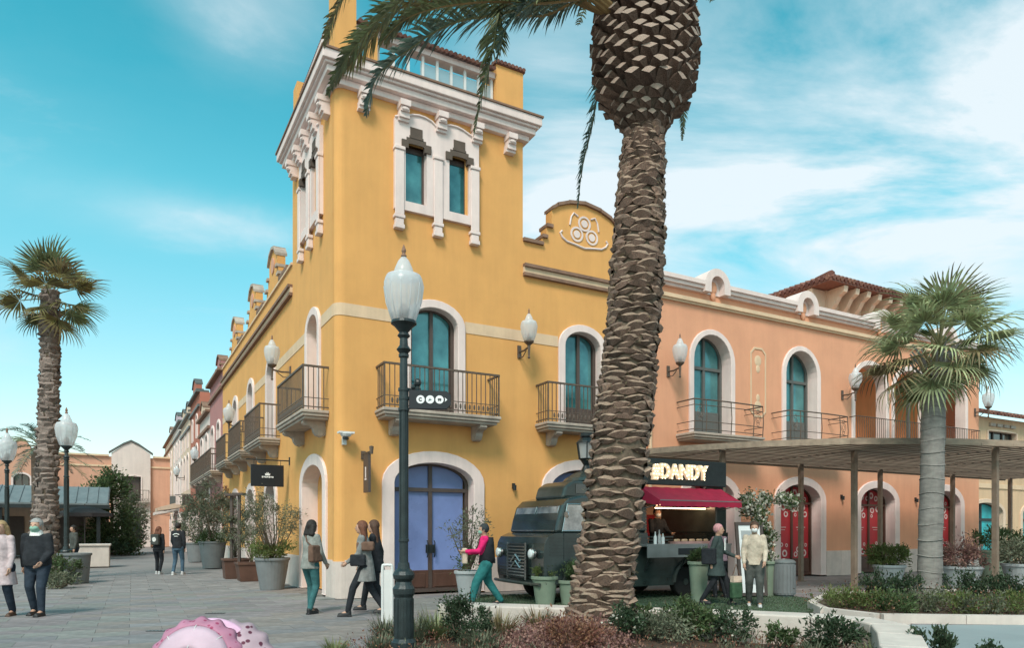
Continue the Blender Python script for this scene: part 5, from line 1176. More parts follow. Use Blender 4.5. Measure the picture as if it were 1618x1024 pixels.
for i in range(24):
    a = 2*PI*i/24+rr.uniform(-.1, .1); el_ = math.radians(rr.uniform(52, 82) if math.sin(a) > -.3 else rr.uniform(30, 75)); l = rr.uniform(3.0, 3.8) if math.sin(a) > -.2 else rr.uniform(3.4, 4.3)
    d = Vector((math.cos(a)*math.cos(el_), math.sin(a)*math.cos(el_), math.sin(el_))); h = Vector((math.cos(a), math.sin(a), 0))
    P = [cr+d*l*t*.9+h*l*.35*t**2-Vector((0, 0, l*.35*t**3)) for t in (0, .25, .5, .75, 1)]
    link('frond', frond_mesh(P, LL=.45, N=56, w=.020, seed=20+i, mt=('rachis', rr.choice(('frond', 'frond_b', 'frond_y')))), dp)

def fan_mesh(R_, n, spread, pet, mt, seedv, droop=.8, w=.035, cut=.45):
    """fan leaf: petiole along +x from the origin, pleated blade fanning in xy, segment tips free and drooping"""
    rr = random.Random(seedv); q = MB(); q.tube([(0, 0, 0), (pet*.5, 0, .03), (pet, 0, 0)], [.022, .016, .014], 5); V_, F_ = [], []
    for i in range(n):
        a = spread*(i/(n-1)-.5)*2+rr.uniform(-.03, .03); l = R_*(1-.22*abs(a/spread)**2)*rr.uniform(.9, 1.08); tip = l; o = len(V_); da = spread/(n-1)*1.04
        cst = lambda r, aa, z: (pet+r*math.cos(aa), r*math.sin(aa), z)
        rc = l*cut; fold = .04*(-1)**i
        V_ += [cst(.02, a, 0), cst(rc, a-da, -.04*abs(math.sin(a))+.02), cst(rc, a+da, -.04*abs(math.sin(a))+.02), cst(rc, a, -.05)]
        F_ += [(o, o+1, o+3), (o, o+3, o+2)]
        # free tip
        k = len(V_); p = Vector(cst(rc, a, -.02)); d = Vector((math.cos(a), math.sin(a), 0)); sd = Vector((-math.sin(a), math.cos(a), 0)); ww = rc*math.sin(da)*1.0
        for j in range(4):
            t = j/4; V_ += [tuple(p-sd*ww*(1-t*.85)), tuple(p+sd*ww*(1-t*.85))]; dd = (d+Vector((0, 0, -droop*t*1.5*rr.uniform(.6, 1.4)))).normalized(); p = p+dd*(l-rc)/4
        V_.append(tuple(p))
        for j in range(3): F_.append((k+2*j, k+2*j+1, k+2*j+3, k+2*j+2))
        F_.append((k+6, k+7, k+8))
    q.mi = 1; q.add(V_, F_); return q.mesh('leaf', [M['rachis'], M[mt]])
def fan_crown(parent, c, meshes, n, seedv, lo=-50, hi=85, s=(1, 1.1), bias=None):
    rr = random.Random(seedv)
    for i in range(n):
        a = i*2.39996+rr.uniform(-.2, .2); e = math.radians(hi-(hi-lo)*(i/(n-1))**.85+rr.uniform(-8, 8))
        m = Matrix.Translation(c+Vector((0, 0, .25*(1-i/n)))) @ Matrix.Rotation(a, 4, 'Z') @ Matrix.Rotation(-e, 4, 'Y') @ Matrix.Rotation(rr.uniform(-.5, .5), 4, 'X') @ Matrix.Scale(rr.uniform(*s), 4)
        link('leaf', rr.choice(meshes), parent, m)
wp = thing('fan_palm', 'tall fan palm with shaggy brown criss-cross trunk at the left', 'palm tree', T(0, 0)); D = 21.0
pth = [atz(70, 930, D), atz(72, 850, D), atz(74, 750, D), atz(77, 650, D), atz(79, 560, D), atz(80, 460, D)]
trunk(wp, [p for p in pth], [(0, .38), (.15, .30), (.5, .25), (.85, .22), (1, .20)], .15, 7, ('leaf_base', 'leaf_bases'), 8, (.3, .19, .13), 190, shape='boot', mats=('bark_date', 'bark_wash'))
M['fan_y'] = leafmat('fan_olive', (.15, .155, .075))
fm = [fan_mesh(1.05, 26, 1.75, .75, mt, k, .7) for k, mt in ((1, 'fan'), (2, 'fan_y'), (3, 'frond_y'))]
fan_crown(wp, atz(79, 478, D), fm+[fan_mesh(1.0, 22, 1.6, .7, 'straw', 9, 1.4)], 19, 3, -45, 80, (.74, 1.2))
sp_ = thing('sabal_palm', 'stout grey-trunked fan palm with drooping leaves in the right bed', 'palm tree', T(0, 0)); D = 14.7
sp = spline([atz(1469, 955, D), atz(1470, 850, D), atz(1473, 750, D), atz(1474, 670, D), atz(1476, 600, D)], 50); rj = random.Random(4)
q = MB(); q.tube(sp, [(.27 if i < 3 else .235)+rj.uniform(-.006, .010)-(.02*i/50) for i in range(51)], 18); q.obj('trunk', M['bark_grey'], sp_, smooth=True)
for i in range(16):
    q = MB(); c = sp[3+i*3]; r = .243-.02*i/16; q.tube([(c.x+r*math.cos(a), c.y+r*math.sin(a), c.z+.02*math.sin(a*2+i)) for a in [2*PI*k/16 for k in range(17)]], .011, 4, caps=False); q.obj('ring_scar', M['bark_grey'], sp_)
tc_ = atz(1478, 600, D)
for i in range(22):
    a = i*2.4; e = math.radians(50+20*math.sin(i)); o = Vector((math.cos(a), math.sin(a), 0)); q = MB(); p0 = tc_+o*.17+Vector((0, 0, -.1+.02*i)); q.tube([p0, p0+o*.12+Vector((0, 0, .25)), p0+o*.30+Vector((0, 0, .50))], [.05, .035, .02], 5, flat=.5); q.obj('leaf_base', M['straw'] if i % 4 == 0 else M['bark_grey'], sp_)
fs_ = [fan_mesh(.98, 30, 2.0, .80, mt, k, 1.3, cut=.35) for k, mt in ((11, 'fan'), (12, 'fan_g'), (13, 'fan_g'), (14, 'fan_g'), (15, 'straw'))]
fan_crown(sp_, atz(1484, 560, D), fs_, 34, 7, -50, 85, (.85, 1.2))
bp_ = thing('small_date_palm', 'small bluish feather palm behind the shaggy fan palm at far left', 'palm tree', T(0, 0)); D = 33
q = MB(); q.tube([atz(62, 905, D), atz(62, 800, D), atz(62, 710, D)], [.35, .3, .33], 12); q.obj('trunk', M['bark_date'], bp_)
cpm = atz(62, 705, D)
for i in range(26):
    a = i*2.4; e = math.radians(80-i*4.2); l = 2.5; d = Vector((math.cos(a)*math.cos(e), math.sin(a)*math.cos(e), math.sin(e))); h = Vector((math.cos(a), math.sin(a), 0))
    P = [cpm+d*l*t*.8+h*l*.3*t**2-Vector((0, 0, l*.45*t**2.5)) for t in (0, .3, .6, .85, 1)]; link('frond', frond_mesh(P, LL=.42, N=34, w=.02, seed=60+i, mt=('rachis', 'frond_b' if i % 3 else 'fan_g')), bp_)
# ================================================================ PLANTS
def leaves(name, parent, mt, clumps, n, size, seedv, spread=.16, wr=.42, up=.3, kind=None, tf=None):
    """n leaf blades gathered round the clump points; clumps = (point, outward direction)"""
    r = np.random.default_rng(seedv); K = len(clumps); idx = r.integers(0, K, n)
    C_ = np.array([tuple(c[0]) for c in clumps])[idx]; Dn = np.array([tuple(c[1]) for c in clumps])[idx]
    rad = np.array([c[2] if len(c) > 2 else spread for c in clumps])[idx]
    p = C_+r.normal(0, 1, (n, 3))*rad[:, None]*.55
    d = Dn*.7+r.normal(0, 1, (n, 3))*.6+np.array([0, 0, up]); d /= np.linalg.norm(d, axis=1)[:, None]
    s = r.normal(0, 1, (n, 3)); s -= (s*d).sum(1)[:, None]*d; s /= np.linalg.norm(s, axis=1)[:, None]; nn = np.cross(d, s)
    l = size*r.uniform(.6, 1.3, n)[:, None]; w = l*wr*.5
    a = p; b_ = p+d*l*.45-s*w+nn*l*.06; c = p+d*l-nn*l*.10; e = p+d*l*.45+s*w+nn*l*.06
    v = np.stack([a, b_, c, e], 1).reshape(-1, 3); f = np.arange(n*4).reshape(n, 4)
    me = bpy.data.meshes.new(name); me.from_pydata(v.tolist(), [], f.tolist()); me.materials.append(M[mt]); return link(name, me, parent, tf, kind=kind)
def bushclumps(c, rx, ry, rz, k, seedv, hollow=.55, r=.12):
    rr = random.Random(seedv); out = []
    for i in range(k):
        while True:
            v = Vector((rr.uniform(-1, 1), rr.uniform(-1, 1), rr.uniform(-.8, 1)));
            if hollow < v.length < 1: break
        j = rr.uniform(.75, 1.15); out.append((Vector(c)+Vector((v.x*rx*j, v.y*ry*j, v.z*rz*j)), v.normalized(), r*rr.uniform(.6, 1.4)))
    return out
def stems(parent, base, clumps, n, r0=.02, mt='wood_bark', name='stem', seedv=1):
    rr = random.Random(seedv); q = MB(); base = Vector(base)
    for c in rr.sample(clumps, min(n, len(clumps))):
        e = c[0]; mid = base.lerp(e, .5)+Vector((rr.uniform(-.06, .06), rr.uniform(-.06, .06), -.05)); q.tube([base+Vector((rr.uniform(-.03, .03), rr.uniform(-.03, .03), 0)), mid, e], [r0, r0*.7, r0*.3], 5)
    return q.obj(name, M[mt], parent)
def blades(name, parent, mt, base, R_, h, n, seedv, w=.008, lean=.5, kind=None):
    rr = random.Random(seedv); V_, F_ = [], []
    for i in range(n):
        a = rr.uniform(0, 2*PI); r = R_*math.sqrt(rr.random()); o = Vector((math.cos(a), math.sin(a), 0)); p = Vector(base)+o*r*.5; l = h*rr.uniform(.6, 1.15); k = len(V_)
        sd = Vector((-o.y, o.x, 0)); d = (Vector((0, 0, 1))+o*lean*rr.uniform(.2, 1.4)).normalized()
        blade(V_, F_, p, d, sd, l, w*rr.uniform(.7, 1.3), .35*lean, 3)
    q = MB(); q.add(V_, F_); return q.obj(name, M[mt], parent, kind=kind)
def shrub(label, loc, R_, H_, mt='leaf', n=900, size=.06, seedv=1, k=26, stem='wood_bark', cat='shrub', flowers=None, name='shrub', wr=.42, up=.3):
    th = thing(name, label, cat, T(*loc)); cl = bushclumps((0, 0, H_*.58), R_, R_, H_*.46, k, seedv, r=min(.12, R_*.3)); stems(th, (0, 0, 0), cl, 14, .012, stem, seedv=seedv); leaves('foliage', th, mt, cl, int(n*1.8), size*1.15, seedv, wr=wr, up=up)
    if flowers: leaves('flowers', th, flowers, cl, n//8, size*.8, seedv+5, wr=.9, kind='stuff')
    return th
def ground_at(px, d): p = gp(px, d); p.z = soil_h(p.x, p.y)-.01; return p
shrub('dense dark rounded shrub in the planter just right of the lamp post', ground_at(737, 9.0), .30, .62, 'leaf_d', 1500, .045, 1, 34)
shrub('bright green leafy shrub left of the paving gap in front of the van', ground_at(1092, 9.05), .30, .50, 'leaf', 1100, .06, 2, 28)
shrub('dark green shrub with small white flowers behind the wall, before the black-clad visitor', ground_at(1155, 8.9), .28, .42, 'leaf_d', 800, .05, 3, 28, flowers='blossom')
shrub('small bright shrub standing alone against the pale bench wall', ground_at(1240, 8.5), .17, .34, 'leaf', 420, .05, 4, 14)
shrub('bluish dark bushy shrub against the bench wall beneath the bin', ground_at(1312, 8.25), .30, .42, 'leaf_d', 900, .055, 5, 26)
shrub('upright dark sprigged shrub before the pale path at lower right', ground_at(1473, 7.2), .20, .46, 'leaf_d', 620, .05, 6, 18, up=.8)
shrub('low dark sprigged shrub at the bottom edge, right of the upright one', ground_at(1558, 7.0), .20, .30, 'leaf_d', 420, .05, 7, 16, up=.6)
shrub('olive-brown twiggy shrub at the foot of the date palm, right side', ground_at(1045, 8.6), .36, .30, 'leaf_o', 800, .05, 8, 36)
shrub('white-flowering shrub hugging the right foot of the date palm trunk', ground_at(985, 8.5), .26, .38, 'leaf_d', 700, .05, 9, 24, flowers='blossom')
shrub('small green shrub between the palm foot and the turf', ground_at(1018, 9.3), .16, .32, 'leaf', 420, .05, 10, 14)
shrub('low rusty shrub left of the palm foot at the bottom edge', ground_at(905, 8.1), .42, .26, 'leaf_r', 1000, .045, 11, 30)
for i, (px, d, R_, H_, mt, n, lab) in enumerate(((655, 9.3, .32, .42, 'leaf_o', 260, 'olive grass tuft right behind the lamp post base'), (690, 9.5, .34, .46, 'fan', 260, 'arching green strap-leaf tuft between lamp post and dark shrub'),
        (530, 8.6, .22, .20, 'fan', 150, 'small low grass tuft alone on the left edge of the planter'), (600, 8.5, .26, .24, 'leaf_o', 180, 'low grass tuft left of the lamp post base'), (790, 9.4, .24, .40, 'straw', 260, 'straw-coloured feathery grass right of the dark shrub'),
        (850, 9.7, .22, .36, 'straw', 220, 'straw-coloured grass clump left of the palm foot'), (1285, 8.0, .16, .25, 'leaf_o', 120, 'thin pale grass between the wall shrubs'), (1380, 7.9, .18, .28, 'fan_g', 120, 'pale thin grass near the bend of the bench wall'), (760, 8.6, .30, .28, 'leaf_o', 220, 'olive grass tuft low before the dark shrub'), (610, 9.6, .26, .34, 'leaf_o', 200, 'tall olive grass by the white rail'))):
    p = ground_at(px, d) if px > 560 else gp(px, d, -.02); th = thing('grass_tuft', lab, 'grass tuft', T(*p)); blades('blades', th, mt, (0, 0, 0), R_, H_, n, 30+i, .010, .9)
# rust-coloured ground cover over the mound (nobody could count it)
cl = []; rr = random.Random(3)
for i in range(520):
    for _ in range(20):
        x = rr.uniform(-.6, 3.4); y = rr.uniform(7.0, 9.7)
        if in_planter(x, y) and (x-.7)**2/.75+(y-8.6)**2/.9 < rr.uniform(.5, 1.1): break
    cl.append((Vector((x, y, soil_h(x, y)+rr.uniform(.0, .05))), Vector((rr.uniform(-.4, .4), rr.uniform(-.4, .4), .8)), .09))
gc = leaves('ground_cover', None, 'leaf_p', cl, 11000, .036, 5, kind='stuff', wr=.7); gc['label'] = 'rust-pink low ground cover spread round the foot of the date palm'; gc['category'] = 'ground cover'
cl = []
for i in range(500):
    for _ in range(20):
        x = rr.uniform(-1.9, 4.5); y = rr.uniform(6.2, 10.9)
        if in_planter(x, y) and edge_ok(x, y): break
    cl.append((Vector((x, y, soil_h(x, y)+.02)), Vector((0, 0, 1)), .16))
gc = leaves('mulch', None, 'leaf_r', cl, 9000, .032, 6, kind='stuff', wr=.6, up=.1); gc['label'] = 'brown leaf litter and mulch scattered over the planter soil'; gc['category'] = 'mulch'
cl = []
for i in range(150):
    for _ in range(20):
        x = rr.uniform(-1.8, 4.3); y = rr.uniform(6.4, 10.7)
        if in_planter(x, y) and edge_ok(x, y) and ((x-1.25)**2/1.9+(y-8.6)**2/1.2 > 1): break
    cl.append((Vector((x, y, soil_h(x, y)+.05)), Vector((0, 0, 1)), .13))
gc = leaves('low_greenery', None, 'leaf_o', cl, 3600, .06, 9, kind='stuff', wr=.22, up=.9); gc['label'] = 'thin low greenery between the shrubs of the foreground planter'; gc['category'] = 'ground cover'
# right bed planting
rb_lab = [(1330, 12.6, .45, .42, 'leaf_l', 'light green bushy plant at the left corner of the right bed'), (1392, 13.6, .34, .62, 'leaf_d', 'dark upright shrub in the bed below the slanted pot'), (1428, 13.0, .40, .55, 'leaf_d', 'dark shrub left of the grey palm trunk'),
          (1372, 12.3, .40, .36, 'leaf_l', 'yellow-green low shrub second from the left of the bed'), (1415, 12.0, .42, .36, 'leaf', 'mid green low shrub in front of the dark pair left of the palm trunk'), (1522, 13.5, .38, .60, 'leaf_d', 'dark shrub just right of the grey palm trunk'),
          (1560, 13.4, .38, .56, 'leaf_d', 'dark shrub behind the front canopy post'), (1605, 13.2, .40, .55, 'leaf_d', 'dark shrub at the far right of the bed'), (1462, 12.0, .42, .40, 'leaf_o', 'olive low plant before the foot of the grey palm'),
          (1510, 11.8, .44, .40, 'leaf_l', 'light green spreading plant right of the palm foot'), (1555, 11.7, .44, .40, 'leaf_o', 'olive spreading plant before the canopy post'), (1602, 11.6, .44, .42, 'leaf_l', 'light green plant at the right edge of the photo')]
for i, (px, d, R_, H_, mt, lab) in enumerate(rb_lab):
    p = gp(px, d, .08); shrub(lab, p, R_*1.0, H_*(.72 if d < 12.7 else .9), mt, 560, .06, 100+i, 26, wr=.3 if mt in ('leaf_l', 'leaf_o') else .45, up=.8)
cl = [(Vector((rr.uniform(5.9, 14), rr.uniform(11.3, 14.5), .12)), Vector((0, 0, 1)), .3) for i in range(200)]
gc = leaves('bed_mulch', None, 'leaf_r', cl, 5000, .04, 16, kind='stuff', wr=.6); gc['label'] = 'reddish bark mulch covering the soil of the right-hand bed'; gc['category'] = 'mulch'
# turf nap
r_ = np.random.default_rng(2); n = 16000; px_ = r_.uniform(-1, 6.6, n); py_ = r_.uniform(12.1, 17, n); keep = []
def inpoly(x, y, P):
    c = False; m = len(P)
    for i in range(m):
        x1, y1 = P[i]; x2, y2 = P[(i+1) % m]
        if (y1 > y) != (y2 > y) and x < (x2-x1)*(y-y1)/(y2-y1)+x1: c = not c
    return c
V_, F_ = [], []
for x, y in zip(px_, py_):
    if inpoly(x, y, tp):
        k = len(V_); a = r_.uniform(0, 6.28); V_ += [(x, y, .016), (x+.02*math.cos(a), y+.02*math.sin(a), .016), (x+r_.uniform(-.01, .01), y+r_.uniform(-.01, .01), .045)]; F_.append((k, k+1, k+2))
q = MB(); q.add(V_, F_); o = q.obj('turf_blades', M['turf'], kind='stuff'); o['label'] = 'short artificial grass blades of the turf mat under the van'; o['category'] = 'turf'

# ================================================================ POTS
def pot(label, loc, r0, r1, h, mt, rim=.03, round_=True, name='planter_pot', rz=0):
    th = thing(name, label, 'planter', T(loc[0], loc[1], loc[2], rz)); n = 28 if round_ else 4; a = 0 if round_ else PI/4; k = 1 if round_ else 1.414
    q = MB(); q.lathe([(r0*k, 0), (r1*k, h-.07), ((r1+rim)*k, h-.065), ((r1+rim)*k, h), ((r1-.03)*k, h), ((r1-.04)*k, h-.06), (.01, h-.055)], n, ang=a); o = q.obj('pot', M[mt], th); bevel(o, .008, 1)
    q = MB(); q.lathe([((r1-.045)*k, h-.05), (.01, h-.03)], n, ang=a); q.obj('soil', M['soil'], th); return th
def potplant(label, loc, R_, H_, z0, mt, n, size, seedv, k=22, cat='potted plant', trunkh=0, low=None, flowers=None, wr=.35):
    th = thing('potted_plant', label, cat, T(*loc)); cz = z0+trunkh+H_*.5; cl = bushclumps((0, 0, cz), R_, R_, H_*.5, k, seedv, .25, r=R_*.28)
    stems(th, (0, 0, z0-.05), cl, 12, .022 if trunkh else .012, seedv=seedv); leaves('foliage', th, mt, cl, int(n*2.2), size*1.25, seedv, wr=wr)
    if low: leaves('lower_leaves', th, low, bushclumps((0, 0, z0+.14), R_*.8, R_*.8, .24, 20, seedv+3, .3, r=.14), n, size*1.5, seedv+2, wr=.3, up=.5)
    if flowers: leaves('flowers', th, flowers, cl, n//7, size, seedv+4, wr=.9, kind='stuff')
    return th
p = gp(430, 17.6); pot('largest grey tapered pot by the hanging sign, nearest of the street pots', p, .29, .41, .80, 'pot_grey'); potplant('wispy olive tree with green underplanting in the largest street pot', p, .66, 1.35, .82, 'leaf_o', 1500, .06, 1, 34, trunkh=.35, low='leaf_l', wr=.25)
p = gp(336, 27.5); pot('grey tapered pot farther up the street, beside the walking couple', p, .36, .50, 1.05, 'pot_grey'); potplant('loose dark olive bush in the second street pot', p, .9, 1.9, 1.0, 'leaf_o', 1300, .09, 2, 34, trunkh=.5, low='leaf')
p = gp(398, 20.6); pot('square brown box planter between the lantern posts and the big grey pot', p, .36, .42, .55, 'pot_brown', round_=False, rz=.5); potplant('thin grey-green shrub in the brown box planter', p, .5, 1.6, .6, 'leaf_o', 800, .07, 3, 24, wr=.25)
p = gp(372, 21.6); pot('brown slatted box planter left of the square brown one', p, .32, .36, .62, 'pot_brown', round_=False, rz=.5); potplant('sparse tall shrub in the slatted box planter', p, .45, 1.7, .7, 'leaf_o', 600, .08, 4, 20)
p = gp(312, 33); pot('dark pot in the middle distance of the street behind the couple', p, .4, .5, .9, 'pot_grey'); potplant('grey-green round bush in the distant street pot', p, 1.1, 2.2, .9, 'leaf_o', 1100, .11, 5, 30)
p = gp(352, 30); potplant('reddish flowering shrub along the street by the white house', p, .8, 1.6, 1.7, 'leaf_r', 700, .10, 6, 24, flowers='blossom')
p = gp(742, 15.1); pot('pale tapered pot right of the blue double door', p, .22, .31, .62, 'pot_pale'); potplant('bare twiggy shrub with green foot in the pale pot by the blue door', p, .48, 1.1, .7, 'leaf_o', 420, .06, 7, 26, trunkh=.2, low='leaf', wr=.3)
def topiary(label, loc, r, h, mt='pot_green'):
    pot(label, loc, r*.72, r, h, mt, .03)
topiary('sage green flared pot standing before the van front wheel', gp(861, 13.9), .25, .58); potplant('clipped pale green ball plant in the sage pot', gp(861, 13.9), .24, .26, .55, 'leaf_l', 1300, .035, 8, 40)
topiary('second sage green pot, partly behind the palm trunk', gp(900, 13.9), .22, .50); potplant('low bright green plant in the second sage pot', gp(900, 13.9), .26, .34, .5, 'leaf', 900, .05, 9, 26)
topiary('pale green pot under the van counter near its rear wheel', gp(1104, 14.4), .20, .85)
potplant('dark low plant in the pot under the counter', gp(1104, 14.4), .22, .25, .83, 'leaf', 500, .05, 19, 16)
p = gp(1212, 15.9); pot('beige green square planter beneath the white blossoms', p, .26, .31, .80, 'pot_green', round_=False, rz=.5)
th = thing('flowering_climber', 'white-blossomed climbing shrub arching over the beige planter', 'shrub', T(*p)); cl = []
rr = random.Random(8)
for i in range(46):
    t = i/45; x = -.05+.12*math.sin(t*7)+(.0 if t < .6 else (t-.6)*1.9)-.12; z = .8+min(t, .75)*1.9-max(0, t-.8)*.8; cl.append((Vector((x+rr.uniform(-.14, .14), rr.uniform(-.22, .22), z)), Vector((rr.uniform(-1, 1), -.4, .5)), .13))
for i in range(10): cl.append((Vector((-.42+rr.uniform(-.12, .1), rr.uniform(-.15, .15), 2.0+rr.uniform(-.25, .35))), Vector((-1, -.2, .4)), .12))
q = MB(); q.tube([(0, 0, .75), (-.1, 0, 1.4), (-.05, 0, 2.0), (.3, 0, 2.3), (.55, 0, 2.2)], [.04, .035, .03, .02, .01], 6); q.tube([(0, .05, .75), (-.25, .05, 1.5), (-.45, 0, 2.1)], [.03, .025, .01], 6); q.obj('stem', M['wood_bark'], th); leaves('foliage', th, 'leaf', cl, 2600, .085, 21); leaves('flowers', th, 'blossom', cl, 1500, .075, 22, wr=.95, kind='stuff')
for i, (px, d, r, h, mt, lab, lab2, fm_) in enumerate(((1405, 17.6, .36, .62, 'pot_pale', 'pale tapered pot left of the grey palm trunk', 'green agave-like plant spilling left from its pale pot', 'leaf_l'), (1518, 17.0, .46, .62, 'pot_pale', 'wide pale grey pot just right of the grey palm trunk', 'sparse pinkish shrub in the wide pale pot', 'leaf_p'),
        (1573, 19.0, .42, .95, 'pot_green', 'tall sage green flared pot behind the front canopy post', 'spreading dark green plant in the tall sage pot', 'leaf'), (1616, 16.6, .42, .70, 'pot_pale', 'pale pot cut by the right edge of the photo', 'olive bush in the pot at the right edge', 'leaf_o'))):
    p = gp(px, d); pot(lab, p, r*.68, r, h, mt); potplant(lab2, p, r*1.25, .55, h, fm_, 900, .08, 40+i, 24, wr=.3)
# distant greenery
def tree(label, loc, R_, H_, mt, seedv, n=2600, size=.12, name='tree', tz=.2):
    th = thing(name, label, 'tree', T(*loc)); cl = []
    rr = random.Random(seedv)
    for i in range(70):
        z = rr.uniform(tz, 1); w = R_*(1.05-z*.6) if name == 'conifer' else R_*math.sin(PI*min(.97, max(.08, z)))**.6; a = rr.uniform(0, 2*PI); o = Vector((math.cos(a), math.sin(a), .2)); cl.append((Vector((o.x*w*rr.uniform(.4, 1), o.y*w*rr.uniform(.4, 1), z*H_)), o, R_*.34))
    q = MB(); q.tube([(0, 0, 0), (.05, 0, H_*.5), (0, 0, H_*.85)], [.12, .09, .03], 8); q.obj('trunk', M['wood_bark'], th); leaves('crown', th, mt, cl, n, size, seedv); return th
tree('tall dark green evergreen beside the pavilion at the end of its roof', gp(176, 42.5), 1.45, 4.9, 'leaf', 1, 9000, .22, 'conifer', .02)
tree('smaller olive tree right of the dark evergreen', gp(207, 46), 1.0, 3.8, 'leaf_o', 2, 3000, .18)
shrub('low dark hedge bush at the foot of the evergreen', gp(160, 40), 1.6, .9, 'leaf_d', 1500, .12, 50, 34)
shrub('green shrub round the foot of the fan palm', gp(92, 19.0), .50, .75, 'leaf', 900, .08, 51, 26); shrub('low olive plant on the paving edge beside the second lamp post', gp(92, 17.8), .35, .35, 'leaf_o', 500, .07, 52, 18)
pot('dark olive barrel pot beside the lamp post at left', gp(118, 19.6), .34, .40, .85, 'pot_grey')
th = thing('stone_block', 'pale square stone planter block beyond the lamp post at left', 'block', T(*gp(140, 28.5), .5)); q = MB(); q.box(-.75, .75, -.6, .6, 0, .85); bevel(q.obj('block', M['wallstone'], th), .03, 2); q = MB(); q.box(-.80, .80, -.65, .65, .8501, .93); bevel(q.obj('top_slab', M['wallstone'], th), .02, 2)
def parasol(label, loc, R_, H_, mt, n=8, tilt=None):
    th = thing('parasol', label, 'parasol', T(*loc)); q = MB(); q.tube([(0, 0, 0), (0, 0, H_+.1)], .03, 8); q.lathe([(.25, 0), (.25, .06), (.05, .1)], 12); q.obj('pole', M['frame_brown'], th)
    q = MB(); q.lathe([(R_*1.0, H_-.55), (R_*.98, H_-.38), (R_*.5, H_-.12), (.03, H_)], n); q.obj('canopy', M[mt], th)
M['canvas_dark'] = mat('canvas_dark', (.05, .04, .04), .9, .15, 5, .2); M['canvas_white'] = mat('canvas_white', (.66, .65, .60), .9, .06, 5, .2)
parasol('dark cafe parasol under the pavilion eave', gp(134, 36), 1.3, 2.75, 'canvas_dark')
# slim lantern posts by the street doors
for px, d, lab in ((366, 21.4, 'slim dark lantern post left of the pair by the street doors'), (378, 21.0, 'slim dark lantern post right of the pair by the street doors')):
    th = thing('lantern_post', lab, 'lamp', T(*gp(px, d))); q = MB(); q.box(-.04, .04, -.04, .04, 0, 2.55); q.obj('post', M['frame_brown'], th); q = MB(); q.box(-.16, .16, -.16, .16, 2.5505, 2.62); q.box(-.06, .06, -.06, .06, 0, .2) if False else None; q.obj('cap', M['frame_brown'], th)

# ================================================================ STREET OBJECTS
th = thing('litter_bin', 'round dark grey litter bin with pale domed lid near the red doors', 'bin', T(*gp(1239, 15.6))); q = MB(); q.lathe([(.20, 0), (.20, .05), (.235, .06), (.235, .74), (.22, .76)], 28); q.obj('bin_body', M['pot_grey'], th, smooth=False)
for i in range(20): a = 2*PI*i/20; q = MB(); q.box(-.024, .024, .235, .245, .09, .72, tf=Matrix.Rotation(a, 4, 'Z')); q.obj('rib', M['pot_grey'], th)
q = MB(); q.lathe([(.245, .761), (.245, .79), (.20, .83), (.10, .85), (.09, .83)], 28); q.obj('lid', M['steel'], th)
th = thing('poster_stand', 'black framed poster stand leaning back behind the beige-jacketed visitor', 'sign', T(*gp(1191, 15.3), .18)); R0 = Matrix.Rotation(math.radians(-8), 4, 'X')
q = MB(); ring(q, [(-.26, .12), (-.26, 1.62), (.26, 1.62), (.26, .12)], [(-.33, .05), (-.33, 1.69), (.33, 1.69), (.33, .05)], -.025, .02, y0b=.02, closed=True); q.bake(R0); q.obj('frame', M['frame_brown'], th); q = MB(); q.box(-.26, .26, -.008, .006, .12, 1.62, tf=R0); pg_ = q.obj('poster', M['sign_white'], th)
q = MB(); q.box(-.20, .20, -.012, -.0085, 1.30, 1.50, tf=R0); q.box(-.16, .10, -.012, -.0085, .95, 1.2, tf=R0); q.box(-.18, .18, -.012, -.0085, .3, .8, tf=R0); q.obj('printed_picture', M['pot_pale'], pg_)
th = thing('white_rail', 'white hooped metal rail standing left of the lamp post base', 'rail', T(*gp(612, 10.45), .15)); q = MB(); q.tube(spline([(-.07, 0, 0), (-.07, 0, .5), (-.07, 0, .93), (-.035, 0, .97), (.035, 0, .97), (.07, 0, .93), (.07, 0, .5), (.07, 0, 0)], 30), .022, 8); q.obj('hoop', M['white_paint'], th)
q = MB(); q.box(-.055, .055, -.006, .006, .10, .90); q.obj('panel', M['white_paint'], th)
for i, (px, py) in enumerate(((340, 970), (250, 998), (126, 946), (245, 932))):
    d = 1650/(py-838)
    th = thing('drain_slot', ['dark drain slot in the paving just behind the pink parasol', 'dark drain slot left of the pink parasol', 'short dark drain slot right of the man in the black pullover', 'short dark drain slot behind the walking couple\'s feet'][i], 'drain', T(*gp(px, d, 0))); q = MB(); q.box(-.17, .17, -.035, .035, .0, .006); q.obj('grate', M['iron_black'], th)
    for k in range(6): q = MB(); q.box(-.15+.055*k, -.13+.055*k, -.03, .03, .0061, .009); q.obj('bar', M['steel'], th)
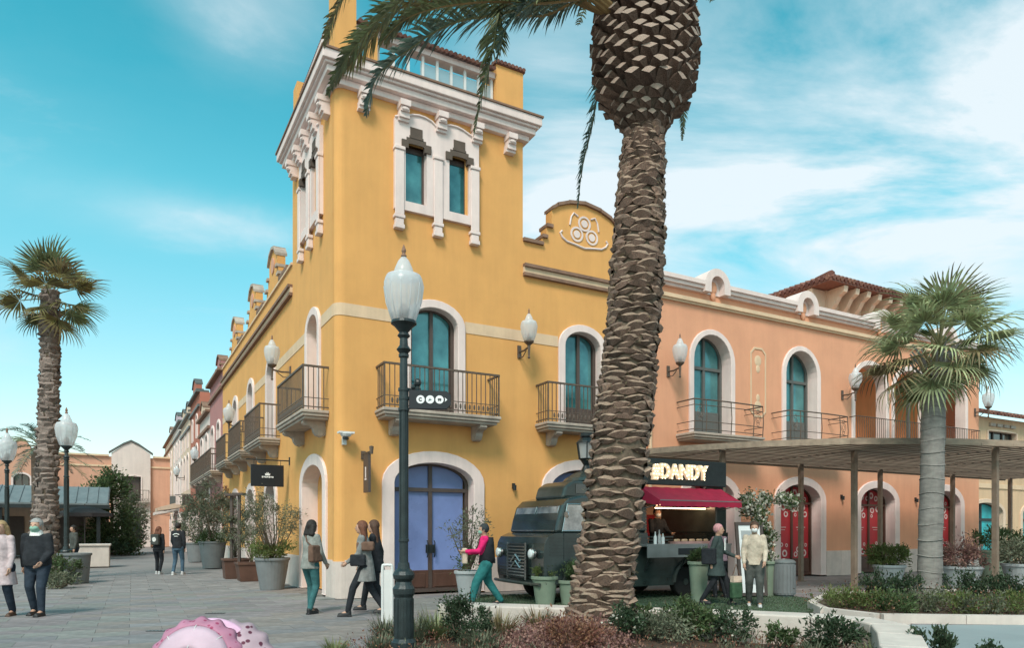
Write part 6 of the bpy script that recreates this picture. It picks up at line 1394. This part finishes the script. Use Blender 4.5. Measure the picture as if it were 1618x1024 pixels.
# pink parasol lying open towards the camera
pk = thing('pink_parasol', 'pink patterned parasol with spotted lace rim at the bottom left edge', 'parasol', T(*atz(309, 1052, 6.2)) @ Matrix.Rotation(math.radians(72), 4, 'X'))
def pinkmat(name, c1, c2, sc, thr):
    m = bpy.data.materials.new(name); m.use_nodes = True; t = m.node_tree; N = t.nodes; L = t.links; p = N['Principled BSDF']; p.inputs['Roughness'].default_value = .75
    tc = N.new('ShaderNodeTexCoord'); v = N.new('ShaderNodeTexVoronoi'); v.inputs['Scale'].default_value = sc; L.new(tc.outputs['Object'], v.inputs['Vector']); nn = N.new('ShaderNodeTexNoise'); nn.inputs['Scale'].default_value = 6; L.new(tc.outputs['Object'], nn.inputs['Vector'])
    r = N.new('ShaderNodeValToRGB'); r.color_ramp.elements[0].color = (*c2, 1); r.color_ramp.elements[1].color = (*c1, 1); r.color_ramp.elements[0].position = thr-.05; r.color_ramp.elements[1].position = thr+.05; L.new(v.outputs['Distance'], r.inputs[0])
    h = N.new('ShaderNodeMix'); h.data_type = 'RGBA'; h.blend_type = 'MULTIPLY'; h.inputs['Factor'].default_value = .5; L.new(r.outputs[0], h.inputs['A']); L.new(nn.outputs[0], h.inputs['B']); L.new(h.outputs['Result'], p.inputs['Base Color']); return m
M['pink_rim'] = pinkmat('pink_rim', (.52, .22, .33), (.36, .05, .13), 16, .25); M['pink_pale'] = mat('pink_pale', (.50, .36, .43), .7, .10, 4, .1); M['pink_spot'] = pinkmat('pink_spots', (.52, .37, .43), (.12, .02, .05), 15, .30); M['pink_mid'] = mat('pink_mid', (.70, .42, .58), .7, .12, 4, .1)
def dome(name, mt, r0, r1, z0, z1, parent, seg=128, n=5, c=(0, 0, 0), wav=0.0):
    q = MB(); V_ = []
    for j in range(n+1):
        t = j/n; r = r0+(r1-r0)*t; z = z0+(z1-z0)*math.sin(t*PI/2) if z1 > z0 else z0+(z1-z0)*t
        for i in range(seg): a = 2*PI*i/seg; w = 1+wav*(1-j/n)*math.cos(a*16); V_.append((c[0]+r*w*math.cos(a), c[1]+r*w*math.sin(a), c[2]+z))
    F_ = [(j*seg+i, j*seg+(i+1) % seg, (j+1)*seg+(i+1) % seg, (j+1)*seg+i) for j in range(n) for i in range(seg)]; q.add(V_, F_); o = q.obj(name, M[mt], parent, smooth=True); s_ = o.modifiers.new('solid', 'SOLIDIFY'); s_.thickness = .006; return o
dome('rim', 'pink_rim', .43, .335, 0, .10, pk, wav=.035); dome('canopy', 'pink_pale', .335, .12, .10, .20, pk); dome('crown', 'leaf_o' if False else 'pot_pale', .12, .01, .20, .225, pk)
pk2 = dome('lace_flounce', 'pink_spot', .46, .22, -.06, .10, pk, c=(.22, -.03, -.08), wav=.03); dome('lining', 'pink_mid', .44, .36, -.03, .02, pk, c=(.07, 0, -.04))
for i in range(8):
    a = 2*PI*i/8; q = MB(); q.tube([(.42*math.cos(a), .42*math.sin(a), .0), (.335*math.cos(a), .335*math.sin(a), .108), (.12*math.cos(a), .12*math.sin(a), .208)], .004, 4); q.obj('rib', M['white_paint'], pk)
q = MB(); q.tube([(0, 0, -.5), (0, 0, .25)], .01, 8); q.obj('shaft', M['white_paint'], pk)

# ================================================================ PEOPLE
def bake_blob(q, vox, it):
    o = bpy.data.objects.new('b', q.mesh('b', M['skin'])); COL.objects.link(o)
    m = o.modifiers.new('r', 'REMESH'); m.mode = 'VOXEL'; m.voxel_size = vox; s_ = o.modifiers.new('s', 'SMOOTH'); s_.factor = .5; s_.iterations = it
    dg = bpy.context.evaluated_depsgraph_get(); me = bpy.data.meshes.new_from_object(o.evaluated_get(dg)); bpy.data.objects.remove(o)
    me.polygons.foreach_set('use_smooth', [True]*len(me.polygons)); return me
def cap(q, a, b_, r0, r1, n=12):
    a, b_ = Vector(a), Vector(b_); d = (b_-a); L_ = d.length; d = d.normalized(); pts, rs = [], []
    for k in range(5): t = -math.cos(PI/2*k/4); pts.append(a+d*r0*t); rs.append(max(.002, r0*math.sqrt(max(0, 1-t*t))))
    for k in range(5): t = math.sin(PI/2*k/4); pts.append(b_+d*r1*t); rs.append(max(.002, r1*math.sqrt(max(0, 1-t*t))))
    q.tube(pts, rs, n)
def eloft(q, rings, n=16):      # rings: (x, y, z, rx, ry)
    v = []; k = len(rings)
    for (x, y, z, rx, ry) in rings:
        for i in range(n): a = 2*PI*i/n; v.append((x+rx*math.cos(a), y+ry*math.sin(a), z))
    q.add(v, [(j*n+i, j*n+(i+1) % n, (j+1)*n+(i+1) % n, (j+1)*n+i) for j in range(k-1) for i in range(n)]+[tuple(range(n-1, -1, -1)), tuple(range((k-1)*n, k*n))])
def person(label, loc, rz, H, top, legs, shoe='black', hair=('dark', 'short'), stride=.3, armL=(.1, .15), armR=(-.1, .15), jacket_len=.0, open_coat=None, loose=1.0, belly=0.0, mask=None, skin='skin', lean=.03, female=False, wide=1.0, sit=False, group=None):
    """faces -y. stride: + left foot forward; arm=(swing of upper arm, elbow bend)"""
    th = thing('person', label, 'person', T(loc[0], loc[1], loc[2], rz)); k = H/1.75
    def P(x, y, z): return Vector((x*k, y*k, z*k))
    sw = .150 if female else .168; hw = .095
    hip = {s: P(s*hw, 0, .93) for s in (1, -1)}; legv = {}
    for s, st in ((1, -stride), (-1, stride)):
        foot = P(s*(hw+.01), st*.9+(.0), .085 if abs(stride) < .15 or st*stride < 0 else .12)
        kn = hip[s].lerp(foot, .5)+P(0, -.05-(.06 if st > 0 else .01), .02); legv[s] = (hip[s], kn, foot)
    dz = -abs(stride)*.06
    ly = -lean
    shz = 1.43; sh = {s: P(s*sw, ly, shz) for s in (1, -1)}; arms = {}
    for s, (a, e) in ((1, armL), (-1, armR)):
        el_ = sh[s]+P(s*.05, -math.sin(a)*.29, -math.cos(a)*.29); wr = el_+P(-s*.03*e*2, -math.sin(a+e)*.26, -math.cos(a+e)*.26); arms[s] = (sh[s], el_, wr)
    hd = P(0, ly*1.5-.01, 1.625)
    # body: one continuous surface
    q = MB(); g_ = 1.0
    eloft(q, [(0, 0, .84*k, .13*k, .10*k), (0, 0, .93*k, .165*k, .12*k), (0, ly*.3*k, 1.10*k, .135*k, .10*k), (0, ly*.7*k, 1.28*k, (.165 if not female else .145)*k, .115*k), (0, ly*k, 1.41*k, (sw-.02)*k, .09*k), (0, ly*k, 1.475*k, .07*k, .06*k)])
    cap(q, P(0, ly, 1.44), P(0, ly*1.3, 1.56), .058*k, .052*k)
    q.ball(tuple(hd), (.076*k, .096*k, .118*k), 16, 12); q.ball(tuple(hd+P(0, -.03, -.06)), (.055*k, .06*k, .055*k), 12, 8)
    cap(q, hd+P(0, -.088, .015), hd+P(0, -.108, -.02), .009*k, .015*k, 8)
    for s in (1, -1): q.ball(tuple(hd+P(s*.078, .005, 0)), (.013*k, .02*k, .03*k), 8, 6)
    for s in (1, -1):
        a, b_, c = legv[s]; cap(q, a, b_, .085*k, .055*k); cap(q, b_, c, .055*k, .036*k); cap(q, c, c+P(0, -.12, -.045), .036*k, .030*k)
        a, b_, c = arms[s]; cap(q, a, b_, .048*k, .036*k); cap(q, b_, c, .036*k, .025*k)
    me = bake_blob(q, .014*k, 3)
    # hands: palm and five fingers rooted in the wrist
    hq = MB()
    for s in (1, -1):
        a, b_, c = arms[s]; d = (c-b_).normalized(); side = Vector((0, -1, 0)); side = (side-d*side.dot(d)); side = side.normalized() if side.length > .1 else Vector((0, 0, 1)); inn = d.cross(side)*s
        cap(hq, c-d*.02, c+d*.075*k, .026*k, .034*k, 8)
        for j, (o_, l_) in enumerate(((-.027, .058), (-.009, .070), (.009, .066), (.025, .050))):
            r_0 = c+d*.085*k+side*o_*k*-1; m_ = r_0+d*l_*.55*k+inn*.008*k; cap(hq, r_0-d*.02*k, m_, .0095*k, .0085*k, 6); cap(hq, m_, m_+d*l_*.4*k+inn*.022*k, .0085*k, .0065*k, 6)
        t0 = c+d*.03*k+side*.028*k; t1 = t0+d*.035*k+side*.022*k; cap(hq, t0, t1, .011*k, .010*k, 6); cap(hq, t1, t1+d*.03*k+side*.004*k, .010*k, .007*k, 6)
    bm = bmesh.new(); bm.from_mesh(me); hm = hq.mesh('h', M['skin']); bm.from_mesh(hm); bm.to_mesh(me); bm.free(); me.polygons.foreach_set('use_smooth', [True]*len(me.polygons))
    me.materials.clear(); me.materials.append(M[skin]); body = link('body', me, th)
    # face
    q = MB()
    for s in (1, -1): q.ball(tuple(hd+P(s*.03, -.088, .012)), (.012*k, .007*k, .007*k), 8, 5)
    q.obj('eyes', M['eye'], body)
    if mask:
        q = MB(); q.ball(tuple(hd+P(0, -.055, -.048)), (.064*k, .062*k, .055*k), 14, 8); q.obj('mask', M[mask], th, smooth=True)
    else:
        q = MB(); q.ball(tuple(hd+P(0, -.092, -.052)), (.024*k, .008*k, .008*k), 8, 5); q.obj('lips', M['lips'], body)
    # hair
    hc, hs_ = hair

    HC = {'dark': (.018, .013, .011), 'brown': (.075, .035, .020), 'auburn': (.14, .050, .026), 'blond': (.36, .24, .12), 'grey': (.30, .29, .28), 'cap': (.03, .035, .04), 'pinkhat': (.55, .26, .27)}
    hm_ = mat('hair_'+hc, HC[hc], .6, .3, 18, .5, 50, stretch=(3, 3, 1)); q = MB()
    q.ball(tuple(hd+P(0, .020, .028)), (.094*k, .108*k, .112*k), 14, 10)
    if hs_ in ('long', 'mid'):
        e = .30 if hs_ == 'long' else .14
        for s in (-1, -.4, .4, 1): cap(q, hd+P(s*.06, .04, .0), hd+P(s*.085, .085, -e), .058*k, .045*k)
    if hs_ == 'bun': q.ball(tuple(hd+P(0, .10, .07)), (.05*k,)*3, 8, 6)
    hme = bake_blob(q, .014*k, 2)
    bm = bmesh.new(); bm.from_mesh(hme); kill = [v for v in bm.verts if v.co.y < hd.y-.045*k and v.co.z < hd.z+.050*k]; bmesh.ops.delete(bm, geom=kill, context='VERTS'); bm.to_mesh(hme); bm.free()
    hme.materials.clear(); hme.materials.append(hm_); link('hair' if hc not in ('cap', 'pinkhat') else 'hat', hme, th)
    # trousers
    q = MB(); eloft(q, [(0, 0, .82*k, .15*k, .12*k), (0, 0, .93*k, .182*k, .138*k), (0, 0, 1.04*k, .155*k, .122*k)])
    for s in (1, -1):
        a, b_, c = legv[s]; cap(q, a-P(0, 0, .02), b_, .102*k*loose, .070*k*loose); cap(q, b_, c+P(0, 0, .02), .070*k*loose, .052*k*loose)
    tm = bake_blob(q, .015*k, 2); tm.materials.clear(); tm.materials.append(legs); link('trousers', tm, th)
    # shoes
    for s in (1, -1):
        c = legv[s][2]; q = MB(); cap(q, c+P(0, .02, -.04), c+P(0, -.15, -.052), .046*k, .036*k); cap(q, c+P(0, .02, 0), c+P(0, .02, -.04), .045*k, .045*k)
        q.box(c.x-.042*k, c.x+.042*k, c.y-.19*k, c.y+.065*k, c.z-.088*k, c.z-.062*k); sm = bake_blob(q, .010*k, 1); sm.materials.clear(); sm.materials.append(mat('shoe_'+shoe, {'black': (.018, .018, .02), 'white': (.5, .5, .5), 'brown': (.08, .045, .03)}[shoe], .55, .1, 6, .1)); link('shoe', sm, th)
    # jacket
    q = MB(); bl = belly; jl = .90-jacket_len
    rings = [(0, 0, jl*k, (.19+jacket_len*.16)*k, (.15+jacket_len*.16+bl)*k), (0, -bl*.5*k, 1.02*k, .175*k+bl*k*.6, .135*k+bl*k), (0, (ly*.6-bl*.4)*k, 1.15*k, .165*k+bl*k*.4, .132*k+bl*k*.7), (0, ly*.8*k, 1.30*k, (.178 if not female else .160)*k, .135*k), (0, ly*k, 1.40*k, (sw-.012)*k, .112*k), (0, ly*k, 1.455*k, (sw*.66)*k, .092*k), (0, ly*k, 1.50*k, .075*k, .072*k)]
    eloft(q, rings)
    for s in (1, -1):
        a, b_, c = arms[s]; cap(q, a, b_, .064*k, .053*k); cap(q, b_, c-(c-b_)*.06, .053*k, .042*k)
    jm = bake_blob(q, .015*k, 2); jm.materials.clear(); jm.materials.append(top); link('coat' if jacket_len > .1 else 'jacket', jm, th)
    th.scale = (wide, 1, 1)
    th['_k'] = k
    return th, dict(k=k, hd=hd, arms=arms, P=P, legv=legv)
def strap_bag(th, tf, w, h, d, mt, name='bag', flap=True):
    q = MB(); q.box(-w/2, w/2, -d/2, d/2, -h/2, h/2); o = q.obj(name, mt, th, tf); bevel(o, min(w, h, d)*.25, 3); return o
c_black = cloth('black', (.016, .018, .022)); c_navy = cloth('navy', (.020, .030, .045)); c_jean = cloth('jeans', (.05, .09, .13)); c_teal = cloth('teal', (.020, .13, .13)); c_teal2 = cloth('teal_dark', (.03, .10, .105)); c_grey = cloth('grey', (.20, .205, .19)); c_greyc = cloth('grey_coat', (.17, .17, .165))
c_pink = cloth('pink_tweed', (.42, .34, .35)); c_mag = cloth('magenta', (.58, .015, .12)); c_beige = cloth('beige', (.40, .34, .27)); c_dgrey = cloth('dark_grey', (.055, .06, .055)); c_green = cloth('dark_green', (.035, .05, .048)); c_mauve = cloth('mauve', (.22, .14, .17)); c_brownb = cloth('brown_bag', (.12, .07, .05)); c_white = cloth('white', (.6, .6, .58))
# man and woman at the left edge, walking towards the camera
t_, i_ = person('man in a black pullover and navy trousers walking towards the camera at left', gp(60, 12.2), math.radians(4), 1.70, c_black, c_navy, 'black', ('grey', 'short'), .12, (.10, .75), (-.12, .15), belly=.05, wide=1.16, mask='mask_g', skin='skin')
q = MB(); q.lathe([(.10, 1.40), (.085, 1.46), (.07, 1.50), (.075, 1.505)], 16, c=(0, -.035, 0)); q.obj('collar', c_white, t_)
q = MB(); q.ball((0, -.09, 1.55*1.70/1.75), (.066, .05, .06), 12, 8); q.obj('mask_flap', M['mask_g'], t_, smooth=True)
t_, i_ = person('blond woman in a long pale pink tweed coat at the left edge', gp(4, 12.05), math.radians(10), 1.66, c_pink, c_navy, 'brown', ('blond', 'mid'), -.14, (.12, .2), (-.1, .2), jacket_len=.32, female=True, loose=1.15)
# couple walking away up the street
t_, i_ = person('smaller figure in black with a patterned backpack walking up the street', gp(250, 23.6), math.radians(176), 1.62, c_black, c_black, 'white', ('auburn', 'mid'), .10, (.1, .2), (-.1, .2), female=True)
strap_bag(t_, T(0, .17, 1.18), .28, .36, .14, c_dgrey, 'backpack'); q = MB(); q.ball((0, .245, 1.18), (.07, .01, .08), 10, 6); q.obj('motif', c_white, t_)
t_, i_ = person('man in black jacket with white back emblem and jeans walking up the street', gp(281, 23.3), math.radians(182), 1.74, c_black, c_jean, 'white', ('dark', 'short'), -.13, (.12, .4), (-.12, .4))
q = MB(); q.tube([(x, .128-.0, 1.33+.045*math.cos(x*14)) for x in (-.10, -.05, 0, .05, .10)], .018, 6); q.tube([(-.06, .133, 1.29), (.06, .133, 1.29)], .012, 6); q.obj('back_emblem', c_white, t_)
# woman in grey with teal trousers
t_, i_ = person('dark-haired woman in a grey hoodie and teal trousers with her back half turned', gp(490, 12.5), math.radians(150), 1.68, c_grey, c_teal2, 'black', ('dark', 'mid'), .12, (.25, .9), (.15, .5), female=True, jacket_len=.06)
strap_bag(t_, T(-.16, .03, 1.08), .12, .30, .26, c_brownb, 'shoulder_bag'); q = MB(); q.tube([(.12, -.10, 1.42), (-.02, -.14, 1.25), (-.17, -.02, 1.16)], .014, 6); q.tube([(.12, .0, 1.46), (-.05, .13, 1.3), (-.17, .05, 1.16)], .014, 6); q.obj('strap', c_brownb, t_)
# two women walking left
t_, i_ = person('auburn-haired woman in a long grey coat and black boots striding left', gp(578, 12.15), math.radians(-88), 1.66, c_greyc, c_black, 'black', ('auburn', 'long'), .34, (.15, .8), (-.1, .5), jacket_len=.26, female=True, lean=.05)
strap_bag(t_, T(.20, -.10, .98), .10, .20, .26, c_black, 'handbag'); strap_bag(t_, T(.14, .02, 1.22), .14, .16, .30, c_brownb, 'scarf')
t_, i_ = person('woman in a dark coat half hidden behind the long grey coat', gp(594, 12.6), math.radians(-92), 1.68, c_black, c_black, 'black', ('brown', 'long'), -.30, (.2, .4), (-.3, .3), jacket_len=.12, female=True)
# magenta top
t_, i_ = person('figure in magenta top, black vest and wide teal trousers walking left past the van', gp(768, 13.5), math.radians(-80), 1.62, c_mag, c_teal, 'black', ('cap', 'short'), .36, (.55, 1.0), (.35, 1.1), loose=1.32, mask='mask_g', female=True)
q = MB(); eloft(q, [(0, .02, .86, .195, .165), (0, .02, 1.0, .185, .155), (0, .04, 1.2, .180, .120), (0, .07, 1.36, .165, .07)]); o = q.obj('vest', c_black, t_, smooth=True); o = strap_bag(t_, T(.02, -.42, 1.0), .20, .30, .10, cloth('cream_bag', (.48, .38, .30)), 'paper_bag')
# van customers
t_, i_ = person('woman in dark coat and pink knitted hat striding right before the van counter', gp(1132, 13.8), math.radians(60), 1.62, c_green, c_black, 'black', ('pinkhat', 'short'), .30, (.3, .9), (-.3, .3), jacket_len=.26, female=True)
strap_bag(t_, T(-.19, .10, .98), .12, .32, .28, c_black, 'shoulder_bag'); q = MB(); q.box(-.03, .03, -.18, -.16, 1.1, 1.34); q.obj('white_scarf', c_white, t_)
t_, i_ = person('visitor in beige jacket, grey trousers and white shoes before the poster stand', gp(1192, 13.6), math.radians(-18), 1.66, c_beige, c_dgrey, 'white', ('brown', 'short'), .12, (.15, .5), (.1, .25), mask='mask_w', loose=1.2, jacket_len=.04)
th = thing('shopping_bag', 'green and cream shopping bag hanging beside the beige-jacketed visitor', 'bag', T(*gp(1163, 13.6), .4)); q = MB(); q.box(-.12, .12, -.06, .06, .16, .48); bevel(q.obj('bag_body', cloth('bag_green', (.035, .075, .04)), th), .03, 2); q = MB(); q.box(-.10, .10, -.05, .05, .48, .60); q.obj('bag_top', cloth('bag_cream', (.50, .38, .30)), th); q = MB(); q.tube([(-.08, 0, .62), (0, 0, .84), (.08, 0, .62)], .01, 5); q.obj('handle', c_brownb, th)
t_, i_ = person('dark-haired woman in mauve top leaning at the van counter', FR.to_3x3() @ Vector((0, 0, 0))+(FR @ Vector((7.35, -4.12, 0))), math.radians(200), 1.60, c_mauve, c_black, 'black', ('dark', 'bun'), .06, (.6, .9), (.6, .9), female=True)
vp = van.matrix_basis @ Vector((3.72, 1.05, .32))
t_, i_ = person('vendor in dark clothes serving inside the food van', vp, math.radians(20), 1.70, c_black, c_black, 'black', ('dark', 'short'), .05, (.5, .9), (.4, .9), mask='mask_w')
t_, i_ = person('distant visitor in dark clothes behind the man at the left, by the palm', gp(118, 24), math.radians(-30), 1.66, c_dgrey, c_navy, 'black', ('dark', 'short'), .1)
for o in bpy.data.objects:
    if '_k' in o: del o['_k']
